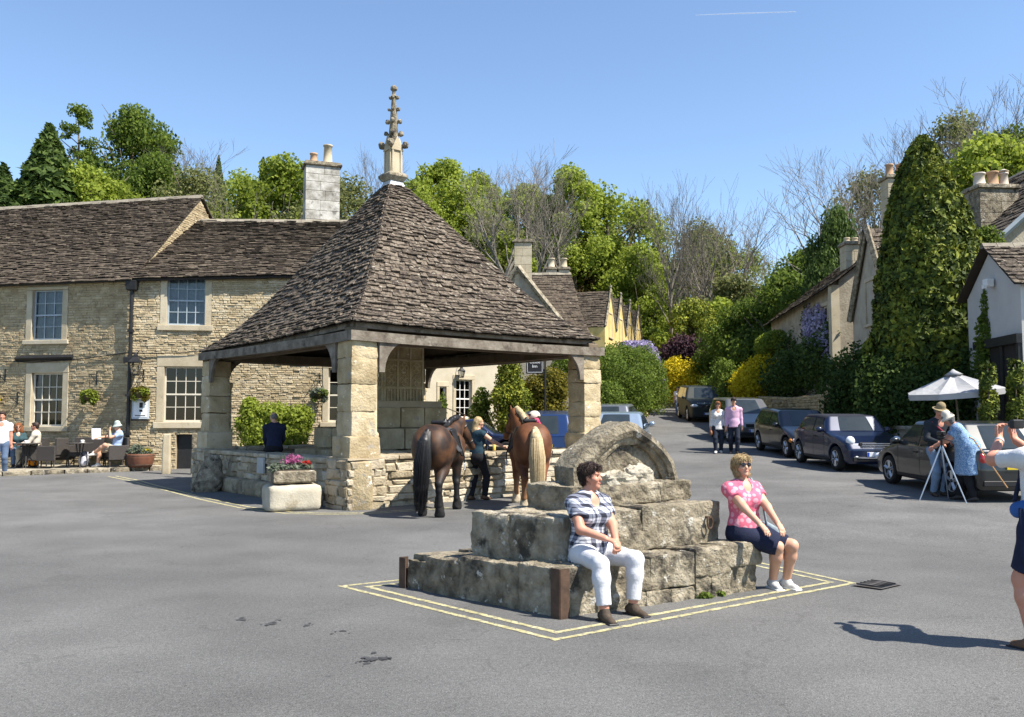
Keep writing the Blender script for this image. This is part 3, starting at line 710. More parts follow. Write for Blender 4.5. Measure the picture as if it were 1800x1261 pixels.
def window(parent, A, B, hole, nx, ny, sur=(.2, .25, .18), frame_m=None, sash_m=None, room=True, curtain=None, half=True, glass=None, bar=.022):
    A, B = Vector((A[0], A[1], 0)), Vector((B[0], B[1], 0)); u = (B-A).normalized(); n = u.cross(Z)
    a, lo, b, hi = hole; R = Matrix((u, n, Z)).transposed()
    frame_m = frame_m or m_ashlar; sash_m = sash_m or m_white
    w = root.__call__ if False else None
    def bx(mb, a0, a1, z0, z1, d0, d1, bev=0.0):
        c = A+u*((a0+a1)/2)+Z*((z0+z1)/2)+n*((d0+d1)/2); mb.box(c, ((a1-a0)/2, abs(d1-d0)/2, (z1-z0)/2), R, bev=bev)
    sash = MB(); t = .045
    for (p0, p1, q0, q1) in ((a, b, lo, lo+t*1.3), (a, b, hi-t, hi), (a, a+t, lo+t*1.3, hi-t), (b-t, b, lo+t*1.3, hi-t)): bx(sash, p0, p1, q0, q1, -.15, -.09)
    if half: bx(sash, a+t, b-t, (lo+hi)/2-.025, (lo+hi)/2+.025, -.15, -.085)
    wo = sash.build('window', sash_m, parent)
    if sur:
        sj, st, sb = sur
        for (p0, p1, q0, q1, d, nm) in ((a-sj, a, lo, hi, .035, 'jamb'), (b, b+sj, lo, hi, .035, 'jamb'), (a-sj, b+sj, hi, hi+st, .04, 'lintel'), (a-sj-.06, b+sj+.06, lo-sb, lo, .09, 'sill')):
            mb = MB(); bx(mb, p0+.002, p1-.002, q0+.002, q1-.002, -.12, d, .012); mb.build(nm, frame_m, wo)
    for i in range(nx):
        for j in range(ny):
            p0 = a+t+(b-a-2*t)*i/nx; p1 = a+t+(b-a-2*t)*(i+1)/nx; q0 = lo+t*1.3+(hi-lo-2.3*t)*j/ny; q1 = lo+t*1.3+(hi-lo-2.3*t)*(j+1)/ny
            tl = random.uniform(-.006, .006)
            V = [A+u*p0+Z*q0-n*(.125+tl), A+u*p1+Z*q0-n*(.125-tl), A+u*p1+Z*q1-n*(.125-tl), A+u*p0+Z*q1-n*(.125+tl)]
            link('pane', npmesh('pane', [tuple(v) for v in V], [(0, 1, 2, 3)]), glass or m_glass, wo)
    bars = MB()
    for i in range(1, nx): x = a+t+(b-a-2*t)*i/nx; bx(bars, x-bar/2, x+bar/2, lo+t, hi-t, -.145, -.10)
    for j in range(1, ny):
        if half and j*2 == ny: continue
        z = lo+t*1.3+(hi-lo-2.3*t)*j/ny; bx(bars, a+t, b-t, z-bar/2, z+bar/2, -.143, -.102)
    if bars.V: bars.build('glazing_bar', sash_m, wo)
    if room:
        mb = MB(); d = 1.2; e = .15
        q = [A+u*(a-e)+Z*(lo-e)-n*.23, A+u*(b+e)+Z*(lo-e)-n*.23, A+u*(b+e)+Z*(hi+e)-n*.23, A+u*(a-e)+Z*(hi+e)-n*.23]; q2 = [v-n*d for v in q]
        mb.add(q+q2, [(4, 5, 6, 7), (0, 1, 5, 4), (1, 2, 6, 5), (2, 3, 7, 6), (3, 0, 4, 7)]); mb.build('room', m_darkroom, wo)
    if curtain:
        mb = MB(); segs = {'full': [(a, b)], 'left': [(a, a+(b-a)*.2)], 'sides': [(a, a+(b-a)*.22), (b-(b-a)*.22, b)]}[curtain]
        for (p0, p1) in segs:
            K = 28; V = []; F = []
            for k in range(K+1):
                x = p0+(p1-p0)*k/K; dd = -.20+.018*math.sin(k*1.7)
                V += [A+u*x+Z*(lo+.02)+n*dd, A+u*x+Z*(hi-.01)+n*dd]
            F = [(2*k, 2*k+2, 2*k+3, 2*k+1) for k in range(K)]; mb.add(V, F)
        mb.build('curtain', m_curtain, wo)
    return wo
def house(name, label, A, B, depth, z0, ze, zr, wall_m, tile_m, nT=30, tw=(.2, .4), holes=(), rub=False, ends=(True, True), ov=.22, rubkw=None, back=True, gov=(.08, .08), th=.022, tile_rng=None):
    """pitched-roof house: front wall A-B, ridge parallel to it; ze, zr = (at A, at B)"""
    A, B = Vector((A[0], A[1], 0)), Vector((B[0], B[1], 0)); u = (B-A).normalized(); n = u.cross(Z); W = (B-A).length
    h = root(name, label, 'house', ((A.x+B.x)/2, (A.y+B.y)/2, z0))
    h['u'] = 0; del h['u']
    wall = wall_face(h, A, B, z0, ze, holes, m_mortar if rub else wall_m)
    if rub:
        pcs = rubble((A.x, A.y, z0), u, Z, n, W, max(ze)-z0, holes=[(p, q-z0, r, s-z0) for p, q, r, s in rub_holes(holes)], top=lambda x: ze[0]+(ze[1]-ze[0])*x/W-z0, **(rubkw or {}))
        emit(pcs, F_STONE, 'wall_stone', wall_m, wall, 300, 90, 'wall_stones')
    rA = A-n*(depth/2)+Z*zr[0]; rB = B-n*(depth/2)+Z*zr[1]
    bA, bB = A-n*depth, B-n*depth
    mb = MB(); mb.add([bA+Z*z0, bB+Z*z0, bB+Z*ze[1], bA+Z*ze[0]], [(3, 2, 1, 0)])
    for (p, r, q, e, yes) in ((A, rA, bA, ze[0], ends[0]), (B, rB, bB, ze[1], ends[1])):
        if yes: mb.add([p+Z*z0, q+Z*z0, q+Z*(e-.02), r-Z*.03, p+Z*(e-.02)], [(0, 1, 2, 3, 4)])
    g = mb.build('gable_wall', m_mortar if rub else wall_m, h)
    if rub:
        for (p, r, q, e, yes, nn) in ((A, rA, bA, ze[0], ends[0], -u), (B, rB, bB, ze[1], ends[1], u)):
            if not yes: continue
            uu = nn.cross(Z)*-1; st = p if (q-p).dot(uu) > 0 else q
            tp = lambda x, e=e, r=r: (e+(r.z-e)*(1-abs(x-depth/2)/(depth/2)))-z0-.04
            pcs = rubble((st.x, st.y, z0), uu, Z, nn, depth, r.z-z0, top=tp, **(rubkw or {})); emit(pcs, F_STONE, 'wall_stone', wall_m, g, 60, 90, 'wall_stones')
    dirs = (rA-A).z/(depth/2)
    def pt(p, r, side):     # eave point with overhang
        o = (n if side > 0 else -n)*ov; base = p
        return base+o
    roofs = []
    sl = ((zr[0]-ze[0])/(depth/2), (zr[1]-ze[1])/(depth/2))
    fA = A+n*ov+Z*(ze[0]-ov*sl[0]+.06)-u*gov[0]; fB = B+n*ov+Z*(ze[1]-ov*sl[1]+.06)+u*gov[1]
    RA = rA+Z*.06-u*gov[0]; RB = rB+Z*.06+u*gov[1]
    S = bil(fA, fB, RB, RA); rf = sheet(S, 2, 2, 'roof', m_under, h, -.012)
    T = courses(nT, 1.25, .8)*1.01-.01
    emit(tiles(S, T, tw, th, .5, .012), F_BOX, 'roof_slate', tile_m, rf, 300, 100, 'roof_slates')
    if back:
        kA = bA-n*ov+Z*(ze[0]-ov*sl[0]+.06)-u*gov[0]; kB = bB-n*ov+Z*(ze[1]-ov*sl[1]+.06)+u*gov[1]
        S2 = bil(kB, kA, RA, RB); rb = sheet(S2, 2, 2, 'roof', m_under, h, -.012)
        emit(tiles(S2, courses(max(8, nT//2)), (tw[0]*1.5, tw[1]*1.5), th, .5, .012), F_BOX, 'roof_slate', tile_m, rb, 0, 1e9, 'roof_slates')
    # ridge stones
    k = 0; Lr = (RB-RA).length; d = (RB-RA).normalized()
    pcs = []
    s = Vector((-d.y, d.x, 0)).normalized()
    while k < Lr:
        w = min(random.uniform(.35, .5), Lr-k); a = RA+d*k+Z*random.uniform(.0, .012); b = RA+d*(k+w-.012)+Z*random.uniform(0, .012)
        pcs.append(np.array([a+s*.15-Z*.07, b+s*.15-Z*.07, b-s*.15-Z*.07, a-s*.15-Z*.07, a+s*.02+Z*.075, b+s*.02+Z*.075, b-s*.02+Z*.075, a-s*.02+Z*.075])); k += w
    emit(pcs, F_BOX, 'ridge_stone', mat('ridge_stone', [(.15, .13, .10), (.26, .23, .18)], nscale=6, ow=.6, iw=.6, bump=.5), h, 60, 40, 'ridge_stones')
    h_ = dict(root=h, A=A, B=B, u=u, n=n, W=W, rA=rA, rB=rB, wall=wall)
    return h_
def rub_holes(holes):
    return [(a-.16, lo-.13, b+.16, hi+.16) for a, lo, b, hi in holes]
def chimney(parent, c, half, z0, z1, rot, pots, m=None, potm=None, name='chimney'):
    R = Matrix.Rotation(rot, 3, 'Z'); c = Vector((c[0], c[1], 0)); m = m or m_ashlar
    mb = MB(); z = z0; k = 0
    mb.box(c+Z*(z0+z1)/2, (half[0]-.015, half[1]-.015, (z1-z0)/2), R)
    st = mb.build(name, m_mortar, parent)
    while z < z1-.16:
        h = min(random.uniform(.28, .42), z1-.14-z)
        if z1-.14-z-h < .12: h = z1-.14-z
        off = random.uniform(-.25, .25)*half[0]
        for (a0, a1) in ((-half[0], off), (off, half[0])):
            mb = MB(); mb.box(c+Z*(z+h/2)+R @ Vector(((a0+a1)/2, 0, 0)), ((a1-a0)/2-.004, half[1], h/2-.004), R, bev=.012); mb.build('chimney_stone', m, st)
        z += h
    mb = MB(); mb.box(c+Z*(z1-.07), (half[0]+.07, half[1]+.07, .05), R, bev=.015); mb.box(c+Z*(z1), (half[0]+.02, half[1]+.02, .04), R, bev=.01); mb.build('chimney_cap', m_oldstone, st)
    for (dx, dy, r, hh, mm, cowl) in pots:
        p = c+R @ Vector((dx, dy, 0)); mb = MB()
        mb.lathe([(r*1.15, z1+.03), (r*1.15, z1+.08), (r, z1+.10), (r*.86, z1+hh-.07), (r*1.05, z1+hh-.05), (r*1.05, z1+hh), (r*.7, z1+hh), (r*.7, z1+hh-.1)], p, 12)
        if cowl: mb.lathe([(r*1.2, z1+hh+.06), (r*.3, z1+hh+.14), (0.0, z1+hh+.15)], p, 12); mb.tube([p+Z*(z1+hh-.05), p+Z*(z1+hh+.08)], r*.3, 6)
        mb.build('chimney_pot', mm or m_ashlar, st, smooth=True)
    return st
# ---- the inn on the left: two wings meeting at an angle
pA, pB, pC = (-20.2, 28.95), (-11.85, 27.45), (-3.72, 28.7)
def hole_px(A, B, x0, y0, x1, y1):
    a, hi = uvz(A, B, x0, (y0+y1)/2)[0], None
    b = uvz(A, B, x1, (y0+y1)/2)[0]; lo = uvz(A, B, (x0+x1)/2, y1)[1]; hi = uvz(A, B, (x0+x1)/2, y0)[1]; return (a, lo, b, hi)
hw1u = hole_px(pA, pB, 57, 510, 110, 598); hw1l = hole_px(pA, pB, 55, 656, 110, 750)
hw2u = hole_px(pB, pC, 294, 485, 361, 572); hw2l = hole_px(pB, pC, 288, 645, 362, 742); hw2r = hole_px(pB, pC, 577, 648, 640, 742)
hdoor = hole_px(pB, pC, 309, 764, 358, 834); hdoor = (hdoor[0], .0, hdoor[2], hdoor[3])
zeA = P(0, 499, 28.5).z; zeB = P(235, 486, 27.5).z; zeC = P(510, 472, 28.2).z
_rh = rub_holes
def rub_holes(holes): return [(a-.20, lo-.16, b+.20, hi+.24) if lo > .3 else (a, lo, b, hi) for a, lo, b, hi in holes]
pub1 = house('stone_inn', 'long stone inn wing at far left with wavy stone-slate roof', pA, pB, 7.6, -.05, (zeA, zeB), (9.45, 9.55), m_stone, m_tile2, 54, (.16, .34), (hw1u, hw1l), True, (True, True), rubkw=dict(ch=(.045, .10), ln=(.08, .28), depth=(.010, .03), gap=.007), th=.024)
pub2 = house('stone_inn', 'right-hand stone inn wing behind the market hall with big chimney', pB, pC, 7.0, -.05, (zeB-.02, zeC), (8.62, 8.85), m_stone, m_tile2, 46, (.16, .34), (hw2u, hw2l, hw2r, hdoor), True, (False, True), rubkw=dict(ch=(.045, .10), ln=(.08, .28), depth=(.012, .04), gap=.007), th=.026)
rub_holes = _rh
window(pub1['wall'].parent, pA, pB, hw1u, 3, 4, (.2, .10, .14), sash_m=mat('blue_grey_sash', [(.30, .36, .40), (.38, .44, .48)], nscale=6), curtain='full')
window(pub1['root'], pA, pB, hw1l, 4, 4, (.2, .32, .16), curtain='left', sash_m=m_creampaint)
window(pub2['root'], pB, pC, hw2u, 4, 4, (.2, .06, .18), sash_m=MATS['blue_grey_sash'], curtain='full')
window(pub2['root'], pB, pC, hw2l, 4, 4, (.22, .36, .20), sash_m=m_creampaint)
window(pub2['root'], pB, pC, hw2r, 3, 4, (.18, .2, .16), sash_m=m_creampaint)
mb = MB(); A_ = Vector((*pB, 0)); u_ = pub2['u']; n_ = pub2['n']
mb.prism([(hdoor[0], 0), (hdoor[2], 0), (hdoor[2], hdoor[3]), (hdoor[0], hdoor[3])], A_-n_*.18, u_, Z, -n_, .04); mb.build('cellar_door', m_black, pub2['root'])
c = P(565, 330, 32.2); chimney(pub2['root'], (c.x, c.y), (.62, .40), P(565, 372, 32.2).z-.8, P(565, 291, 32.2).z, .35,
        ((-.30, 0, .14, .42, mat('clay_pot', [(.36, .22, .13), (.46, .30, .19)], nscale=5), False), (.22, 0, .17, .78, None, False)), m=mat('weathered_white_stone', [(.22, .20, .17), (.38, .36, .32), (.52, .50, .45)], nscale=3.5, nw=1.3, ow=.5, bump=.6, bscale=25, spots=((.13, .12, .10), 3, .56, .12)))
# drainpipe, black board, cable, lantern, brackets
A1 = Vector((*pA, 0)); u1 = pub1['u']; n1 = pub1['n']
mb = MB(); px_ = Vector((*pB, 0))+n1*.10+n_*.04
mb.tube([px_+Z*(zeB-.12)+n1*.1, px_+Z*(zeB-.45), px_+Z*.1], .055, 10); mb.box(px_+Z*(zeB-.32), (.15, .11, .16), None, 1.15, bev=.03); mb.box(px_+Z*3.5, (.17, .09, .09), bev=.02)
for z in (1.2, 2.4, 4.4): mb.box(px_+Z*z, (.085, .07, .04))
mb.build('drainpipe', m_black, pub1['root'])
for hs, nm in ((pub1, 'gutter'), (pub2, 'gutter')):
    mb = MB(); a, b = hs['A'], hs['B']; z_a, z_b = (zeA, zeB) if hs is pub1 else (zeB, zeC)
    mb.tube([a+hs['n']*.16+Z*(z_a-.13), b+hs['n']*.16+Z*(z_b-.13)], .06, 8); mb.build(nm, m_black, hs['root'])
a = uvz(pA, pB, 30, 631); b = uvz(pA, pB, 130, 628); mb = MB(); mb.tube([A1+u1*a[0]+Z*a[1]+n1*.05, A1+u1*b[0]+Z*b[1]+n1*.05], .085, 4); mb.build('black_lintel', m_black, pub1['root'])
mb = MB(); pts = []
for px, py in ((0, 635), (60, 637), (130, 633), (180, 627), (228, 620)):
    s = uvz(pA, pB, px, py); pts.append(A1+u1*s[0]+Z*s[1]+n1*.06)
for px, py in ((260, 622), (320, 621), (372, 616)):
    s = uvz(pB, pC, px, py); pts.append(A_+u_*s[0]+Z*s[1]+n_*.09)
mb.tube(pts, .014, 5); mb.build('cable', m_black, pub1['root'])
# wall lantern on the bend
def lantern(label, c, n, sc=1.0, bracket=True):
    r = root('wall_lantern', label, 'lantern', c, math.atan2(n.y, n.x)+math.pi/2)
    mb = MB()
    for k in range(4):
        a = math.pi/4+k*math.pi/2; mb.tube([(.10*sc*math.cos(a), .10*sc*math.sin(a), -.16*sc), (.17*sc*math.cos(a), .17*sc*math.sin(a), .14*sc)], .012*sc, 5)
    mb.lathe([(.10*sc*1.05, -.18*sc), (.11*sc, -.15*sc)], n=4, R=Matrix.Rotation(math.pi/4, 3, 'Z')); mb.build('lantern_frame', m_black, r, wspace=False)
    mb = MB(); mb.lathe([(.19*sc, .13*sc), (.19*sc, .15*sc), (.07*sc, .27*sc), (.07*sc, .31*sc), (.02*sc, .36*sc)], n=4, R=Matrix.Rotation(math.pi/4, 3, 'Z')); mb.build('lantern_cap', m_black, r, wspace=False)
    mb = MB(); mb.lathe([(.095*sc, -.15*sc), (.16*sc, .13*sc)], n=4, R=Matrix.Rotation(math.pi/4, 3, 'Z')); mb.build('lantern_glass', glass_mat('lantern_glass', (.75, .78, .8), .3), r, wspace=False)
    mb = MB(); mb.tube([(0, 0, .34*sc), (0, .05*sc, .45*sc), (0, .30*sc, .42*sc)], .014, 6); mb.box((0, .31*sc, .42*sc), (.03, .012, .12)); mb.build('bracket', m_black, r, wspace=False)
s = uvz(pB, pC, 243, 648); lantern('black wall lantern beside the inn drainpipe', A_+u_*s[0]+Z*s[1]+n_*.33, n_, 1.25)
# notice board and brackets
s = uvz(pB, pC, 234, 702); s2 = uvz(pB, pC, 263, 737)
nb = root('menu_board', 'framed white menu board on the inn wall beside the drainpipe', 'notice board', A_+u_*s[0]+Z*s2[1]+n_*.08)
R_ = Matrix((u_, n_, Z)).transposed(); w_, h_ = s2[0]-s[0], s[1]-s2[1]; cc = A_+u_*(s[0]+w_/2)+Z*(s2[1]+h_/2)+n_*.09
mb = MB(); mb.box(cc, (w_/2, .03, h_/2), R_, bev=.01); mb.build('board_frame', mat('pale_grey_frame', [(.42, .46, .50), (.50, .54, .58)], nscale=4), nb)
mb = MB(); mb.box(cc+n_*.033, (w_/2-.05, .004, h_/2-.06), R_); mb.build('menu_sheet', mat('paper_white', [(.70, .72, .74), (.78, .79, .80)], nscale=5), nb)
mb = MB(); mb.box(cc+n_*.04+Z*.12+u_*.02, (.05, .002, .08), R_); mb.box(cc+n_*.04-Z*.05+u_*.02, (.05, .002, .03), R_); mb.box(cc+n_*.04-Z*.2, (w_/2-.1, .002, .012), R_); mb.build('print', m_black, nb)
mb = MB(); mb.box(cc+Z*(-h_/2-.03), (w_/2+.02, .045, .02), R_); mb.build('board_ledge', m_black, nb)
# pavement with kerb stones
k0, k1 = G(-60, 840), G(288, 827)
kd = (k1-k0).normalized(); ks = Vector((-kd.y, kd.x, 0))
pv = MB(); K = 30; V = []
for i in range(K+1):
    t = i/K; a = k0.lerp(k1, t); s = uvz(pA, pB, 900, 700)
    # wall point straight behind
    x = a.x; tw = (x-pA[0])/(pB[0]-pA[0]) if x < pB[0] else None
    yw = pA[1]+(pB[1]-pA[1])*tw if tw is not None else pB[1]+(pC[1]-pB[1])*(x-pB[0])/(pC[0]-pB[0])
    V += [(a.x, a.y, gz(a.x, a.y)+.115), (x, max(yw+.05, a.y+.05), gz(x, yw)+.135)]
pvm = npmesh('pavement', V, [(2*i, 2*i+2, 2*i+3, 2*i+1) for i in range(K)])
pav = link('pavement', pvm, mat('pavement_grit', [(.20, .18, .14), (.30, .27, .21), (.36, .33, .27)], nscale=2.2, bump=.7, bscale=30, spots=((.13, .115, .09), 6, .6, .1)), kind='structure')
x = 0; LL = (k1-k0).length
while x < LL:
    w = min(random.uniform(.45, .95), LL-x); c = k0+kd*(x+w/2)+ks*.05
    mb = MB(); V, F = rock((0, 0, 0), (w/2-.012, .11, .10), None, .014, .3, 5, random.random()*9, 5); mb.add(V @ np.array(Matrix((kd, ks, Z)).transposed()).T+np.array((c.x, c.y, gz(c.x, c.y)+.035)), F)
    mb.build('kerb_stone', m_oldstone, pav, smooth=True, merge=True); x += w
# ---- houses up the street, left side
inn2 = house('cream_house', 'cream walled house seen through the market hall arch', (-4.6, 33.3), (-.35, 36.6), 6, .2, (5.3, 5.3), (7.2, 7.2), mat('cream_limewash', [(.40, .355, .26), (.49, .44, .34)], nscale=2, bump=.4, bscale=25), m_tile2, 10, (.3, .5),
             holes=[hole_px((-4.6, 33.3), (-.35, 36.6), 801, 668, 829, 735), hole_px((-4.6, 33.3), (-.35, 36.6), 772, 680, 784, 745)])
window(inn2['root'], (-4.6, 33.3), (-.35, 36.6), hole_px((-4.6, 33.3), (-.35, 36.6), 801, 668, 829, 735), 3, 4, (.14, .2, .14))
window(inn2['root'], (-4.6, 33.3), (-.35, 36.6), hole_px((-4.6, 33.3), (-.35, 36.6), 772, 680, 784, 745), 1, 2, (.12, .2, .14))
s = uvz((-4.6, 33.3), (-.35, 36.6), 805, 658); lantern('small black lantern on the cream wall above its window', Vector((-4.6, 33.3, 0))+inn2['u']*s[0]+Z*s[1]+inn2['n']*.25, inn2['n'], .85)
m_grey = mat('grey_rubble', [(.24, .21, .16), (.36, .32, .25), (.44, .40, .33)], nscale=3, nw=.9, iw=.6, bump=.8, bscale=14, rough=.95)
hA = house('gabled_cottage', 'grey gabled cottage with tall square chimney rising behind the hall roof', (2.9, 41.5), (4.1, 49), 5.3, .4, (5.35, 5.35), (8.75, 8.75), m_grey, m_tile2, 24, (.25, .45), rub=False)
# seen from here its gable faces the viewer: coping and chimney
gA = hA['rA']; mb = MB()
for sgn in (1, -1):
    e = hA['A'] if sgn > 0 else hA['A']-hA['n']*5.3
    o = e+hA['n']*(.25*sgn); mb.tube([Vector((o.x, o.y-.12, 5.22)), Vector((gA.x, gA.y-.12, gA.z+.17))], .13, 4)
mb.build('gable_coping', m_oldstone, hA['root'])
chimney(hA['root'], (gA.x+.25, gA.y+.35), (.42, .36), 7.9, P(915, 421, 41.8).z, hA['root'].rotation_euler.z, ())
hB = house('stone_cottage', 'steep stone-slated cottage right of the tall square chimney', (.6, 44.8), (3.75, 45.4), 6, .8, (6.0, 6.0), (9.45, 9.6), mat('cream_gable', [(.50, .44, .31), (.62, .55, .41)], nscale=2, bump=.4), m_tile2, 22, (.25, .5))
for px in (969, 991):
    c = P(px, 470, 48.5); chimney(hB['root'], (c.x, c.y), (.30, .28), 8.9, P(px, 472, 48.5).z, 0, ((0, 0, .19, .55, None, False),))
hD = house('stone_cottage', 'narrow stone cottage end squeezed against the yellow house', (1.5, 51), (4.75, 52), 6, 1.2, (6.2, 6.2), (9.0, 9.0), MATS['cream_gable'], m_tile2, 16, (.3, .5))
# yellow house with four gables facing the street
m_yel = mat('yellow_limewash', [(.46, .33, .11), (.57, .43, .17), (.63, .50, .24)], nscale=1.6, bump=.3, bscale=20)
yA, yB = Vector((6.35, 60.0, 0)), Vector((11.1, 75.0, 0)); yu = (yB-yA).normalized(); yn = yu.cross(Z); yW = (yB-yA).length
yh = root('yellow_house', 'yellow limewashed house with a row of four steep gables', 'house', (yA.x, yA.y, 2.4))
mb = MB(); zb, zg, zt = 2.2, 7.9, 10.55; gw = yW/4
mb.add([yA+Z*zb, yB+Z*zb, yB+Z*zg, yA+Z*zg], [(0, 1, 2, 3)])
for k in range(4): mb.add([yA+yu*(k*gw)+Z*zg, yA+yu*((k+1)*gw)+Z*zg, yA+yu*((k+.5)*gw)+Z*zt], [(0, 1, 2)])
mb.add([yA+Z*zb, yA-yn*7+Z*zb, yA-yn*7+Z*zg, yA+Z*zg], [(3, 2, 1, 0)]); mb.add([yB+Z*zb, yB-yn*7+Z*zb, yB-yn*7+Z*zg, yB+Z*zg], [(0, 1, 2, 3)]); mb.build('wall', m_yel, yh)
for k in range(4):
    l, r, t = yA+yu*(k*gw)+Z*zg, yA+yu*((k+1)*gw)+Z*zg, yA+yu*((k+.5)*gw)+Z*zt
    for (e, sg) in ((l, -1), (r, 1)):
        S = bil(e+yn*.04-Z*.0, e-yn*7, t-yn*7+Z*.1, t+yn*.04+Z*.1) if sg < 0 else bil(e-yn*7, e+yn*.04, t+yn*.04+Z*.1, t-yn*7+Z*.1)
        rf = sheet(S, 2, 2, 'roof', m_under, yh, -.02); emit(tiles(S, courses(16), (.3, .5), .03, .5), F_BOX, 'roof_slate', m_tile2, rf, 60 if sg < 0 else 0, 30, 'roof_slates')
        mb = MB(); mb.tube([e+yn*.03+Z*.08, t+yn*.03+Z*.22], .10, 4); mb.build('gable_coping', m_oldstone, yh)
    mb = MB(); mb.lathe([(.08, 0), (.06, .1), (.11, .2), (.10, .3), (.02, .36)], t+yn*.02+Z*.2, 8); mb.build('gable_finial', m_oldstone, yh)
    cu = (k+.5)*gw; window(yh, yA, yB, (cu-.55, 7.35, cu+.55, 9.0), 2, 2, (.1, .12, .1), half=False, room=False, glass=mat('dull_glass', [(.10, .12, .14), (.16, .18, .2)], rough=.15))
    window(yh, yA, yB, (cu-.8, 4.2, cu+.8, 5.7), 3, 2, (.1, .12, .1), half=False, room=False, glass=MATS['dull_glass'])
for k in (1, 2):
    c = yA+yu*(k+.95)*gw-yn*4; chimney(yh, (c.x, c.y), (.4, .4), 9, 11.0, .3, ())
# ---- right side of the street
m_cottagestone = mat('grey_cottage_stone', [(.26, .22, .16), (.38, .33, .25), (.46, .41, .32)], nscale=2.5, nw=.9, iw=.6, ow=.5, bump=.8, bscale=14, rough=.95)  # grey-buff stone of the right-hand cottages, tone varied at random
w1 = hole_px((13.0, 44), (12.55, 33.6), 1470, 515, 1477, 600)
r1 = house('wisteria_cottage', 'shaded stone cottage on the right hung with purple wisteria', (13.0, 44), (12.55, 33.6), 6.5, 1.0, (6.5, 7.0), (9.0, 9.6), m_cottagestone, m_tile2, 20, (.25, .45), holes=[(8.2, 4.2, 9.0, 6.2)], ov=.35, gov=(.1, .25))
window(r1['root'], (13.0, 44), (12.55, 33.6), (8.2, 4.2, 9.0, 6.2), 2, 3, (.14, .16, .12), half=False)
c = P(1496, 440, 35.0); chimney(r1['root'], (c.x, c.y), (.34, .34), 7.6, P(1496, 428, 35.0).z, 0, ((-.16, 0, .12, .22, None, False), (.16, 0, .12, .22, None, False)))
mb = MB(); mb.box(Vector((12.4, 33.75, 3.9)), (.16, .16, 2.9)); mb.build('corner_pier', m_ashlar, r1['root'])
# cottage with its gable to the street, half behind the conifer
r2A, r2B = Vector((12.75, 32.8, 0)), Vector((12.45, 28.6, 0))
r2 = root('gabled_cottage', 'shaded stone cottage gable beside the tall conifer on the right', 'house', (r2B.x, r2B.y, .6))
ru = (r2B-r2A).normalized(); rn = ru.cross(Z); W2 = (r2B-r2A).length
mb = MB(); mb.add([r2A+Z*.4, r2B+Z*.4, r2B+Z*5.5, r2A+ru*W2/2+Z*8.3, r2A+Z*5.5], [(0, 1, 2, 3, 4)]); mb.add([r2B+Z*.4, r2B-rn*6+Z*.4, r2B-rn*6+Z*5.5, r2B+Z*5.5], [(0, 1, 2, 3)]); mb.build('wall', m_cottagestone, r2)
rt = r2A+ru*W2/2+Z*8.35
S = bil(r2B+rn*.2+Z*5.3, r2B-rn*6+Z*5.3, rt-rn*6, rt+rn*.2); rf = sheet(S, 2, 2, 'roof', m_under, r2, -.02); emit(tiles(S, courses(18), (.25, .45), .026, .5), F_BOX, 'roof_slate', m_tile, rf, 120, 30, 'roof_slates')
S = bil(r2A-rn*6+Z*5.3, r2A+rn*.2+Z*5.3, rt+rn*.2, rt-rn*6); rf = sheet(S, 2, 2, 'roof', m_under, r2, -.02); emit(tiles(S, courses(14), (.3, .5), .026, .5), F_BOX, 'roof_slate', m_tile, rf, 0, 1e9, 'roof_slates')
for e in (r2A, r2B):
    mb = MB(); mb.tube([e+rn*.12+Z*5.3, rt+rn*.12+Z*.1], .12, 4); mb.build('gable_coping', m_oldstone, r2)
window(r2, r2A, r2B, (W2/2-.5, 5.0, W2/2+.5, 6.5), 2, 1, (.12, .14, .1), half=False, room=False, glass=MATS['dull_glass'])
window(r2, r2A, r2B, (W2/2-.75, 2.2, W2/2+.75, 3.6), 3, 1, (.12, .14, .1), half=False, room=False, glass=MATS['dull_glass'])
c = P(1557, 320, 33.5); chimney(r2, (c.x+.35, c.y), (.42, .35), 7.2, P(1557, 312, 33.5).z, 0, ((-.2, 0, .15, .5, MATS['clay_pot'], False), (.2, 0, .15, .5, MATS['clay_pot'], False)))
# big house at the right edge
r3w = hole_px((14.9, 28.2), (22.5, 27.6), 1793, 385, 1835, 440)
r3 = house('stone_house', 'tall stone house at the right edge with three chimney pots', (15.6, 40), (15.35, 28.0), 9.0, .3, (7.2, 7.2), (11.2, 11.2), m_cottagestone, m_tile, 26, (.22, .42), gov=(.1, .3))
g0 = r3['B']; W3 = 9.0
window(r3['root'], (g0.x, g0.y), (g0.x-r3['n'].x*9, g0.y-r3['n'].y*9), (2.6, 6.3, 3.6, 8.0), 2, 3, (.15, .15, .12), half=False, room=False, glass=MATS['dull_glass'])
mb = MB(); mb.tube([g0+r3['n']*.2+Vector((0, -.33, 7.1)), r3['rB']+Vector((0, -.33, .1))], .1, 4); mb.build('bargeboard', mat('blue_grey_board', [(.20, .24, .27), (.28, .32, .35)], nscale=4), r3['root'])
c = P(1742, 350, 30.8); potm = mat('pale_clay_pot', [(.50, .42, .34), (.60, .52, .44)], nscale=5)
chimney(r3['root'], (c.x, c.y), (.72, .45), 6.8, P(1742, 331, 30.8).z, .1, ((-.42, 0, .20, .52, potm, False), (.08, 0, .20, .58, MATS['clay_pot'], False), (.50, 0, .16, .55, potm, True)), m=m_oldstone)
# white gabled porch wing
r4 = house('white_cottage', 'white rendered cottage wing with small gable at the right edge', (12.55, 21.6), (22, 20.6), 3.2, .15, (5.05, 5.05), (6.2, 6.2), mat('white_render', [(.44, .425, .40), (.53, .515, .485)], nscale=1.5, bump=.25, bscale=30), m_tile, 12, (.2, .4), gov=(.22, .1), ov=.18)
A4 = r4['A']; n4 = -r4['u']; u4 = n4.cross(Z)*-1
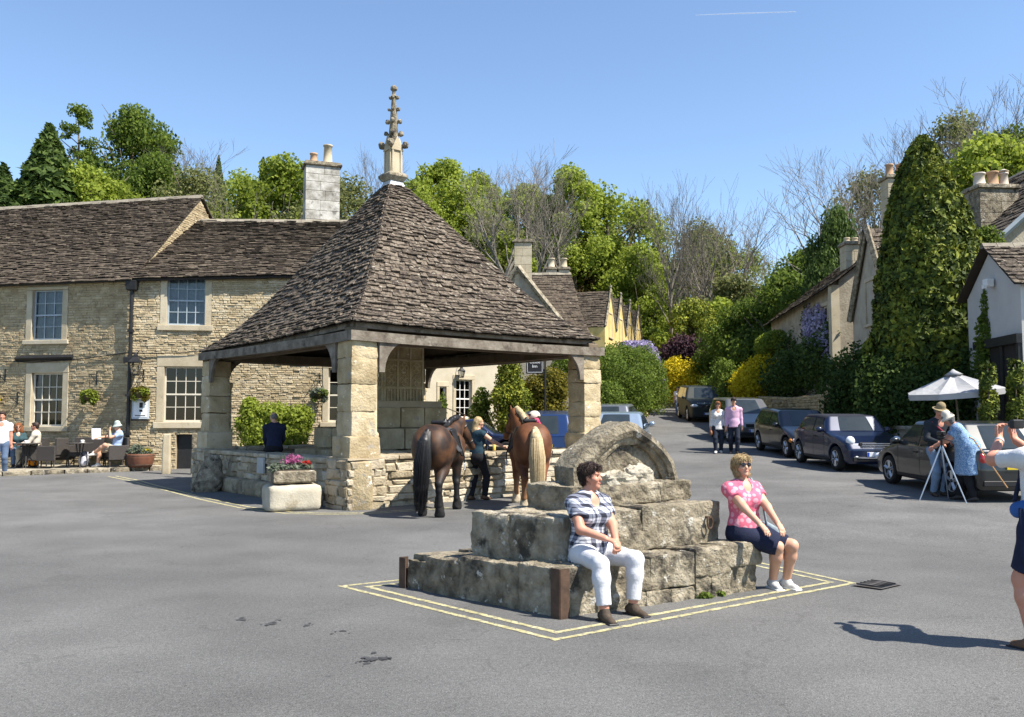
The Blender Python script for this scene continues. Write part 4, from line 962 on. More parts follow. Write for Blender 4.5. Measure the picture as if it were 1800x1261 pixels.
# porch in the gable side: dark sheet stands for the unlit opening, black timbers
for (d0, d1, z0, z1, th_, nm, m) in ((.1, 2.4, .2, 3.55, .03, 'doorway_dark_sheet', m_darkroom), (.0, 2.6, 3.55, 3.78, .14, 'porch_lintel', m_black), (.95, 1.1, .2, 3.55, .08, 'porch_post', m_black), (0.02, .14, .2, 3.55, .1, 'porch_post', m_black), (1.9, 2.02, .2, 3.55, .08, 'porch_post', m_black)):
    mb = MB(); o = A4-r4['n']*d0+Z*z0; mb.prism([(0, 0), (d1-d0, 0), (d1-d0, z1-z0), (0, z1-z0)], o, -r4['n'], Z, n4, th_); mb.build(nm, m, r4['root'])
c = A4-r4['n']*1.45+n4*.15+Z*5.25
mb = MB(); mb.box(c, (.09, .12, .11), bev=.02); mb.box(c+n4*.1-Z*.1, (.04, .06, .05)); mb.build('security_lamp_box', m_white, r4['root'])  # white security light housing on the gable
# garden wall behind the parked cars
gw_ = root('garden_wall', 'low honey-coloured stone garden wall behind the parked cars', 'wall', (11.1, 36, .9))
def long_wall(pts, par, material, ch=(.08, .16), ln=(.15, .4), th=.35):
    for i in range(len(pts)-1):
        (xa, ya_, za, ta), (xb, yb_, zb_, tb) = pts[i], pts[i+1]; a, b = Vector((xa, ya_, 0)), Vector((xb, yb_, 0)); u = (b-a).normalized(); n = u.cross(Z); W = (b-a).length; zz = min(za, zb_)-.1
        mb = MB(); mb.add([a+Z*zz, b+Z*zz, b+Z*tb, a+Z*ta, a-n*th+Z*zz, b-n*th+Z*zz, b-n*th+Z*tb, a-n*th+Z*ta], [(0, 1, 2, 3), (7, 6, 5, 4), (3, 2, 6, 7), (1, 5, 6, 2), (0, 3, 7, 4)]); mb.build('wall_core', m_mortar, par)
        pcs = rubble((a.x, a.y, zz), u, Z, n, W, max(ta, tb)-zz, ch, ln, (.02, .06), .01, top=lambda x: ta+(tb-ta)*x/W-zz, jit=.4); emit(pcs, F_STONE, 'wall_stone', material, par, 120, 40, 'wall_stones')
        x = 0
        while x < W-.02:
            w = min(random.uniform(.3, .6), W-x); t = ta+(tb-ta)*(x+w/2)/W; c = a+u*(x+w/2)-n*th/2+Z*(t+.05)
            mb = MB(); V, F = rock((0, 0, 0), (w/2-.008, th/2+.04, .06), None, .014, .25, 4, random.random()*9, 5); mb.add(V @ np.array(Matrix((u, -n, Z)).transposed()).T+np.array(c), F); mb.build('coping_stone', material, par); x += w
m_honey = mat('honey_stone', [(.22, .155, .075), (.36, .27, .14), (.46, .36, .20)], rough=.93, nscale=4, nw=.7, iw=.8, ow=.7, bump=.8, bscale=20)
long_wall([(11.5, 45, 1.3, 2.75), (11.3, 36, .85, 2.42), (11.15, 31.5, .62, 2.45), (11.0, 30.3, .55, 3.0)], gw_, m_honey)
sw_ = root('low_street_wall', 'low stone wall under the hedge on the left of the street', 'wall', (6.6, 48, 1.5))
long_wall([(5.9, 42, 1.0, 1.7), (8.2, 53, 1.8, 2.5)], sw_, m_honey)
# low front garden wall below the conifer, mostly behind the cars
fw_ = root('front_garden_wall', 'dark low stone wall in the shade under the tall conifer', 'wall', (11.2, 25, .4))
long_wall([(10.9, 30.2, .5, 1.45), (11.2, 24, .36, 1.35)], fw_, m_cottagestone)
# ---------------------------------------------------------------- foliage
def leafmat(name, cols, transl=.5, nscale=.6, iw=.9, nw=.7, rough=.75):
    return mat(name, cols, rough=rough, nscale=nscale, nw=nw, iw=iw, ow=.35, transl=transl, spec=.25, detail=3)
m_bark = mat('bark', [(.07, .055, .04), (.13, .105, .08), (.19, .165, .13)], rough=.95, nscale=6, bump=.8, bscale=18)
m_barkpale = mat('pale_bark', [(.09, .078, .062), (.16, .142, .116), (.24, .215, .18)], rough=.95, nscale=5, ow=.5, bump=.6, bscale=14)
L_spring = leafmat('spring_leaves', [(.14, .18, .022), (.24, .30, .036), (.34, .40, .065)])
L_mid = leafmat('green_leaves', [(.06, .095, .013), (.12, .175, .024), (.20, .26, .042)])
L_dark = leafmat('dark_leaves', [(.030, .056, .012), (.062, .102, .020), (.11, .16, .034)], transl=.35)
L_olive = leafmat('olive_leaves', [(.11, .125, .04), (.19, .205, .07), (.28, .285, .11)])
L_bronze = leafmat('bronze_leaves', [(.075, .05, .022), (.15, .10, .042), (.21, .165, .06)])
L_yellow = leafmat('yellow_leaves', [(.26, .21, .006), (.50, .40, .010), (.68, .54, .02)], transl=.3)
L_gold = leafmat('golden_conifer', [(.06, .085, .010), (.15, .18, .018), (.28, .29, .03)], transl=.2, nscale=2.0)
L_goldbush = leafmat('golden_bush', [(.07, .07, .012), (.17, .155, .02), (.28, .23, .03)])
L_purple = leafmat('purple_leaves', [(.022, .010, .014), (.05, .022, .03), (.08, .035, .045)], transl=.2)
L_lilac = leafmat('wisteria_blossom', [(.24, .20, .36), (.40, .36, .52), (.56, .52, .64)], transl=.3)
L_thuja = leafmat('thuja_sprays', [(.034, .052, .009), (.095, .125, .016), (.20, .225, .028), (.30, .305, .04)], transl=.12, nscale=1.6, nw=.9, iw=.8)
def leaves(pts, nrm, size, aspect=1.5, tilt=.8, droop=0.0):
    """one leaf-sized rhombus per point: returns V,F"""
    n = len(pts); d = rng.normal(size=(n, 3)); nrm = nrm+tilt*d; nrm /= np.linalg.norm(nrm, axis=1, keepdims=True)+1e-9
    a = rng.normal(size=(n, 3)); a[:, 2] -= droop; a -= nrm*np.sum(a*nrm, 1, keepdims=True); a /= np.linalg.norm(a, axis=1, keepdims=True)+1e-9
    b = np.cross(nrm, a); s = (size*rng.uniform(.6, 1.35, n))[:, None]
    V = np.stack([pts-a*s*.5*aspect, pts+b*s*.5+a*s*.08, pts+a*s*.5*aspect, pts-b*s*.5+a*s*.08], 1).reshape(-1, 3)
    return V, np.arange(4*n).reshape(n, 4)
def blob_pts(blobs, n, shell=.35, lump=.18, lsc=.9):
    """points in the outer shell of lumpy ellipsoids (cx,cy,cz,rx,ry,rz)"""
    blobs = np.array(blobs, float); w = (blobs[:, 3]*blobs[:, 4]+blobs[:, 4]*blobs[:, 5]+blobs[:, 3]*blobs[:, 5]); w /= w.sum()
    k = rng.choice(len(blobs), n, p=w); d = rng.normal(size=(n, 3)); d /= np.linalg.norm(d, axis=1, keepdims=True)
    r = 1-shell*rng.random(n)**1.6; bl = blobs[k]
    r = r*(1+lump*snoise(d*2.2+bl[:, :3]*.7, lsc*1.3)+lump*.7*snoise(d*6+bl[:, :3], 1.0, 2))
    p = bl[:, :3]+d*bl[:, 3:]*r[:, None]; nn = d/bl[:, 3:]; nn /= np.linalg.norm(nn, axis=1, keepdims=True)
    return p, nn
def crown_blobs(R, H, n, z0, lean=0.0, flat=.8):
    """sub-crowns scattered through an egg-shaped crown"""
    out = []
    for i in range(n):
        t = random.random(); a = random.uniform(0, 6.28); rr = R*math.sqrt(max(.05, 1-(2*t-.85)**2*.9))*random.uniform(.25, .95)
        s = R*random.uniform(.13, .33)
        out.append((rr*math.cos(a)+lean*t*R, rr*math.sin(a), z0+t*H*.82+.1*H, s, s, s*flat))
    return out
def trunk_mesh(H, r, limbs, seed, z_first=.35, spread=.35):
    st = random.getstate(); random.seed(seed); mb = MB()
    bend = [Vector((random.uniform(-.03, .03)*H*i/5, random.uniform(-.03, .03)*H*i/5, H*i/5)) for i in range(6)]
    mb.tube(bend, [r*1.25, r, r*.85, r*.65, r*.42, r*.15], 7)
    for k in range(limbs):
        t = z_first+(.95-z_first)*k/limbs; i = int(t*5); f = t*5-i; p = bend[i].lerp(bend[min(5, i+1)], f); a = random.uniform(0, 6.28); L = H*spread*(1.15-t*.6)*random.uniform(.7, 1.2)
        q = p+Vector((math.cos(a)*L*.6, math.sin(a)*L*.6, L*.45)); e = p+Vector((math.cos(a)*L, math.sin(a)*L, L*.9)); mb.tube([p, q, e], [r*.42*(1-t*.5), r*.26*(1-t*.5), r*.06], 5)
    random.setstate(st); return mb.mesh('trunk', True)
def leafy(name, nleaf, R, H, z0, nb, leaf, lm, seed, trunk_r=.22, tilt=.9, shell=.5):
    random.seed(seed); bl = crown_blobs(R, H, nb, z0); p, nn = blob_pts(bl, nleaf, shell); V, F = leaves(p, nn, np.full(len(p), leaf), 1.3, tilt)
    cm = npmesh(name+'_crown', V, F); tm = trunk_mesh(z0+H*.85, trunk_r, 9, seed); return (tm, m_bark, cm, lm)
def bare(name, H, r, seed, lv=5, spread=.55, up=.5, tw=None, bm=None, fan=3):
    """leafless tree: recursive tapering branches"""
    R = random.Random(seed); V = []; F = []
    def seg(p, d, L, r0, r1, n):
        a = d.orthogonal().normalized(); b = d.cross(a); o = len(V); q = p+d*L
        for (c, rr) in ((p, max(r0, .0075)), (q, max(r1, .0075))):
            for k in range(n):
                t = 2*math.pi*k/n; V.append(tuple(c+a*math.cos(t)*rr+b*math.sin(t)*rr))
        for k in range(n): F.append((o+k, o+(k+1) % n, o+n+(k+1) % n, o+n+k))
        return q
    def grow(p, d, L, rr, lev):
        n = 6 if lev == 0 else (4 if lev < 3 else 3); k = 3 if lev < 3 else 2
        for i in range(k):
            r1 = rr*(1-.28/k*1.3); p = seg(p, d, L/k, rr, r1, n); rr = r1
            d = (d+Vector((R.uniform(-1, 1), R.uniform(-1, 1), R.uniform(-.5, .9)))*.13*(1+lev*.25)).normalized()
            if lev and lev < lv and i < k-1 and R.random() < .75:
                s = Vector((R.uniform(-1, 1), R.uniform(-1, 1), R.uniform(-.2, 1)*up)).normalized(); grow(p, (d*.8+s*spread*1.3).normalized(), L*R.uniform(.45, .65), rr*.5, lev+1)
        if lev < lv:
            for j in range(fan if lev else fan+1):
                s = Vector((R.uniform(-1, 1), R.uniform(-1, 1), R.uniform(-.1, 1)*up)).normalized()
                grow(p, (d+s*spread*1.2).normalized(), L*R.uniform(.58, .86), rr*R.uniform(.52, .74), lev+1)
    grow(Vector((0, 0, -.3)), Vector((R.uniform(-.05, .05), 0, 1)).normalized(), H*.34, r, 0)
    return npmesh(name, V, F, True)
TREE_N = 0
def put_tree(name, label, cat, proto, px, Y, top_y=None, H=1.0, sx=1.0, rot=None, group=None, z=None):
    """proto = (trunk mesh, bark, crown mesh or None, leaf material) ; placed on the hillside at its own distance, scaled to its real height"""
    x = P(px, 700, Y).x; zz = float(terrain_z(x, Y))-.15 if z is None else z
    tm, bm_, cm, lm = proto
    r = root(name, label, cat, (x, Y, zz), random.uniform(0, 6.28) if rot is None else rot, group)
    src = cm if cm is not None else tm
    if 'h' not in src: src['h'] = max(v.co.z for v in src.vertices)
    if top_y is not None: H = (P(px, top_y, Y).z-zz)/src['h']
    for nm, me, mm in (('trunk', tm, bm_), ('crown', cm, lm)):
        if me is None: continue
        if not me.materials: me.materials.append(mm)
        o = bpy.data.objects.new(nm, me); COL.objects.link(o); o.parent = r; o.scale = (H*sx, H*sx, H)
    return r
def recol(proto, lm, nm):
    tm, bm_, cm, _ = proto; c2 = cm.copy(); c2.materials.clear(); return (tm, bm_, c2, lm)
pt_a = leafy('broad_tree', 21000, 3.6, 7.5, 1.2, 85, .165, L_spring, 11)
pt_b = leafy('broad_tree', 24000, 4.2, 8.5, 1.2, 95, .17, L_mid, 12)
pt_d = leafy('airy_tree', 11000, 3.4, 8.5, 1.0, 70, .135, L_olive, 13, shell=.8)
pt_da = recol(pt_d, L_spring, 'x'); pt_br = recol(pt_d, L_bronze, 'x'); pt_bd = recol(pt_b, L_dark, 'x'); pt_ao = recol(pt_a, L_olive, 'x'); pt_ay = recol(pt_a, L_gold, 'x')
pt_f = leafy('feathery_tree', 9000, 2.4, 10, 4.0, 55, .16, L_mid, 14, shell=.75)
# spruce / fir
def conifer_proto(n, R, H, leaf, lm, seed, pw=.9, z0=.5, layers=None):
    random.seed(seed); t = 1-rng.random(n)**.62; a = rng.uniform(0, 6.28, n); lay = np.sin(t*60+a*2)*.10
    r = R*(1-t)**pw*(.55+.45*rng.random(n)**.5)*(1+lay+.16*snoise(np.stack([np.cos(a)*2, np.sin(a)*2, t*9], 1), 1.2)); z = z0+t*H-.25*r
    p = np.stack([r*np.cos(a), r*np.sin(a), z], 1); nn = np.stack([np.cos(a), np.sin(a), np.full(n, .5)], 1); V, F = leaves(p, nn, np.full(n, leaf), 1.9, .7, .6)
    mb = MB(); mb.tube([(0, 0, -.2), (0, 0, H*.95)], [R*.09, .02], 7); return (mb.mesh('trunk', True), m_bark, npmesh('conifer_crown', V, F), lm)
pt_c = conifer_proto(16000, 3.4, 11, .22, L_dark, 3)
b1, b2, b3, b4 = (bare('bare_trunk', 11, .27, 21, 5, .55, .7), bare('bare_trunk', 12, .28, 22, 5, .42, .9), bare('bare_trunk', 10, .24, 29, 5, .6, .6, fan=2), bare('bare_trunk', 11, .24, 24, 5, .5, .8, fan=2))
pb1, pb2, pb3, pb4 = [(b, m_barkpale, None, None) for b in (b1, b2, b3, b4)]
TREES = [
 # (name, label, proto, px, Y, top_y, width factor)
 ('conifer_tree', 'dark spreading conifer above the inn roof at the far left', pt_c, 70, 62, 215, 1.35),
 ('conifer_tree', 'dark conifer at the very left edge above the inn roof', pt_c, -10, 60, 285, 1.3),
 ('feathery_tree', 'slim feathery tree rising between the dark conifer and the big round tree', pt_f, 125, 78, 182, .9),
 ('broad_tree', 'tallest rounded green tree on the left skyline', pt_b, 222, 76, 178, .82),
 ('broad_tree', 'bright spring-green tree low behind the left inn roof', pt_a, 150, 64, 285, 1.0),
 ('broad_tree', 'mid green tree between the tall round tree and the bare trees on the left', pt_b, 262, 70, 262, .7),
 ('bare_tree', 'pale grey bare tree on the left skyline, first right of the tall round tree', pb1, 318, 75, 228, 1.0),
 ('bare_tree', 'pale bare tree on the left skyline, second right of the tall round tree', pb3, 372, 76, 240, 1.0),
 ('bare_tree', 'small bare twiggy tree just above the inn roof gable', pb4, 400, 60, 300, 1.2),
 ('conifer_tree', 'small dark spruce among bare trees, left of the inn chimney', pt_c, 455, 84, 275, .55),
 ('conifer_tree', 'small dark spruce among bare trees above the inn gable', pt_c, 375, 82, 272, .55),
 ('airy_tree', 'olive airy tree above the inn gable', pt_d, 330, 66, 285, 1.1),
 ('broad_tree', 'fresh green tree just left of the inn chimney', pt_a, 490, 74, 272, .95),
 ('bare_tree', 'fine bare tree between the inn chimney and the pinnacle', pb2, 640, 72, 245, .9),
 ('airy_tree', 'pale olive tree behind the inn chimney', pt_d, 600, 66, 300, 1.1),
 ('broad_tree', 'large spring-green tree directly right of the pinnacle', pt_a, 775, 74, 276, 1.0),
 ('broad_tree', 'second spring-green tree behind the pinnacle roof slope', pt_da, 730, 68, 330, 1.0),
 ('bare_tree', 'tall dark bare tree standing left of the square cottage chimney', pb1, 885, 62, 252, .95),
 ('bare_tree', 'tall dark bare tree standing right above the square cottage chimney', pb2, 935, 60, 250, .9),
 ('bare_tree', 'wide bare tree leaning right of the square cottage chimney', pb3, 985, 62, 285, 1.0),
 ('broad_tree', 'spring-green rounded tree on the skyline mid picture', pt_a, 1010, 82, 290, .95),
 ('broad_tree', 'yellow-green tree on the skyline right of the wide bare tree', pt_da, 1065, 84, 318, 1.0),
 ('bronze_tree', 'reddish-bronze tree above the yellow gables, left of the pair', pt_br, 1040, 84, 402, .95),
 ('bronze_tree', 'reddish-bronze tree above the yellow gables, right of the pair', pt_br, 1095, 86, 415, .9),
 ('bare_tree', 'slender tall bare tree standing alone above the street, left of the valley gap', pb2, 1170, 70, 288, .8),
 ('bare_tree', 'slim bare tree next to the tallest one above the street', pb4, 1215, 74, 310, .75),
 ('bare_tree', 'bushy bare tree with hazy twigs right above the street', pb1, 1275, 72, 335, 1.0),
 ('bare_tree', 'small bare tree in the dip of the skyline', pb3, 1345, 88, 400, 1.0),
 ('airy_tree', 'pale green airy tree on the skyline behind the slender bare tree', pt_d, 1130, 92, 352, .9),
 ('airy_tree', 'pale airy tree on the skyline above the yellow bush', pt_d, 1240, 94, 378, 1.0),
 ('broad_tree', 'bright green tree below the slender bare tree, beside the bronze pair', pt_a, 1130, 78, 425, .8),
 ('broad_tree', 'dark green tree right of the yellow gables', pt_bd, 1165, 82, 480, .9),
 ('yellow_tree', 'yellow-green rounded tree above the end of the street', pt_ay, 1225, 62, 520, .85),
 ('broad_tree', 'olive tree above the street end beside the yellow-green one', pt_ao, 1290, 66, 480, .9),
 ('broad_tree', 'big dark green tree left of the wisteria cottage', pt_b, 1385, 50, 470, 1.0),
 ('broad_tree', 'mid green tree rising behind the wisteria cottage roof', pt_b, 1420, 60, 432, .9),
 ('broad_tree', 'dark green tree over the road by the clipped round bush', pt_b, 1320, 52, 520, .9),
 ('bare_tree', 'big hazy bare tree behind the wisteria cottage chimney', pb3, 1455, 54, 285, 1.0),
 ('bare_tree', 'bare twiggy tree behind the tall conifer, left', pb1, 1540, 60, 238, .9),
 ('bare_tree', 'tall bare tree on the right skyline behind the tall conifer', pb2, 1620, 66, 185, 1.0),
 ('bare_tree', 'bare tree at the upper right corner', pb4, 1790, 58, 135, 1.0),
 ('broad_tree', 'green leafy tree behind the three chimney pots', pt_a, 1775, 56, 225, .9),
 ('broad_tree', 'mid green tree at the right edge above the tall house', pt_b, 1800, 60, 215, .8),
 ('airy_tree', 'hazy olive tree on the right skyline between conifer and chimney pots', pt_d, 1690, 70, 190, 1.0),
 ('bare_tree', 'second bare tree at the upper right above the three chimney pots', pb1, 1735, 64, 160, 1.0),
 ('airy_tree', 'olive tree on the skyline just left of the tall conifer', pt_d, 1530, 66, 290, .9),
 ('broad_tree', 'spring-green tree on the hill behind the two tall dark bare trees', pt_a, 925, 88, 318, .95),
 ('airy_tree', 'pale spring-green tree filling the skyline left of the slender bare tree', pt_da, 1115, 98, 345, 1.0),
 ('airy_tree', 'pale spring-green tree low in the valley gap', pt_da, 1315, 98, 430, 1.0),
 ('broad_tree', 'spring-green tree behind the bushy bare tree above the street', pt_a, 1245, 100, 405, .9),
 ('broad_tree', 'spring-green tree on the hill between the pinnacle and the bare trees', pt_a, 845, 92, 300, .9),
 ('airy_tree', 'fresh green airy tree on the skyline left of the pinnacle', pt_da, 560, 92, 300, 1.0),
 ('airy_tree', 'fresh green airy tree on the left skyline above the inn gable', pt_da, 420, 94, 292, 1.0),
 ('ivy_tree', 'dark ivy-clad tree behind the wisteria cottage chimney', pt_bd, 1475, 46, 352, .45),
]
for nm, lab, pr, px, Y, ty, sx in TREES: put_tree(nm, lab, 'tree', pr, px, Y, ty, sx=sx)
# the woodland behind reads as one mass
Vs = []; o = 0
def mass(name, label, trees, lm, n, leaf):
    P_, N_ = [], []
    for (px, Y, R, H) in trees:
        x = P(px, 700, Y).x; z = float(terrain_z(x, Y)); bl = [(x+b[0], Y+b[1], z+b[2], b[3], b[4], b[5]) for b in crown_blobs(R, H, 22, .2)]
        p, nn = blob_pts(bl, n, .45); P_.append(p); N_.append(nn)
    p = np.concatenate(P_); V, F = leaves(p, np.concatenate(N_), np.full(len(p), leaf), 1.3, .9)
    ob = link(name, npmesh(name, V, F), lm, kind='stuff'); ob['label'] = label; ob['category'] = 'woodland'
random.seed(5)
sk = lambda px: np.interp(px, [-100, 60, 220, 330, 480, 600, 760, 900, 1050, 1150, 1250, 1350, 1420, 1520, 1620, 1800, 1900], [320, 290, 270, 300, 300, 320, 320, 330, 340, 400, 440, 480, 450, 380, 300, 260, 240])
ma, mb_, mc = [], [], []
for k in range(210):
    px = random.uniform(-120, 1930); Y = random.uniform(52, 104)
    x = P(px, 700, Y).x; z = float(terrain_z(x, Y)); Hmax = P(px, float(sk(px)), Y).z-z; H = min(random.uniform(4, 8.5), Hmax)
    if H < 1.5 or (Y < 78 and 940 < px < 1150) or (Y < 62 and 500 < px < 1400): continue
    (ma, mb_, mc)[k % 3].append((px, Y, min(H*.55, random.uniform(2.2, 3.6)), H))
mass('woodland', 'fresh green woodland covering the hillside behind the village', ma, L_spring, 4200, .22)
mass('woodland', 'darker green woodland trees in the hillside hollows', mb_, L_mid, 4200, .22)
mass('woodland', 'olive grey budding woodland between the green trees', mc, L_olive, 2600, .19)
# ---------------------------------------------------------------- bushes, hedges, climbers near the street
def bush(name, label, cat, blobs, n, leaf, lm, shell=.55, tilt=.9, asp=1.3, droop=0, extra=None, lump=.30):
    bl = np.array(blobs, float); base = Vector((bl[:, 0].mean(), bl[:, 1].mean(), float((bl[:, 2]-bl[:, 5]).min())))
    r = root(name, label, cat, base); p, nn = blob_pts(bl, n, shell, lump); V, F = leaves(p, nn, np.full(n, leaf), asp, tilt, droop)
    link('foliage', npmesh('foliage', V, F), lm, r)
    mb = MB(); mb.tube([base-Z*.1, Vector(bl[0, :3])], [.09, .03], 6)
    for b in bl[1:7]: mb.tube([base+Z*.1, Vector(b[:3])], [.05, .015], 5)
    mb.build('stem', m_bark, r, smooth=True)
    if extra:
        bl2, n2, leaf2, lm2, nm2 = extra; p, nn = blob_pts(bl2, n2, .5); V, F = leaves(p, nn, np.full(n2, leaf2), 1.5, .9, 1.0); link(nm2, npmesh(nm2, V, F), lm2, r)
    return r
def B(px, py, Y, rx, ry, rz): p = P(px, py, Y); return (p.x, p.y, p.z, rx, ry, rz)
# the tall thuja
tb = P(1650, 720, 27.0); tz = gz(tb.x, tb.y); tr = root('tall_conifer', 'tall golden-green conical conifer beside the right-hand cottages', 'tree', (tb.x, tb.y, tz))
n = 52000; TH = P(1630, 240, 27.0).z-tz; t = 1-rng.random(n)**.75; a = rng.uniform(0, 6.283, n)
prof = np.interp(t, [0, .12, .3, .55, .75, .88, .96, 1.0], [1.92, 2.02, 1.95, 1.56, 1.12, .72, .40, .05])
cl = snoise(np.stack([np.cos(a)*3.2, np.sin(a)*3.2, t*15], 1), 1.0)*.08+snoise(np.stack([np.cos(a)*8, np.sin(a)*8, t*34], 1), 1.0, 3)*.09
r_ = prof*(1+cl)*(1-.22*rng.random(n)**2); p = np.stack([tb.x+r_*np.cos(a)-.25*t, tb.y+r_*np.sin(a), tz+t*TH], 1)
nn = np.stack([np.cos(a), np.sin(a), np.full(n, .35)], 1); V, F = leaves(p, nn, np.full(n, .115), 2.0, .75, .7); link('crown', npmesh('crown', V, F), L_thuja, tr)
mb = MB(); mb.tube([(tb.x, tb.y, tz-.1), (tb.x, tb.y, tz+TH*.9)], [.28, .03], 8); mb.lathe([(1.35, .3), (1.4, 2.5), (1.1, 5), (.6, 8), (.1, TH-1)], (tb.x-.1, tb.y, tz), 14); mb.build('trunk', mat('painted_inner_shade', [(.015, .02, .008), (.025, .03, .012)]), tr)  # trunk plus a core hull; the crown's inner shade is put into their colour
bush('ivy_hedge', 'dark ivy hedge under the tall conifer behind the parked cars', 'hedge', [B(1500, 690, 28.5, .9, .8, 1.7), B(1545, 690, 27.5, 1.0, .9, 1.4), B(1600, 715, 25.8, 1.1, .9, 1.2), B(1660, 710, 25.2, 1.1, .9, 1.2), B(1715, 690, 25.0, .8, .8, 1.6), B(1560, 700, 26.2, 1.0, .8, 1.4), B(1480, 720, 28.5, .7, .6, 1.2), B(1625, 700, 25.6, 1.0, .8, 1.2)], 30400, 0.091, L_dark)
bush('ivy_climber', 'ivy climbing the edge of the white cottage gable', 'climber', [B(1736, 600, 23.6, .28, .3, .9), B(1742, 540, 23.6, .22, .3, .7), B(1752, 490, 23.4, .16, .2, .5), B(1733, 660, 23.6, .3, .3, .9), B(1735, 425, 27.6, .55, .3, .5), B(1722, 450, 27.6, .4, .3, .6)], 9500, 0.070, L_mid)
bush('green_hedge', 'big rounded green hedge on the left of the street', 'hedge', [B(1075, 675, 37, .9, 1.2, 1.2), B(1105, 658, 39, 1.1, 1.4, 1.2), B(1070, 645, 38, .7, 1.2, .9), B(1100, 690, 37.5, 1.2, 1.2, 1.1), B(1135, 665, 42, .9, 1.4, 1.4), B(1065, 705, 35.5, .8, .9, .8), B(1140, 695, 43, .9, 1.2, .9), B(1088, 632, 39, .8, 1.2, .7), B(1120, 640, 41, .6, .9, .7), B(1145, 660, 43, .6, .9, .9)], 57000, 0.070, L_mid)
bush('wisteria', 'pale lilac wisteria trailing over the green hedge', 'climber', [B(1125, 612, 44, .7, .8, .35), B(1142, 632, 44, .5, .7, .6), B(1150, 652, 44, .4, .6, .7), B(1108, 608, 46, .5, .8, .25), B(1155, 675, 45, .4, .5, .7)], 7220, 0.091, L_lilac, shell=.6, asp=1.6, droop=1.5)
bush('yellow_bush', 'bright yellow bush at the end of the street on the left', 'bush', [B(1188, 660, 55, 1.0, 1.0, 1.1), B(1208, 665, 54, 1.1, 1.0, 1.1), B(1225, 680, 53, .8, .9, .8), B(1178, 650, 55, .6, .8, .7), B(1195, 690, 54, 1.1, .9, .9)], 9500, 0.112, L_yellow)
bush('yellow_bush', 'bright yellow bush above the garden wall by the dark four-wheel drive', 'bush', [B(1330, 660, 42, .85, .8, .8), B(1345, 645, 42, .6, .7, .6), B(1315, 680, 41.5, .8, .8, .8), B(1360, 670, 42, .7, .7, .7), B(1305, 670, 42, .5, .6, .6)], 10450, 0.091, L_yellow)
bush('laurel_bush', 'dull green bush between the two yellow bushes', 'bush', [B(1275, 665, 46, .7, .8, 1.0), B(1285, 690, 45, .6, .7, .8), B(1252, 690, 50, .8, .8, 1.0), B(1240, 650, 54, 1.0, .8, 1.3)], 8550, 0.105, L_mid)
bush('clipped_bush', 'neat rounded bright green bush in front of the wisteria cottage', 'bush', [B(1368, 603, 42, .95, .9, .62), B(1345, 607, 42, .5, .6, .5), B(1390, 605, 42, .45, .6, .52)], 10450, 0.084, L_spring, lump=.08)
bush('dark_shrub', 'dark shrubs overhanging the garden wall on the right', 'bush', [B(1400, 650, 38, 1.2, .9, 1.0), B(1440, 640, 35, 1.0, .8, 1.2), B(1380, 670, 40, 1.0, .8, .8), B(1420, 615, 40, 1.2, 1, 1.0), B(1465, 670, 32.5, .6, .6, .9), B(1330, 630, 50, 1.6, 1.0, 1.6), B(1290, 625, 56, 1.8, 1.0, 2.0)], 19000, 0.112, L_dark)
bush('purple_shrub', 'dark purple-leaved shrub at the end of the street', 'bush', [B(1200, 615, 60, 1.2, 1.0, 1.1), B(1222, 620, 60, 1.0, 1.0, 1.0), B(1180, 625, 60, .9, .9, .9)], 6650, 0.126, L_purple)
bush('wisteria', 'purple wisteria covering the front of the shaded cottage on the right', 'climber', [B(1440, 600, 36.4, .35, .9, 1.5), B(1425, 580, 37.8, .3, .9, 1.2), B(1455, 620, 34.8, .3, .7, 1.2), B(1465, 590, 34.2, .25, .6, .9), B(1430, 640, 37.2, .4, .9, 1.0)], 7980, 0.098, L_dark,
     extra=([B(1440, 590, 36.2, .42, .9, 1.3), B(1428, 570, 37.4, .36, .8, .9), B(1458, 610, 34.6, .36, .6, .9)], 4940, 0.091, L_lilac, 'blossom'))
bush('golden_conifer', 'bushy golden-green conifer seen through the hall arch', 'tree', [B(896, 690, 32.5, .62, .6, .7), B(896, 660, 32.5, .50, .5, .6), B(897, 636, 32.5, .34, .35, .5), B(885, 700, 32.3, .5, .5, .5), B(910, 700, 32.3, .5, .5, .5), B(898, 735, 32.5, .7, .6, .8)], 13300, 0.070, L_gold)
bush('golden_shrub', 'bronze-gold shrub under the hanging inn sign', 'bush', [B(960, 690, 33.5, .75, .6, .65), B(980, 680, 33.5, .5, .5, .6), B(942, 685, 33.5, .5, .5, .6), B(968, 665, 33.5, .45, .5, .45), B(962, 730, 33.5, .9, .6, .8)], 11400, 0.077, L_goldbush)
bush('green_shrub', 'small dark green shrub by the cream wall seen through the hall', 'bush', [B(847, 705, 33, .35, .4, .5), B(842, 730, 33, .4, .4, .5), B(990, 640, 37, .5, .5, .5), B(778, 715, 32.6, .16, .2, .5)], 4750, 0.070, L_mid)
bush('green_bush', 'fresh green leafy bush against the inn wall inside the left arch', 'bush', [B(445, 745, 26.4, .55, .4, .55), B(480, 735, 26.4, .6, .4, .5), B(520, 745, 26.4, .5, .4, .6), B(460, 770, 26.2, .6, .4, .5), B(505, 775, 26.2, .6, .4, .5), B(535, 735, 26.5, .3, .3, .4), B(440, 715, 26.5, .3, .3, .3), B(470, 800, 26.1, .7, .4, .5)], 17100, 0.070, L_spring)
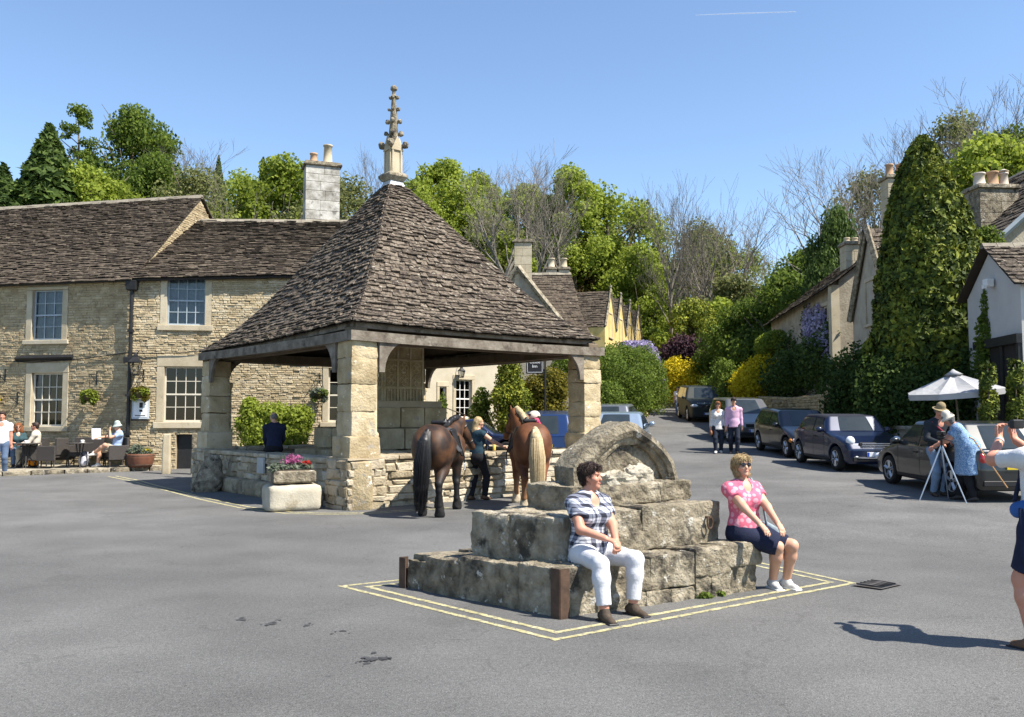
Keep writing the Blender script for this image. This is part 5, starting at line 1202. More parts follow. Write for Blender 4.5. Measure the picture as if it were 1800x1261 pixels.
# ---------------------------------------------------------------- smooth bodies: distance fields meshed with surface nets
def A3(v): return np.array([v[0], v[1], v[2]], float)
class SDF:
    def __init__(s): s.ops = []
    def rc(s, a, b, r1, r2, k=.03, sq=None, cut=False, cuta=False, op='u'):
        """tapered capsule; sq=(axis, factor) flattens it along axis; cut ends it flat at b"""
        s.ops.append(('rc', A3(a), A3(b), r1, r2, k, (A3(sq[0])/np.linalg.norm(A3(sq[0])), sq[1]) if sq else None, cut, cuta, op)); return s
    def el(s, c, r, k=.03, R=None, op='u'):
        s.ops.append(('el', A3(c), A3(r), np.array(R, float) if R is not None else None, k, op)); return s
    def half(s, p, n, op='i'):
        s.ops.append(('half', A3(p), A3(n), op)); return s
    def bbox(s):
        lo = np.full(3, 1e9); hi = -lo
        for o in s.ops:
            if o[0] == 'rc' and o[9] == 'u':
                r = max(o[3], o[4]); r = r*(max(1, o[6][1]) if o[6] else 1)
                for p in (o[1], o[2]): lo = np.minimum(lo, p-r); hi = np.maximum(hi, p+r)
            elif o[0] == 'el' and o[5] == 'u':
                r = o[2] if o[3] is None else np.full(3, o[2].max()); lo = np.minimum(lo, o[1]-r); hi = np.maximum(hi, o[1]+r)
        return lo, hi
    def field(s, h, noise=None):
        lo, hi = s.bbox(); lo = lo-4*h; hi = hi+4*h; n = np.ceil((hi-lo)/h).astype(int)+1
        F = np.full(n, 1e3, np.float32)
        for o in s.ops:
            if o[0] == 'half':
                g = [lo[i]+h*np.arange(n[i]) for i in range(3)]
                d = ((g[0]-o[1][0])*o[2][0])[:, None, None]+((g[1]-o[1][1])*o[2][1])[None, :, None]+((g[2]-o[1][2])*o[2][2])[None, None, :]
                F = np.maximum(F, d.astype(np.float32)); continue
            if o[0] == 'rc':
                a, b, r1, r2, k, sq, cut, cuta, op = o[1:]; r = max(r1, r2)*(max(1, sq[1]) if sq else 1); blo, bhi = np.minimum(a, b)-r, np.maximum(a, b)+r
            else:
                c, rad, R, k, op = o[1:]; rr = rad if R is None else np.full(3, rad.max()); blo, bhi = c-rr, c+rr
            pad = k+3*h; i0 = np.clip(np.floor((blo-pad-lo)/h).astype(int), 0, n); i1 = np.clip(np.ceil((bhi+pad-lo)/h).astype(int)+1, 0, n)
            if (i1 <= i0).any(): continue
            g = [lo[i]+h*np.arange(i0[i], i1[i]) for i in range(3)]; X = g[0][:, None, None]; Y = g[1][None, :, None]; Zz = g[2][None, None, :]
            if o[0] == 'rc':
                d = b-a; L2 = max(d @ d, 1e-12); px, py, pz = X-a[0], Y-a[1], Zz-a[2]
                tt = (px*d[0]+py*d[1]+pz*d[2])/L2; t = np.clip(tt, 0, 1); vx, vy, vz = px-t*d[0], py-t*d[1], pz-t*d[2]
                if sq is not None:
                    ax, q = sq; w = (vx*ax[0]+vy*ax[1]+vz*ax[2])*(1/q-1); vx, vy, vz = vx+ax[0]*w, vy+ax[1]*w, vz+ax[2]*w
                D = np.sqrt(vx*vx+vy*vy+vz*vz)-(r1+t*(r2-r1))
                L = math.sqrt(L2)
                if cut: D = np.maximum(D, (tt-1)*L)
                if cuta: D = np.maximum(D, -tt*L)
            else:
                px, py, pz = X-c[0], Y-c[1], Zz-c[2]
                if R is not None: px, py, pz = (R[0, 0]*px+R[1, 0]*py+R[2, 0]*pz), (R[0, 1]*px+R[1, 1]*py+R[2, 1]*pz), (R[0, 2]*px+R[1, 2]*py+R[2, 2]*pz)
                k0 = np.sqrt((px/rad[0])**2+(py/rad[1])**2+(pz/rad[2])**2); k1 = np.sqrt((px/rad[0]**2)**2+(py/rad[1]**2)**2+(pz/rad[2]**2)**2)
                D = k0*(k0-1)/np.maximum(k1, 1e-6)
            sl = tuple(slice(i0[i], i1[i]) for i in range(3)); S = F[sl]; D = D.astype(np.float32)
            if op == 'u':
                hh = np.maximum(k-np.abs(S-D), 0)/max(k, 1e-6); F[sl] = np.minimum(S, D)-hh*hh*k*.25
            elif op == 's':
                D = -D; hh = np.maximum(k-np.abs(S-D), 0)/max(k, 1e-6); F[sl] = np.maximum(S, D)+hh*hh*k*.25
        if noise:
            amp, sc, seed = noise; idx = np.argwhere(np.abs(F) < 3*h+amp); p = lo+h*idx; F[tuple(idx.T)] += (snoise(p, sc, seed)*amp).astype(np.float32)
        return F, lo
    def mesh(s, name, h=.01, noise=None):
        F, lo = s.field(h, noise); V, Q = nets(F, lo, h); return npmesh(name, V, Q, True)
def nets(F, lo, h):
    ins = F < 0; cs = [(i, j, k) for i in (0, 1) for j in (0, 1) for k in (0, 1)]; nx, ny, nz = F.shape
    cnt = sum(ins[i:nx-1+i, j:ny-1+j, k:nz-1+k].astype(np.int8) for i, j, k in cs); act = (cnt > 0) & (cnt < 8)
    idx = np.argwhere(act); vid = np.full(act.shape, -1, np.int64); vid[act] = np.arange(len(idx)); pos = np.zeros((len(idx), 3)); num = np.zeros(len(idx))
    for c0 in cs:
        for ax in range(3):
            if c0[ax]: continue
            c1 = list(c0); c1[ax] = 1; f0 = F[idx[:, 0]+c0[0], idx[:, 1]+c0[1], idx[:, 2]+c0[2]]; f1 = F[idx[:, 0]+c1[0], idx[:, 1]+c1[1], idx[:, 2]+c1[2]]
            x = (f0 < 0) != (f1 < 0); t = np.where(x, f0/np.where(x, f0-f1, 1), 0); q = np.array(c0, float)[None].repeat(len(idx), 0); q[:, ax] += t; pos += q*x[:, None]; num += x
    V = lo+h*(idx+pos/np.maximum(num, 1)[:, None]); Q = []
    for ax in range(3):
        sl0 = [slice(1, -1)]*3; sl1 = [slice(1, -1)]*3; sl0[ax] = slice(0, -1); sl1[ax] = slice(1, None)
        a = ins[tuple(sl0)]; b = ins[tuple(sl1)]; e = np.argwhere(a != b); off = np.array([1, 1, 1]); off[ax] = 0; e = e+off; fl = ins[tuple(e.T)]
        u, v = (ax+1) % 3, (ax+2) % 3; du = np.zeros(3, int); dv = np.zeros(3, int); du[u] = 1; dv[v] = 1
        q = np.stack([vid[tuple((e-du-dv).T)], vid[tuple((e-dv).T)], vid[tuple(e.T)], vid[tuple((e-du).T)]], 1); q[~fl] = q[~fl][:, ::-1]; Q.append(q)
    Q = np.concatenate(Q); return V, Q[(Q >= 0).all(1)]
# ---------------------------------------------------------------- people
def cloth(name, cols, **k):
    return mat(name, cols, rough=k.pop('rough', .9), nscale=k.pop('nscale', 14), nw=.6, bump=k.pop('bump', .25), bscale=k.pop('bscale', 55), spec=.15, **k)
m_skin = mat('skin', [(.42, .22, .14), (.52, .29, .19), (.58, .34, .24)], rough=.5, nscale=9, nw=.7, spec=.35)
m_skinred = mat('ruddy_skin', [(.46, .20, .13), (.55, .27, .18)], rough=.5, nscale=9, nw=.7, spec=.35)
m_hairdark = mat('dark_brown_hair', [(.018, .010, .008), (.05, .028, .02)], rough=.5, nscale=40, nw=1.4, bump=.6, bscale=70)
m_hairblonde = mat('blonde_hair', [(.28, .19, .09), (.48, .36, .19)], rough=.5, nscale=40, nw=1.4, bump=.6, bscale=70)
m_hairgrey = mat('grey_hair', [(.10, .09, .085), (.2, .19, .18)], rough=.6, nscale=40, nw=1.4, bump=.6, bscale=70)
m_hairred = mat('auburn_hair', [(.11, .035, .012), (.26, .095, .03)], rough=.5, nscale=30, nw=1.4, bump=.8, bscale=50)
m_shoe = mat('brown_walking_shoe', [(.035, .025, .018), (.09, .065, .045)], rough=.8, nscale=30)
m_trainer = mat('white_trainer', [(.42, .40, .38), (.68, .66, .63)], rough=.7, nscale=22, nw=1.5)
m_darkshoe = mat('dark_shoe', [(.018, .014, .012), (.035, .028, .024)], rough=.5)
m_eye = mat('eye', [(.03, .02, .015)], rough=.2); m_lip = mat('lips', [(.42, .13, .11), (.46, .16, .13)], rough=.45)
m_shade = mat('sunglass_lens', [(.012, .008, .008)], rough=.12, spec=.6)
def ik(a, b, l1, l2, pole):
    a, b = Vector(a), Vector(b); d = b-a; L = min(d.length, (l1+l2)*.999); d.normalize(); b = a+d*L
    x = (l1*l1-l2*l2+L*L)/(2*L); y = math.sqrt(max(0, l1*l1-x*x)); p = Vector(pole); p = p-d*p.dot(d); p = p.normalized() if p.length > 1e-6 else d.orthogonal()
    return a+d*x+p*y, b
def person(label, loc, rotz, H=1.7, pelvis=(0, 0, None), lean=0.0, side=0.0, twist=0.0, hands=None, feet=None, look=(0, 0), fem=False, girth=1.0, vox=.014, hair=None, skin=None,
           top=None, bottom=None, shoes=m_darkshoe, hat=None, extras=(), elbow=None, group=None, knee=None, curl=.5, sleeve=.55, legs=1.0, tunic=0.0, grip=(None, None), footdir=None, shoulder_up=0.0):
    """one figure. local axes: x right, y forward, z up. hands/feet = ((right xyz),(left xyz)) wrist / ankle targets"""
    s = H/1.7; sk = skin or m_skin; r = root('person', label, 'person', loc, rotz, group)
    zp = pelvis[2] if pelvis[2] is not None else .92*s; pe = Vector((pelvis[0], pelvis[1], zp))
    Rt = Matrix.Rotation(twist, 3, 'Z') @ Matrix.Rotation(-lean, 3, 'X') @ Matrix.Rotation(side, 3, 'Y')
    ch = pe+Rt @ Vector((0, .0, .30*s)); nk = pe+Rt @ Vector((0, -.01*s, .50*s)); sw = (.165 if fem else .19)*s; hw = (.095 if fem else .09)*s
    Rh = Matrix.Rotation(twist+look[0], 3, 'Z') @ Matrix.Rotation(look[1], 3, 'X'); hc = nk+(Rt @ Vector((0, .02*s, .08*s)))+Rh @ Vector((0, .025*s, .115*s))
    sh = [nk+Rt @ Vector((sx*sw, 0, (-.045+shoulder_up)*s)) for sx in (1, -1)]; hp_ = [pe+Rt @ Vector((sx*hw, 0, -.02*s)) if abs(lean) < .3 else pe+Vector((sx*hw, 0, -.02*s)) for sx in (1, -1)]
    hands = hands or ((.24*s, .03, zp-.10*s), (-.24*s, .03, zp-.10*s)); feet = feet or ((.10*s, 0, .08*s), (-.10*s, .0, .08*s))
    el, wr, kn, an = [], [], [], []
    for i, sx in ((0, 1), (1, -1)):
        e, w = ik(sh[i], hands[i], .285*s, .25*s, (elbow[i] if elbow else (sx*.6, -1, -.3))); el.append(e); wr.append(w)
        k, a = ik(hp_[i], feet[i], .43*s, .42*s, (knee[i] if knee else (sx*.12, 1, 0))); kn.append(k); an.append(a)
    g = girth; fwd = Rt @ Vector((0, 1, 0)); rgt = Rt @ Vector((1, 0, 0)); deep = (fwd, .72)
    def torso(S, inf=0.0, low=True, k=.05):
        S.rc(ch-Rt @ Vector((0, 0, .02*s)), ch+Rt @ Vector((0, 0, .12*s)), (.145 if fem else .160)*s*g+inf, (.150 if fem else .172)*s*g**.5+inf, k, deep)
        S.rc(pe+Rt @ Vector((0, .01*s, .06*s)), ch, (.125 if fem else .135)*s*g**1.4+inf, .14*s*g+inf, k, (fwd, .80 if g > 1.1 else .74))
        for i in (0, 1): S.rc(nk+Rt @ Vector((0, 0, -.06*s)), sh[i], .075*s+inf, .062*s+inf, .05)
        if fem:
            for sx in (1, -1): S.el(ch+Rt @ Vector((sx*.075*s, .085*s*g, .035*s)), (.075*s*g+inf, .07*s*g+inf, .075*s*g+inf), .05)
        if low: S.rc(pe+Rt @ Vector((0, -.01*s, -.03*s)), pe+Rt @ Vector((0, 0, .07*s)), (.155 if fem else .140)*s*g+inf, .14*s*g+inf, .05, (fwd, .80))
    def hipsdf(S, inf=0.0):
        S.rc(pe+Vector((0, -.01*s, -.03*s)), pe+Rt @ Vector((0, 0, .09*s)), (.158 if fem else .142)*s*g+inf, .135*s*g+inf, .06, (fwd, .80))
        for i, sx in ((0, 1), (1, -1)): S.rc(pe+Vector((sx*.05*s, -.03*s, -.03*s)), hp_[i]+(kn[i]-hp_[i])*.12, .11*s*g+inf, .10*s*g+inf, .06)
    def leg(S, i, inf, f=1.0, flare=0.0):
        tr_, kr, ar = .090*s*g, .058*s*g**.6, .042*s
        if f <= .5: S.rc(hp_[i], hp_[i].lerp(kn[i], f*2), tr_+inf, tr_+(kr-tr_)*f*2+inf+flare, .04, None, True)
        else:
            S.rc(hp_[i], kn[i], tr_+inf, kr+inf, .04); t = (f-.5)*2; m = kn[i].lerp(an[i], .3); c = m-(an[i]-kn[i]).cross(rgt).normalized()*(.012*s)
            cr = .060*s*g**.6
            if t <= .3: S.rc(kn[i], kn[i].lerp(an[i], t), kr+inf, cr+inf, .04, None, True)
            else: S.rc(kn[i], m, kr+inf, cr+inf, .04); S.rc(m, kn[i].lerp(an[i], t), cr+inf, cr+(ar-cr)*min(1, (t-.3)/.7)+inf+flare, .04, None, f < 1.0 or inf > 0)
    def arm(S, i, inf, f=1.0, flare=0.0):
        a0, a1, a2 = .055*s*g**.7, .042*s*g**.4, .030*s
        if f <= .5: S.rc(sh[i], sh[i].lerp(el[i], f*2), a0+inf, a0+(a1-a0)*f*2+inf+flare, .045, None, True)
        else: S.rc(sh[i], el[i], a0+inf, a1+inf, .045); t = (f-.5)*2; S.rc(el[i], el[i].lerp(wr[i], t), a1+inf, a1+(a2-a1)*t+inf+flare, .03, None, inf > 0)
    B_ = SDF(); torso(B_); hipsdf(B_)
    for i in (0, 1): leg(B_, i, 0); arm(B_, i, 0)
    # feet
    fd = footdir or [None, None]
    toes = []
    for i in (0, 1):
        d = Vector(fd[i]) if fd[i] is not None else Vector(((.15 if i == 0 else -.15), 1, -.12)); d.normalize(); toes.append(d)
        B_.rc(an[i]-Vector((0, 0, .03*s))-d*.03*s, an[i]-Vector((0, 0, .045*s))+d*.12*s, .035*s, .028*s, .02)
    # hands: palm, four fingers, thumb
    for i, sx in ((0, 1), (1, -1)):
        d = (wr[i]-el[i]).normalized()
        gd = grip[i]
        if gd is not None: d = (d*.35+Vector(gd).normalized()).normalized()
        out = rgt*sx; nrm = d.cross(out); nrm = nrm.normalized() if nrm.length > .1 else fwd
        ac = nrm.cross(d).normalized(); palm = wr[i]+d*.085*s
        if nrm.dot(fwd)+nrm.z < 0: pn = nrm
        else: pn = -nrm
        B_.rc(wr[i], palm, .027*s, .036*s, .015, (nrm, .55))
        for f in range(4):
            o = (f-1.5)*.019*s; ln_ = (.068, .078, .073, .056)[f]*s*.62; p0 = palm+ac*o; c = curl*(1+.1*f)
            p1 = p0+(d*math.cos(c*.6)+pn*math.sin(c*.6))*ln_; p2 = p1+(d*math.cos(c*1.6)+pn*math.sin(c*1.6))*ln_*.85
            B_.rc(p0, p1, .0095*s, .009*s, .004); B_.rc(p1, p2, .009*s, .0075*s, .004)
        th = wr[i]+d*.03*s-ac*.03*s*sx*(1 if ac.dot(rgt)*sx > 0 else -1); t1 = th+(d*.8+pn*.45-ac*.3*sx*(1 if ac.dot(rgt)*sx > 0 else -1)).normalized()*.045*s; B_.rc(th, t1, .013*s, .011*s, .008); B_.rc(t1, t1+(d+pn*.4).normalized()*.03*s, .011*s, .009*s, .004)
    # head
    def hl(x, y, z): return hc+Rh @ Vector((x*s, y*s, z*s))
    B_.rc(nk-Rt @ Vector((0, 0, .04*s)), hl(0, -.02, -.05), .058*s*g**.3, .050*s, .035)
    B_.el(hl(0, -.012, .025), (.073*s, .092*s, .092*s), .02, Rh); B_.rc(hl(0, .03, -.03), hl(0, .05, -.075), .056*s, .036*s, .04); B_.el(hl(0, .066, -.092), (.022*s, .018*s, .018*s), .02, Rh)
    B_.rc(hl(0, .078, .02), hl(0, .098, -.022), .009*s, .0145*s, .012); B_.el(hl(0, .074, .036), (.052*s, .018*s, .014*s), .02, Rh); B_.el(hl(0, .076, -.055), (.022*s, .016*s, .011*s), .01, Rh)
    for sx in (1, -1):
        B_.el(hl(sx*.032, .092, .016), (.017*s, .013*s, .011*s), .012, Rh, 's'); B_.el(hl(sx*.042, .058, -.02), (.025*s, .025*s, .022*s), .02, Rh); B_.el(hl(sx*.073, -.008, -.002), (.010*s, .019*s, .031*s), .006, Rh)
    body = link('body', B_.mesh('body', vox), sk, r, False)
    mb = MB()
    for sx in (1, -1):
        q = hl(sx*.031, .079, .016); mb.lathe([(0, -.009*s), (.006*s, -.005*s), (.009*s, 0), (.006*s, .005*s), (0, .009*s)], q, 8)
    mb.build('eyes', m_eye, r, True, False)
    mb = MB(); mb.tube([hl(-.022, .083, -.055), hl(0, .093, -.056), hl(.022, .083, -.055)], [.003*s, .006*s, .003*s], 6); mb.build('lips', m_lip, r, True, False)
    # hair
    if hair:
        style, hm = hair; S = SDF()
        if style == 'short': S.el(hl(0, -.022, .050), (.088*s, .102*s, .098*s), .02, Rh); S.el(hl(0, -.06, -.01), (.068*s, .05*s, .065*s), .03, Rh); S.el(hl(0, .055, .09), (.055*s, .04*s, .03*s), .02, Rh); S.el(hl(0, .105, .0), (.095*s, .072*s, .072*s), .02, Rh, 's')
        elif style == 'bob': S.el(hl(0, -.018, .04), (.093*s, .106*s, .097*s), .02, Rh); S.rc(hl(-.03, -.045, 0), hl(-.035, -.03, -.065), .068*s, .055*s, .03); S.rc(hl(.03, -.045, 0), hl(.035, -.03, -.065), .068*s, .055*s, .03); S.el(hl(0, .06, .078), (.07*s, .04*s, .032*s), .02, Rh); S.el(hl(0, .118, -.028), (.07*s, .085*s, .078*s), .02, Rh, 's')
        elif style == 'long': S.el(hl(0, -.02, .04), (.086*s, .10*s, .092*s), .02, Rh); S.rc(hl(0, -.06, 0), hl(0, -.09, -.16), .07*s, .06*s, .03); S.rc(hl(0, -.09, -.16), hl(0, -.10, -.30), .06*s, .035*s, .03); S.el(hl(0, .11, -.01), (.075*s, .075*s, .075*s), .02, Rh, 's')
        elif style == 'curly':
            S.el(hl(0, -.03, .045), (.105*s, .11*s, .10*s), .02, Rh)
            for sx in (1, -1): S.rc(hl(sx*.07, -.03, .0), hl(sx*.10, -.02, -.12), .06*s, .07*s, .04)
            S.rc(hl(0, -.08, 0), hl(0, -.09, -.14), .08*s, .08*s, .04); S.el(hl(0, .12, -.01), (.075*s, .085*s, .08*s), .02, Rh, 's')
        elif style == 'thin': S.el(hl(0, -.03, .02), (.078*s, .088*s, .075*s), .02, Rh); S.el(hl(0, .07, .06), (.09*s, .09*s, .09*s), .02, Rh, 's')
        ho = link('hair', S.mesh('hair', min(vox, .009), (.007 if style != 'curly' else .018, 34 if style != 'curly' else 24, 1.0)), hm, r, False)
        if vox < .009:
            me = ho.data; R5 = random.Random(5); mb = MB()
            for k in range(900):
                vv = me.vertices[R5.randrange(len(me.vertices))]; n_ = vv.normal; d_ = Vector((R5.uniform(-.5, .5), R5.uniform(-.5, .5), -1.0)); d_ = (d_-n_*d_.dot(n_)); d_ = d_.normalized()+n_*R5.uniform(.05, .35); c_ = vv.co
                mb.tube([c_-n_*.004, c_+d_*.02+n_*.004, c_+d_*.045], [.0026, .0026, .0008], 3, False)
            mb.build('hair_strands', hm, ho, True, False)
    # clothes
    if top:
        S = SDF(); inf = .014*s; torso(S, inf)
        if abs(lean) > .3: S.rc(pe+Vector((0, .0, .06)), pe+Vector((0, .0, -tunic)), .195*s*g, .215*s*g, .06, (fwd, .9), True)
        if tunic: S.rc(pe+Rt @ Vector((0, 0, .05*s)), pe+(Rt @ Vector((0, 0, -.25))+Vector((0, 0, -.75)))*tunic, .162*s*g+inf, (.178*s+.06*tunic)*g+inf, .05, (fwd, .82), True)
        else: S.rc(pe+Rt @ Vector((0, 0, .08*s)), pe+Rt @ Vector((0, 0, -.05*s)), .150*s*g+inf, .158*s*g+inf, .05, (fwd, .80), True)
        for i in (0, 1): arm(S, i, .012*s, sleeve, .008*s if sleeve < .7 else 0)
        S.rc(nk+Rt @ Vector((0, .03*s, .01*s)), nk+Rt @ Vector((0, .15*s, -.035*s)), .055*s, .052*s, .015, None, op='s'); S.rc(nk, hc, .064*s, .07*s, .01, None, op='s')
        link('top', S.mesh('top', vox, (.007, 13, 1.3)), top, r, False)
    if bottom:
        kind, bmt = bottom; S = SDF(); inf = (.024 if kind == 'skirt' else .012)*s; hipsdf(S, inf)
        if kind == 'skirt':
            m = (hp_[0]+hp_[1])/2; e = (kn[0]+kn[1])/2; dd = (e-m)
            S.rc(m, m+dd*legs, .145*s*g, (.135+.02)*s*g, .05, (dd.cross(rgt), .72), True)
            for i in (0, 1): S.rc(hp_[i], hp_[i].lerp(kn[i], legs), .100*s*g, .085*s*g, .06, None, True)
        else:
            for i in (0, 1): leg(S, i, inf, legs, .012*s if kind == 'shorts' else (.008*s))
        link(kind, S.mesh(kind, vox, (.003, 18, 2.1)), bmt, r, False)
    if shoes:
        for i in (0, 1):
            S = SDF(); d = toes[i]; a = an[i]; S.rc(a-Vector((0, 0, .038*s))-d*.045*s, a-Vector((0, 0, .048*s))+d*.135*s, .046*s, .038*s, .02, ((0, 0, 1), .9)); S.rc(a+Vector((0, 0, .015*s)), a-Vector((0, 0, .03*s))+d*.03*s, .045*s, .045*s, .03, None); S.half(a-Vector((0, 0, .078*s)), (0, 0, -1))
            so = link('shoe', S.mesh('shoe', min(vox, .011)), shoes, r, False)
            if vox < .011:
                mb = MB(); c = a+d*.045*s-Vector((0, 0, .072*s)); sd = Vector((-d.y, d.x, 0)).normalized(); mb.box(c, (.047*s, .135*s, .012*s), Matrix((sd, Vector((d.x, d.y, 0)).normalized(), Z)).transposed(), bev=.01); mb.build('sole', m_black if shoes is not m_trainer else m_white, so, False, False)
    if hat:
        kind, hm = hat; S = SDF()
        if kind == 'brim': S.rc(hl(0, -.015, .06), hl(0, -.015, .115), .095*s, .085*s, .02, None); S.rc(hl(0, -.01, .055), hl(0, -.01, .06), .15*s, .15*s, .02, (Rh @ Vector((0, 0, 1)), .10))
        elif kind == 'bucket': S.rc(hl(0, -.01, .03), hl(0, -.015, .10), .108*s, .088*s, .02, None); S.rc(hl(0, 0, .02), hl(0, 0, .045), .14*s, .105*s, .03, (Rh @ Vector((0, 0, 1)), .25)); S.el(hl(0, 0, -.06), (.11*s, .12*s, .09*s), .01, Rh, 's')
        elif kind == 'cap': S.el(hl(0, -.015, .05), (.09*s, .105*s, .085*s), .02, Rh); S.rc(hl(0, .07, .05), hl(0, .13, .04), .065*s, .06*s, .02, (Rh @ Vector((0, 0, 1)), .15)); S.half(hl(0, 0, .025), Rh @ Vector((0, 0, -1)))
        elif kind == 'helmet': S.el(hl(0, -.015, .045), (.105*s, .12*s, .105*s), .02, Rh); S.rc(hl(0, .09, .03), hl(0, .12, .025), .06*s, .05*s, .02, (Rh @ Vector((0, 0, 1)), .15)); S.half(hl(0, 0, .01), Rh @ Vector((0, 0, -1)))
        link('hat', S.mesh('hat', .009), hm, r, False)
    J = dict(root=r, hl=hl, wr=wr, el=el, sh=sh, pe=pe, ch=ch, nk=nk, kn=kn, an=an, Rt=Rt, Rh=Rh, s=s, hc=hc)
    for e in extras: e(J)
    return J
def sunglasses(J):
    hl = J['hl']; r = J['root']; mb = MB()
    for sx in (1, -1): mb.lathe([(0.001, 0), (.026*J['s'], .002), (.026*J['s'], .007), (.001, .009)], hl(sx*.032, .088, .015), 10, J['Rh'] @ Matrix.Rotation(-math.pi/2, 3, 'X'), .85)
    for sx in (1, -1): mb.tube([hl(sx*.055, .085, .02), hl(sx*.078, .0, .018)], .004, 5)
    mb.tube([hl(-.01, .096, .022), hl(.01, .096, .022)], .004, 5); mb.build('sunglasses', m_shade, r, False, False)
def facing(dx, dy): return math.atan2(-dx, dy)      # rotz that turns local +y to (dx,dy)
# plaid and patterned cloths
def plaid_mat():
    m = bpy.data.materials.new('plaid_shirt'); m.use_nodes = True; nt = m.node_tree; N = nt.nodes; L = nt.links; b = N['Principled BSDF']; b.inputs['Roughness'].default_value = .9
    tc = N.new('ShaderNodeTexCoord'); sp = N.new('ShaderNodeSeparateXYZ'); nz = N.new('ShaderNodeTexNoise'); nz.inputs['Scale'].default_value = 5; mixv = N.new('ShaderNodeVectorMath'); mixv.operation = 'MULTIPLY_ADD'
    L.new(tc.outputs['Object'], nz.inputs[0]); L.new(nz.outputs[1], mixv.inputs[0]); mixv.inputs[1].default_value = (.06, .06, .06); L.new(tc.outputs['Object'], mixv.inputs[2]); L.new(mixv.outputs[0], sp.inputs[0])
    def M(op, a, c=None, d=None):
        n = N.new('ShaderNodeMath'); n.operation = op
        for i, v in enumerate((a, c, d)):
            if v is None: continue
            if isinstance(v, (int, float)): n.inputs[i].default_value = v
            else: L.new(v, n.inputs[i])
        return n.outputs[0]
    def band(c, per, w, ph=0.0): return M('LESS_THAN', M('FRACT', M('ADD', M('DIVIDE', c, per), ph+10)), w)
    xy = M('ADD', sp.outputs[0], M('MULTIPLY', sp.outputs[1], .9)); z = sp.outputs[2]; per = .085
    tot = M('ADD', M('ADD', M('MULTIPLY', band(xy, per, .42), .5), M('MULTIPLY', band(z, per, .42), .5)), M('ADD', M('MULTIPLY', band(xy, per, .1, .35), .3), M('MULTIPLY', band(z, per, .1, .35), .3)))
    r = _ramp(nt, [(.52, .53, .57), (.16, .17, .22), (.015, .017, .03)]); L.new(tot, r.inputs[0]); L.new(r.outputs[0], b.inputs['Base Color'])
    bp = N.new('ShaderNodeBump'); bp.inputs['Strength'].default_value = .5; bp.inputs['Distance'].default_value = .02; n2 = N.new('ShaderNodeTexNoise'); n2.inputs['Scale'].default_value = 14; L.new(tc.outputs['Object'], n2.inputs[0]); L.new(n2.outputs[0], bp.inputs['Height']); L.new(bp.outputs[0], b.inputs['Normal'])
    return m
def dots_mat(name, base, dot, sc=18, thr=.32, rnd=.6):
    m = bpy.data.materials.new(name); m.use_nodes = True; nt = m.node_tree; N = nt.nodes; L = nt.links; b = N['Principled BSDF']; b.inputs['Roughness'].default_value = .9
    tc = N.new('ShaderNodeTexCoord'); v = N.new('ShaderNodeTexVoronoi'); v.inputs['Scale'].default_value = sc; v.inputs['Randomness'].default_value = rnd; L.new(tc.outputs['Object'], v.inputs[0])
    mr = N.new('ShaderNodeMapRange'); mr.inputs[1].default_value = thr; mr.inputs[2].default_value = thr+.08; mr.inputs[3].default_value = 1; mr.inputs[4].default_value = 0; L.new(v.outputs[0], mr.inputs[0])
    mx = N.new('ShaderNodeMix'); mx.data_type = 'RGBA'; L.new(mr.outputs[0], mx.inputs[0]); mx.inputs[6].default_value = (*base, 1); mx.inputs[7].default_value = (*dot, 1); L.new(mx.outputs[2], b.inputs['Base Color'])
    bp = N.new('ShaderNodeBump'); bp.inputs['Strength'].default_value = .5; bp.inputs['Distance'].default_value = .02; n2 = N.new('ShaderNodeTexNoise'); n2.inputs['Scale'].default_value = 12; L.new(tc.outputs['Object'], n2.inputs[0]); L.new(n2.outputs[0], bp.inputs['Height']); L.new(bp.outputs[0], b.inputs['Normal'])
    return m
c_white = cloth('white_trousers', [(.52, .52, .54), (.62, .62, .64)]); c_denim = cloth('blue_jeans', [(.06, .09, .15), (.12, .165, .25)]); c_paledenim = cloth('pale_jeans', [(.14, .21, .31), (.24, .33, .46)]); c_navy = cloth('navy_cloth', [(.012, .016, .035), (.025, .03, .06)])
c_black = cloth('black_cloth', [(.010, .010, .012), (.022, .022, .025)]); c_pinkshirt = cloth('pink_shirt', [(.50, .30, .44), (.60, .40, .53)]); c_cream = cloth('cream_shirt', [(.50, .45, .36), (.62, .57, .48)]); c_whitetee = cloth('white_tee', [(.54, .54, .54), (.64, .64, .64)])
c_charcoal = cloth('charcoal_jacket', [(.018, .022, .028), (.04, .047, .055)]); c_khaki = cloth('khaki', [(.20, .155, .085), (.30, .24, .14)]); c_paleblue = cloth('pale_blue_tee', [(.28, .38, .58), (.38, .48, .68)]); c_teal = cloth('dark_teal', [(.02, .05, .06), (.05, .09, .10)]); c_beige = cloth('beige_cloth', [(.36, .31, .23), (.46, .40, .31)])
c_pinkdot = dots_mat('pink_spotted_tee', (.60, .12, .19), (.70, .32, .38), 15, .36); c_blueprint = dots_mat('blue_print_dress', (.10, .20, .36), (.42, .52, .62), 70, .35, 1.0); c_floral = dots_mat('white_floral', (.62, .60, .58), (.22, .22, .26), 34, .26, 1.0); c_redpink = cloth('bright_pink', [(.55, .05, .12), (.66, .08, .17)])
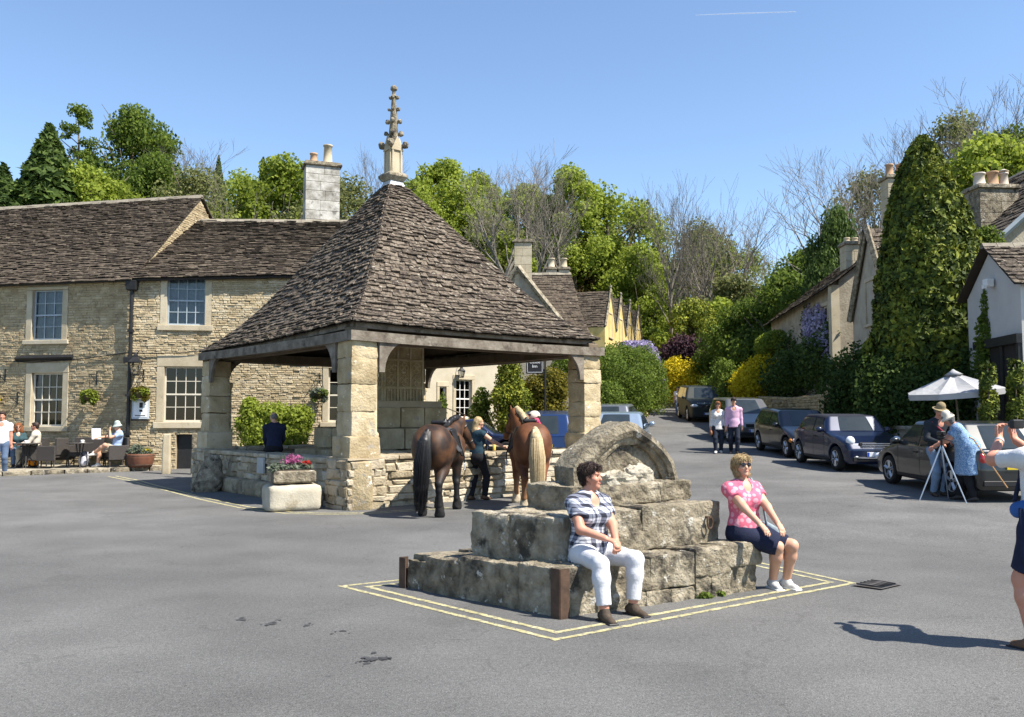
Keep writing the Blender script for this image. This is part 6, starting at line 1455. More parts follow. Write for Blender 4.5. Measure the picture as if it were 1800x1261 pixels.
# the two women sitting on the stone steps
p1 = G(1085, 1092); p1.y += .38
f1 = facing(.50, -.86)
loc1 = N0+e1*.50+e2*.20
def w2l(loc, rz, p): return Matrix.Rotation(-rz, 3, 'Z') @ (Vector(p)-Vector(loc))
fa = w2l(loc1, f1, G(1068, 1095)); fb = w2l(loc1, f1, G(1118, 1083))
person('woman in black and white plaid blouse and white cropped trousers on the steps', loc1, f1, 1.60, (0, .02, .51), -.05, fem=True, girth=1.16, vox=.0075, hair=('short', m_hairdark), top=plaid_mat(), bottom=('trousers', c_white), shoes=m_shoe, skin=m_skinred, legs=.93, sleeve=.27,
       hands=((.06, .33, .66), (-.03, .36, .64)), feet=((fa.x, fa.y-.04, .075), (fb.x, fb.y-.04, .075)), look=(.62, .02), elbow=((1, -.5, -.4), (-1, -.5, -.4)), curl=.9, knee=((.15, .6, 1), (-.25, .6, 1)), tunic=.10)
def shoulder_bag(J):
    s = J['s']; mb = MB(); sh = J['sh'][1]; pe = J['pe']
    a = J['nk']+Vector((-.11*s, .0, 0)); mb.tube([J['sh'][1]+Vector((.07, -.09, .03)), a+Vector((0, .02, .06)), J['ch']+Vector((-.13, .13, .06)), pe+Vector((-.19, .08, .12)), pe+Vector((-.23, .05, .02))], .012, 6)
    mb.build('bag_strap', mat('grey_blue_bag', [(.18, .24, .27), (.28, .34, .37)], nscale=12), J['root'], True, False)
    S = SDF(); S.rc(pe+Vector((-.24, .0, .0)), pe+Vector((-.25, .16, -.06)), .09, .11, .03, ((1, 0, 0), .55)); link('shoulder_bag', S.mesh('shoulder_bag', .012, (.006, 15, 2)), MATS['grey_blue_bag'], J['root'], False)
loc2 = N0+e1*2.40+e2*.17; f2 = facing(.34, -.94)
fa = w2l(loc2, f2, G(1363, 1036)); fb = w2l(loc2, f2, G(1387, 1035))
person('blonde woman in pink spotted top, navy skirt and sunglasses on the steps', loc2, f2, 1.57, (0, .02, .565), -.08, fem=True, girth=1.05, vox=.0075, hair=('bob', m_hairblonde), top=c_pinkdot, bottom=('skirt', c_navy), shoes=m_trainer, legs=.86, sleeve=.22,
       hands=((.06, .38, .66), (-.14, .37, .67)), feet=((fa.x, fa.y-.04, .075), (fb.x, fb.y-.04, .075)), look=(-.12, .12), elbow=((1, -.6, -.3), (-1, -.6, -.3)), curl=.35, knee=((.05, .5, 1), (-.05, .5, 1)), extras=(sunglasses, shoulder_bag), tunic=.02)
# photographer cut off by the right edge
p3 = G(1800, 1148); f3 = facing(-.35, .94)
def camera_bag(J):
    S = SDF(); pe = J['pe']; S.rc(pe+Vector((-.20, .02, .10)), pe+Vector((-.20, .08, .08)), .06, .06, .03, ((1, 0, 0), .6)); link('blue_pouch', S.mesh('blue_pouch', .012), mat('blue_nylon', [(.01, .06, .22), (.02, .10, .32)], rough=.6, nscale=10), J['root'], False)
    mb = MB(); mb.tube([pe+Vector((-.23, .02, .1)), pe+Vector((-.22, .03, -.25)), pe+Vector((-.2, .02, -.3))], .02, 6); mb.tube([J['sh'][1]+Vector((.05, .08, .03)), J['ch']+Vector((-.05, .17, 0)), pe+Vector((-.2, .1, .15))], .016, 6); mb.build('strap', c_navy, J['root'], True, False)
    mb = MB(); w = J['wr'][1]; e = J['el'][1]; d = (w-e).normalized(); c = w-d*.02; mb.lathe([(.034, -.012), (.037, 0), (.034, .012)], c, 12, d.to_track_quat('Z', 'Y').to_matrix()); mb.build('wristwatch', m_lead, J['root'], True, False)
    hc = J['hc']; mb = MB(); mb.box(hc+J['Rh'] @ Vector((-.02, .17, .0)), (.055, .02, .035), J['Rh'], bev=.008); mb.lathe([(.024, .0), (.024, .04)], hc+J['Rh'] @ Vector((-.02, .19, .0)), 12, J['Rh'] @ Matrix.Rotation(-math.pi/2, 3, 'X')); mb.build('compact_camera', m_black, J['root'], False, False)
person('photographer in white tee shirt and navy shorts cut off by the right edge', (p3.x+.22, p3.y+.02, p3.z), f3, 1.74, hands=((.15, .36, 1.52), (-.01, .37, 1.53)), feet=((.10, -.05, .08), (-.11, .06, .08)), vox=.010, skin=m_skinred, hair=('thin', m_hairgrey), top=c_whitetee, bottom=('shorts', c_navy), shoes=mat('brown_sandal', [(.10, .05, .03), (.17, .10, .06)]),
       legs=.42, sleeve=.38, elbow=((1, 0, -.8), (-1, 0, -.8)), look=(0, 0), extras=(camera_bag,), grip=((0, .2, 1), (0, .2, 1)), curl=1.1, girth=1.08)
# elderly pair with the tripod
pm = G(1650, 872)
def scarf_bag(J):
    mb = MB(); mb.tube([J['sh'][0]+Vector((-.04, .06, .05)), J['ch']+Vector((0, .17, .02)), J['pe']+Vector((-.17, .12, .04))], .022, 6); mb.build('red_strap', mat('dark_red_strap', [(.16, .015, .03), (.24, .03, .05)]), J['root'], True, False)
person('old man in brown brimmed hat, dark jacket and pale jeans behind a tripod', pm, facing(.12, -.98), 1.76, (0, 0, .93), .08, hands=((.16, .30, 1.05), (-.10, .32, 1.06)), vox=.013, hair=('thin', m_hairgrey), top=c_charcoal, bottom=('trousers', c_paledenim), shoes=m_shoe, sleeve=1.0, hat=('brim', c_khaki), look=(.15, -.35), skin=m_skinred, extras=(scarf_bag,), tunic=.08)
pw = G(1700, 881)
def bracelet(J):
    mb = MB(); w = J['wr'][0]; d = (w-J['el'][0]).normalized(); mb.lathe([(.036, -.01), (.038, 0), (.036, .01)], w-d*.02, 12, d.to_track_quat('Z', 'Y').to_matrix()); mb.build('bracelet', m_lead, J['root'], True, False)
person('stooping woman in white sun hat and blue patterned tunic beside the tripod', pw, facing(-.80, .35), 1.66, (0, -.05, .92), .42, fem=True, girth=1.3, vox=.013, hair=('bob', m_hairgrey), top=c_blueprint, bottom=('trousers', c_black), tunic=.42, sleeve=.30, hands=((.12, .52, .98), (-.10, .52, 1.02)), hat=('bucket', c_cream), look=(0, -.55), skin=m_skinred, extras=(bracelet,), feet=((.12, .12, .08), (-.12, -.10, .08)))
# couple walking down the street
pc1 = G(1263, 797); pc2 = G(1291, 798)
def handbag(J):
    S = SDF(); w = J['wr'][0]; S.rc(w+Vector((0, 0, -.13)), w+Vector((0, .10, -.16)), .08, .09, .03, ((1, 0, 0), .5)); link('handbag', S.mesh('handbag', .015), mat('tan_leather', [(.20, .08, .04), (.28, .12, .06)], rough=.6), J['root'], False)
person('woman in white floral blouse and dark jeans walking down the street, brown handbag', pc1, facing(-.20, -.98), 1.64, fem=True, vox=.016, hair=('bob', m_hairred), top=c_floral, bottom=('trousers', cloth('dark_jeans', [(.012, .016, .028), (.03, .036, .055)])), tunic=.12, sleeve=.9, feet=((.09, .14, .08), (-.08, -.12, .09)), extras=(sunglasses, handbag), girth=1.05, shoes=m_trainer)
person('man in pink shirt and dark cap walking down the street', pc2, facing(-.18, -.98), 1.76, vox=.016, hair=('short', m_hairdark), top=c_pinkshirt, bottom=('trousers', MATS['dark_jeans']), sleeve=.97, feet=((.09, -.22, .13), (-.08, .12, .08)), hat=('cap', c_black), tunic=.10, footdir=((.1, 1, -.6), (-.1, 1, -.1)))
pf = G(1192, 731); person('distant woman in grey print top and jeans walking up the street', pf, facing(-.1, -1), 1.68, fem=True, vox=.022, hair=('long', m_hairdark), top=c_floral, bottom=('trousers', c_denim), tunic=.15, sleeve=.35, feet=((.08, .15, .08), (-.08, -.12, .08)))
pf = P(1219, 745, 49); person('distant person with bare shoulders partly hidden behind the four-wheel drive', (pf.x, 49, gz(pf.x, 49)), facing(0, -1), 1.72, vox=.025, hair=('short', m_hairdark), top=c_redpink, bottom=('trousers', c_black), sleeve=.1)
# man sitting on the hall wall, back to us
pb = P(482, 797, 20.45); person('man in dark navy jacket sitting on the hall wall, back turned', (pb.x, pb.y, .0), facing(-.35, .94), 1.72, (0, 0, 1.02), .16, hands=((.16, .36, 1.05), (-.14, .36, 1.04)), feet=((.12, .48, .52), (-.12, .48, .52)), vox=.014, hair=('thin', m_hairgrey), top=c_navy, bottom=('trousers', c_black), sleeve=.98, look=(.35, -.1), knee=((.1, 1, .6), (-.1, 1, .6)), tunic=.05)
# blonde rider beside the dark horse, girl at the brown horse
pr_ = G(838, 879); m_vest = cloth('teal_vest', [(.01, .025, .04), (.03, .06, .08)]); m_boot = mat('brown_boot', [(.06, .03, .018), (.12, .065, .035)], rough=.6)
def boots(J):
    for i in (0, 1):
        S = SDF(); S.rc(J['kn'][i].lerp(J['an'][i], .25), J['an'][i], .058, .048, .03, None, False, True); link('boot', S.mesh('boot', .014), m_boot, J['root'], False)
person('blonde woman in dark vest and brown boots standing between the two horses', pr_, facing(.62, .78), 1.68, fem=True, vox=.014, hair=('long', m_hairblonde), top=m_vest, bottom=('trousers', c_black), sleeve=.06, hands=((.42, .36, 1.10), (-.22, .20, 1.0)), feet=((.20, .02, .09), (-.06, -.12, .08)), shoes=m_boot, extras=(boots,), look=(-.5, 0), lean=.03)
person('girl in bright pink top and pale riding hat behind the chestnut horse', (.62, 18.4, .0), facing(-.9, -.25), 1.80, fem=True, vox=.014, hair=('bob', m_hairdark), top=c_redpink, bottom=('trousers', c_beige), sleeve=.95, hands=((.10, .36, 1.66), (-.14, .38, 1.62)), hat=('helmet', c_cream), shoes=m_boot, lean=.18, extras=(boots,), look=(0, -.2))
# people at the inn tables
pz = lambda px, py: G(px, py)
q = G(4, 836); person('man in white tee shirt and jeans walking out of the left edge', (q.x-.05, q.y, q.z), facing(.3, -.95), 1.76, vox=.016, hair=('short', m_hairdark), top=c_whitetee, bottom=('trousers', c_denim), sleeve=.3, skin=m_skinred, girth=1.1)
def seated(label, px, Y, rz, **k):
    x = P(px, 800, Y).x; z = gz(x, Y)+.13; return person(label, (x, Y, z), rz, **{**dict(pelvis=(0, 0, .50), feet=((.12, .42, .08), (-.12, .42, .08)), knee=((.1, .5, 1), (-.1, .5, 1)), hands=((.14, .38, .68), (-.14, .38, .68)), vox=.016), **k})
seated('woman with curly auburn hair and sunglasses at the left inn table', 30, 26.9, facing(.55, -.84), fem=True, H=1.66, hair=('curly', m_hairred), top=c_teal, bottom=('trousers', c_denim), sleeve=.8, extras=(sunglasses,), hands=((.14, .36, .72), (-.12, .38, .72)))
seated('dark-haired man in cream shirt at the left inn table, side view', 62, 26.7, facing(-.95, -.25), H=1.72, hair=('short', m_hairdark), top=c_cream, bottom=('trousers', c_beige), sleeve=.95, skin=m_skinred, extras=(sunglasses,))
def paper(J):
    w = J['wr'][0]; mb = MB(); mb.box(w+Vector((.02, .06, .12)), (.005, .13, .17), Matrix.Rotation(.3, 3, 'Y')); mb.build('newspaper', mat('newsprint', [(.42, .42, .46), (.56, .56, .6)], nscale=30), J['root'], False, False)
seated('man in sun hat, pale blue tee and shorts reading a paper outside the inn', 204, 26.9, facing(-.80, -.58), H=1.74, hair=('thin', m_hairgrey), top=c_paleblue, bottom=('shorts', c_beige), legs=.42, sleeve=.28, hat=('bucket', cloth('grey_green_hat', [(.30, .36, .34), (.42, .46, .42)])), hands=((.18, .50, .86), (-.03, .20, 1.08)), feet=((.12, .48, .08), (.0, .62, .42)), shoes=m_trainer, extras=(paper,), look=(0, -.2), lean=-.12, elbow=((.5, -.3, -1), (-.7, .4, -1)), knee=((.1, .5, 1), (-.6, .8, .6)))
# ---------------------------------------------------------------- horses
def horse_mat(name, body, flank, leg, zleg=.95):
    m = bpy.data.materials.new(name); m.use_nodes = True; nt = m.node_tree; N = nt.nodes; L = nt.links; b = N['Principled BSDF']; b.inputs['Roughness'].default_value = .6; b.inputs['Specular IOR Level'].default_value = .3
    tc = N.new('ShaderNodeTexCoord'); sp = N.new('ShaderNodeSeparateXYZ'); L.new(tc.outputs['Object'], sp.inputs[0]); nz = N.new('ShaderNodeTexNoise'); nz.inputs['Scale'].default_value = 3.5; nz.inputs['Detail'].default_value = 5; L.new(tc.outputs['Object'], nz.inputs[0])
    r = _ramp(nt, [body, flank]); mr0 = N.new('ShaderNodeMapRange'); mr0.inputs[1].default_value = .38; mr0.inputs[2].default_value = .64; L.new(nz.outputs[0], mr0.inputs[0]); L.new(mr0.outputs[0], r.inputs[0])
    mr = N.new('ShaderNodeMapRange'); mr.inputs[1].default_value = zleg-.35; mr.inputs[2].default_value = zleg; L.new(sp.outputs[2], mr.inputs[0])
    mx = N.new('ShaderNodeMix'); mx.data_type = 'RGBA'; L.new(mr.outputs[0], mx.inputs[0]); mx.inputs[6].default_value = (*leg, 1); L.new(r.outputs[0], mx.inputs[7]); L.new(mx.outputs[2], b.inputs['Base Color'])
    n2 = N.new('ShaderNodeTexNoise'); n2.inputs['Scale'].default_value = 60; L.new(tc.outputs['Object'], n2.inputs[0]); bp = N.new('ShaderNodeBump'); bp.inputs['Strength'].default_value = .25; bp.inputs['Distance'].default_value = .01; L.new(n2.outputs[0], bp.inputs['Height']); L.new(bp.outputs[0], b.inputs['Normal'])
    return m
def horse(label, loc, rotz, bm_, hairm, feathm, neck_end, head_dir, sc=1.0, tail_side=0.0, maneside=1, step=((0, 0), (0, 0), (0, 0), (0, 0))):
    r = root('horse', label, 'horse', loc, rotz); V3 = Vector; S = SDF(); v = .016
    S.rc((0, .50, 1.14), (0, -.30, 1.16), .315, .335, .15, ((1, 0, 0), .96)); S.el((0, -.62, 1.20), (.325, .40, .37), .12); S.el((0, -.45, 1.38), (.20, .40, .17), .12); S.el((0, .66, 1.10), (.25, .27, .34), .12); S.el((0, .42, 1.38), (.12, .30, .18), .1)
    for sx in (1, -1): S.el((sx*.14, -.62, 1.16), (.19, .36, .36), .14); S.rc((sx*.15, .62, 1.22), (sx*.19, .56, .95), .17, .12, .08)
    S.rc((0, -.93, 1.02), (0, -1.03, 1.5), .022, .03, .06, op='s')
    ne = V3(neck_end); S.rc((0, .62, 1.22), tuple(V3((0, .62, 1.22)).lerp(ne, .5)), .25, .20, .12, ((1, 0, 0), .72)); S.rc(tuple(V3((0, .62, 1.25)).lerp(ne, .45)), tuple(ne), .20, .135, .1, ((1, 0, 0), .72))
    hd = V3(head_dir).normalized(); S.rc(ne, ne+hd*.26, .125, .105, .05, ((1, 0, 0), .8)); S.rc(ne+hd*.26, ne+hd*.55, .10, .07, .05, ((1, 0, 0), .85)); S.el(tuple(ne+hd*.57), (.065, .065, .06), .03)
    up = V3((1, 0, 0)).cross(hd); up = up if up.z > 0 else -up
    for sx in (1, -1): b = ne+V3((sx*.065, 0, 0))+up*.10-hd*.03; S.rc(b, b+(up*.8-hd*.4+V3((sx*.2, 0, 0))).normalized()*.13, .034, .012, .02)
    hoof = []
    for i, (sx, fr) in enumerate(((1, True), (-1, True), (1, False), (-1, False))):
        ox, oy = step[i]
        if fr: pts = [((sx*.19, .56, .98), .115), ((sx*.175, .57+oy*.4, .55), .068), ((sx*.175+ox*.6, .56+oy*.8, .50), .060), ((sx*.17+ox, .56+oy, .20), .046), ((sx*.17+ox, .60+oy, .11), .055)]
        else: pts = [((sx*.18, -.56, .98), .175), ((sx*.185, -.60+oy*.3, .80), .115), ((sx*.165+ox*.5, -.82+oy*.6, .57), .066), ((sx*.165+ox*.8, -.79+oy*.9, .46), .056), ((sx*.165+ox, -.76+oy, .20), .048), ((sx*.165+ox, -.72+oy, .11), .056)]
        for (a, ra), (b, rb) in zip(pts, pts[1:]): S.rc(a, b, ra, rb, .05 if ra > .1 else .03)
        hoof.append(V3(pts[-1][0]))
    link('body', S.mesh('horse_body', v), bm_, r, False)
    for hv in hoof:
        mb = MB(); mb.lathe([(.075, -hv.z+.0), (.062, -.02), (.055, .0)], hv+V3((0, .02, 0)), 12); mb.build('hoof', m_darkshoe, r, True, False)
        F_ = SDF(); F_.rc(hv+V3((0, -.02, .20)), hv+V3((0, .0, -.06)), .050, .088, .03); link('feathering', F_.mesh('feathering', .014, (.012, 26, 1.0)), feathm, r, False)
    T = SDF(); tp = [(0, -.99, 1.47), (tail_side*.3, -1.07, 1.30), (tail_side*.6, -1.09, .95), (tail_side*.9, -1.06, .55), (tail_side, -1.03, .24)]; tr_ = [.05, .09, .125, .11, .05]
    for a, b, ra, rb in zip(tp, tp[1:], tr_, tr_[1:]): T.rc(a, b, ra, rb, .06)
    tl = link('tail', T.mesh('tail', .013, (.004, 30, 2)), hairm, r, False)
    mb = MB(); R = random.Random(3)
    for k in range(480):
        a = R.uniform(0, 6.28); q = R.uniform(.8, 1.15); ps = [V3(p)+V3((math.cos(a)*tr_[i]*q*1.05, math.sin(a)*tr_[i]*q*1.05, 0)) for i, p in enumerate(tp)]; ps[-1] += V3((R.uniform(-.05, .05), R.uniform(-.05, .05), R.uniform(-.16, .12))); mb.tube(ps, [.007, .009, .008, .006, .002], 3, False)
    mb.build('tail_hair', hairm, tl, True, False)
    Mn = SDF(); a0 = V3((0, .50, 1.48))
    crest = [a0.lerp(ne+V3((0, 0, .10)), t)+V3((0, -.02, .06*math.sin(math.pi*t))) for t in np.linspace(0, 1, 7)]
    for a, b in zip(crest, crest[1:]): Mn.rc(a+V3((maneside*.04, 0, .02)), b+V3((maneside*.04, 0, .02)), .055, .055, .04)
    for t in np.linspace(.25, 1, 8):
        c = a0.lerp(ne+V3((0, 0, .10)), t); Mn.rc(c+V3((maneside*.06, 0, .03)), c+V3((maneside*.19, -.03, -.30)), .05, .03, .04, ((1, 0, 0), .6))
    Mn.rc(ne+up*.10, ne+up*.10+hd*.2, .05, .025, .03)
    mn = link('mane', Mn.mesh('mane', .013, (.010, 34, 4)), hairm, r, False)
    mb = MB()
    for k in range(150):
        t = R.uniform(.1, 1); c = a0.lerp(ne+V3((0, 0, .12)), t)+V3((maneside*R.uniform(.02, .1), R.uniform(-.04, .04), R.uniform(.0, .06))); e = c+V3((maneside*R.uniform(.10, .17), R.uniform(-.06, .02), -R.uniform(.25, .42))); mb.tube([c, c.lerp(e, .5)+V3((maneside*.05, 0, .05)), e], [.007, .007, .002], 3, False)
    mb.build('mane_hair', hairm, mn, True, False)
    # saddle with pad, flaps, leathers and stirrups
    m_sad = mat('black_saddle_leather', [(.010, .010, .011), (.024, .023, .024)], rough=.4, nscale=9); pd = SDF()
    for sx in (1, -1): pd.rc((sx*.12, .08, 1.46), (sx*.345, .10, 1.10), .05, .03, .05, ((0, 1, 0), 6.5)); 
    pd.rc((-.12, .08, 1.475), (.12, .08, 1.475), .045, .045, .04, ((0, 1, 0), 6.5)); link('saddle_pad', pd.mesh('saddle_pad', .014), mat('saddle_pad', [(.03, .032, .034), (.055, .057, .06)], rough=.9, nscale=40, bump=.4, bscale=90), r, False)
    sd = SDF(); sd.rc((0, -.12, 1.56), (0, .30, 1.56), .10, .09, .06, ((0, 0, 1), .5)); sd.rc((-.10, -.20, 1.62), (.10, -.20, 1.62), .04, .04, .05); sd.rc((0, .34, 1.60), (0, .36, 1.66), .05, .035, .05)
    for sx in (1, -1): sd.rc((sx*.20, .12, 1.46), (sx*.375, .16, 1.02), .05, .025, .05, ((0, 1, 0), 4.2))
    link('saddle', sd.mesh('saddle', .013), m_sad, r, False)
    for sx in (1, -1):
        mb = MB(); mb.tube([(sx*.30, .16, 1.38), (sx*.41, .15, 1.0), (sx*.41, .15, .86)], .012, 5); mb.build('stirrup_leather', m_sad, r, True, False); mb = MB(); c = V3((sx*.41, .15, .80)); mb.tube([c+V3((0, .065*math.cos(t), .075*math.sin(t))) for t in np.linspace(-.6, math.pi+.6, 12)]+[c+V3((0, .065*math.cos(-.6), .075*math.sin(-.6)))], .010, 6); mb.build('stirrup', m_lead, r, True, False)
    mb = MB(); w = ne+hd*.42; mb.lathe([(.092, -.01), (.092, .01)], w, 12, hd.to_track_quat('Z', 'Y').to_matrix()); mb.lathe([(.135, -.01), (.135, .01)], ne+hd*.05, 12, hd.to_track_quat('Z', 'Y').to_matrix()); mb.build('bridle', m_sad, r, True, False)
    for o in r.children: o.scale = (sc, sc, sc)
    return r
hh = Vector((.15, .989, 0)); hc_ = G(756, 909); hl_ = hc_+hh*.76
horse('dark bay horse with black tail and saddle, standing left of the pair', hl_, facing(hh.x, hh.y), horse_mat('dark_bay_coat', (.022, .012, .008), (.105, .045, .018), (.010, .009, .009)), mat('black_horse_hair', [(.006, .006, .007), (.022, .021, .022)], rough=.45, nscale=30), mat('black_feather', [(.008, .008, .008), (.02, .018, .017)]),
      (.12, 1.14, 1.58), (.30, .5, -.75), 1.0, -.10, -1, ((.02, -.05), (-.02, .10), (.02, -.10), (-.01, .10)))
hh = Vector((-.10, .995, 0)); hc_ = G(938, 896); hl_ = hc_+hh*.76
horse('chestnut horse with cream mane and tail, standing right of the pair', hl_, facing(hh.x, hh.y), horse_mat('chestnut_coat', (.085, .030, .012), (.165, .062, .022), (.22, .11, .05), .62), mat('flaxen_hair', [(.30, .21, .10), (.52, .42, .26)], rough=.5, nscale=30), mat('cream_feather', [(.36, .28, .18), (.50, .42, .30)]),
      (-.16, 1.08, 1.74), (-.25, .55, -.80), 1.0, .04, 1, ((-.02, .0), (.0, .05), (0, 0), (0, .05)))
# ---------------------------------------------------------------- cars
def paint(name, c, flake=.25): return mat(name, [tuple(x*.85 for x in c), c], rough=.28, nscale=2, spec=.5, coat=.6, metal=flake)
m_carglass = mat('car_glass', [(.018, .024, .026), (.03, .038, .042)], rough=.06, spec=.45, coat=.2); m_tyre = mat('tyre', [(.012, .012, .012), (.02, .02, .02)], rough=.85); m_rim = mat('alloy_rim', [(.42, .43, .45), (.55, .56, .58)], rough=.35, metal=.7); m_chrome = mat('chrome', [(.6, .61, .63)], rough=.12, metal=1.0)
m_lampw = mat('headlamp_lens', [(.55, .58, .62), (.70, .72, .75)], rough=.12, spec=.7); m_lampr = mat('tail_lamp', [(.32, .015, .015), (.42, .03, .03)], rough=.2, spec=.6); m_plast = mat('black_trim', [(.012, .012, .013), (.02, .02, .021)], rough=.6); m_platew = mat('white_plate', [(.60, .61, .62), (.66, .67, .68)]); m_platey = mat('yellow_plate', [(.60, .42, .02), (.66, .48, .04)]); m_indic = mat('amber_lamp', [(.55, .20, .03)], rough=.3)
def poly_sd(py, pz, poly):
    d = np.full(py.shape, 1e9); ins = np.zeros(py.shape, bool); n = len(poly)
    for i in range(n):
        a = np.array(poly[i], float); b = np.array(poly[(i+1) % n], float); e = b-a; wy, wz = py-a[0], pz-a[1]; t = np.clip((wy*e[0]+wz*e[1])/(e @ e), 0, 1); d = np.minimum(d, np.hypot(wy-t*e[0], wz-t*e[1]))
        c1 = (a[1] <= pz) & (b[1] > pz); c2 = (a[1] > pz) & (b[1] <= pz); cr = e[0]*wz-e[1]*wy; ins ^= (c1 & (cr > 0)) | (c2 & (cr < 0))
    return np.where(ins, -d, d)
def car(name, label, loc, rotz, pm, L=4.1, W=1.72, H=1.44, hood=.80, belt=.88, cowl=.95, rf=.35, rr=-1.35, rb=-1.8, tail=.95, wf=1.30, wr=-1.27, wheel=.31, roofm=None, h=.026, pitch=0.0, front=None, boot=None, pillar=.06, amber=False, spokes=5):
    r = root(name, label, 'car', loc, rotz); r.rotation_euler = (pitch, 0, rotz); hL = L/2; g = .19
    prof = [(-hL+.10, g), (-hL, g+.15), (-hL-.0, tail*.62), (-hL+.07, tail)]
    if boot is not None: prof += [(boot[0], boot[1])]
    prof += [(rb, belt+.06 if boot is None else boot[1]), (rr, H-.03), ((rr+rf)/2, H), (rf, H-.03), (cowl, belt+.05), (hL-.55, hood), (hL-.10, hood-.16), (hL, hood-.32), (hL, g+.15), (hL-.10, g)]
    def hw(y, z):
        tz_ = np.clip((z-belt)/(H-belt), 0, 1); w = W/2*(1-.20*tz_**1.2)*(1-.14*(np.abs(y)/hL)**5); return w*np.where(z < .45, .955+.045*np.clip((z-g)/(.45-g), 0, 1), 1.0)
    lo = np.array([-W/2-.1, -hL-.1, g-.1]); n = np.ceil((np.array([W/2+.1, hL+.1, H+.1])-lo)/h).astype(int)
    X = lo[0]+h*np.arange(n[0]); Y = lo[1]+h*np.arange(n[1]); Zz = lo[2]+h*np.arange(n[2]); YY_, ZZ_ = np.meshgrid(Y, Zz, indexing='ij'); D2 = poly_sd(YY_, ZZ_, prof); HWm = hw(YY_, ZZ_)
    a = D2[None]; b = np.abs(X)[:, None, None]-HWm[None]; k = .11; hh_ = np.maximum(k-np.abs(a-b), 0)/k; F = np.maximum(a, b)+hh_*hh_*k*.25
    for wy in (wf, wr):
        c = np.hypot(YY_-wy, ZZ_-wheel)-(wheel+.065); c = np.maximum(c[None], .52*W/2-np.abs(X)[:, None, None]); F = np.maximum(F, -c)
    V, Q = nets(F.astype(np.float32), lo, h); me = npmesh('car_body', V, Q, True)
    mats = [pm]
    body = link('body', me, pm, r, False)
    if roofm:
        me.materials.append(roofm); cz = V[Q].mean(1); me.polygons.foreach_set('material_index', ((cz[:, 2] > belt+.04) & (cz[:, 1] < rf+.02)).astype(np.int32)); me.update()
    def side_panel(poly, nm, m, off=.006, par=r, nn=6):
        """polygon (y,z) laid on both flanks"""
        out = []
        for sx in (1, -1):
            c = np.mean(poly, 0); pts = []; mb = MB(); rings = [1.0, .7, .35]; n_ = 0; dens = []
            for i in range(len(poly)):
                p0, p1 = np.array(poly[i]), np.array(poly[(i+1) % len(poly)])
                for t in range(nn): dens.append(p0+(p1-p0)*t/nn)
            for s_ in rings:
                for q in dens: p = c+(q-c)*s_; pts.append((sx*(float(hw(p[0], p[1]))+off-.0), p[0], p[1]))
            m_ = len(dens); Fc = [(i*m_+j, i*m_+(j+1) % m_, (i+1)*m_+(j+1) % m_, (i+1)*m_+j) for i in range(2) for j in range(m_)]; pts.append((sx*(float(hw(c[0], c[1]))+off), c[0], c[1])); Fc += [(2*m_+j, 2*m_+(j+1) % m_, 3*m_) for j in range(m_)]
            mb.add(pts, Fc); out.append(mb.build(nm, m, par, True, False))
        return out
    # glasshouse
    zb, zt = belt+.03, H-.10
    fr = lambda z: rf+(cowl-rf)*(1-(z-belt-.05)/(H-.08-belt))          # windscreen line
    rr_ = lambda z: rr+(rb-rr)*(1-(z-belt-.06)/(H-.09-belt)) if boot is None else rr+(rb-rr)*(1-(z-boot[1])/(H-.03-boot[1]))
    mid_ = (wf+wr)/2-.12
    side_panel([(mid_+pillar/2, zb), (fr(zb)-.14, zb), (fr(zt)-.13, zt), (mid_+pillar/2, zt)], 'side_window', m_carglass)
    side_panel([(rr_(zb)+.16, zb+.03), (mid_-pillar/2, zb), (mid_-pillar/2, zt), (rr_(zt)+.13, zt)], 'side_window', m_carglass)
    for (p0, z0_, p1, z1_, nm) in ((cowl, belt+.05, rf, H-.03, 'windscreen'), (rb, (belt+.06) if boot is None else boot[1], rr, H-.03, 'rear_window')):
        mb = MB(); Vv = []; d = Vector((0, p1-p0, z1_-z0_)); nr = Vector((0, d.z, -d.y)).normalized(); nr = nr if (nr.y > 0) == (nm == 'windscreen') else -nr
        for i in range(7):
            t = .03+.90*i/6; y, z = p0+(p1-p0)*t, z0_+(z1_-z0_)*t; w = float(hw(y, z))*.93
            for j in range(9): x = -w+2*w*j/8; Vv.append(Vector((x, y, z))+nr*(.008-.075*(abs(x)/w)**5))
        mb.add(Vv, [(i*9+j, i*9+j+1, i*9+j+10, i*9+j+9) for i in range(6) for j in range(8)]); mb.build(nm, m_carglass, r, True, False)
    # door seams, handles, sill strip
    for (y0_, y1_, z0_, z1_) in ((mid_-.006, mid_+.006, .34, belt), (fr(zb)-.16, fr(zb)-.148, .34, belt), (mid_-.98, mid_-.968, .5, belt)):
        side_panel([(y0_, z0_), (y1_, z0_), (y1_, z1_), (y0_, z1_)], 'door_seam', m_plast, .003, r, 3)
    side_panel([(mid_+.07, belt-.12), (mid_+.24, belt-.12), (mid_+.24, belt-.085), (mid_+.07, belt-.085)], 'door_handle', m_plast, .014, r, 2)
    side_panel([(wr+wheel+.1, g+.05), (wf-wheel-.1, g+.05), (wf-wheel-.1, g+.11), (wr+wheel+.1, g+.11)], 'sill_strip', m_plast, .008, r, 6)
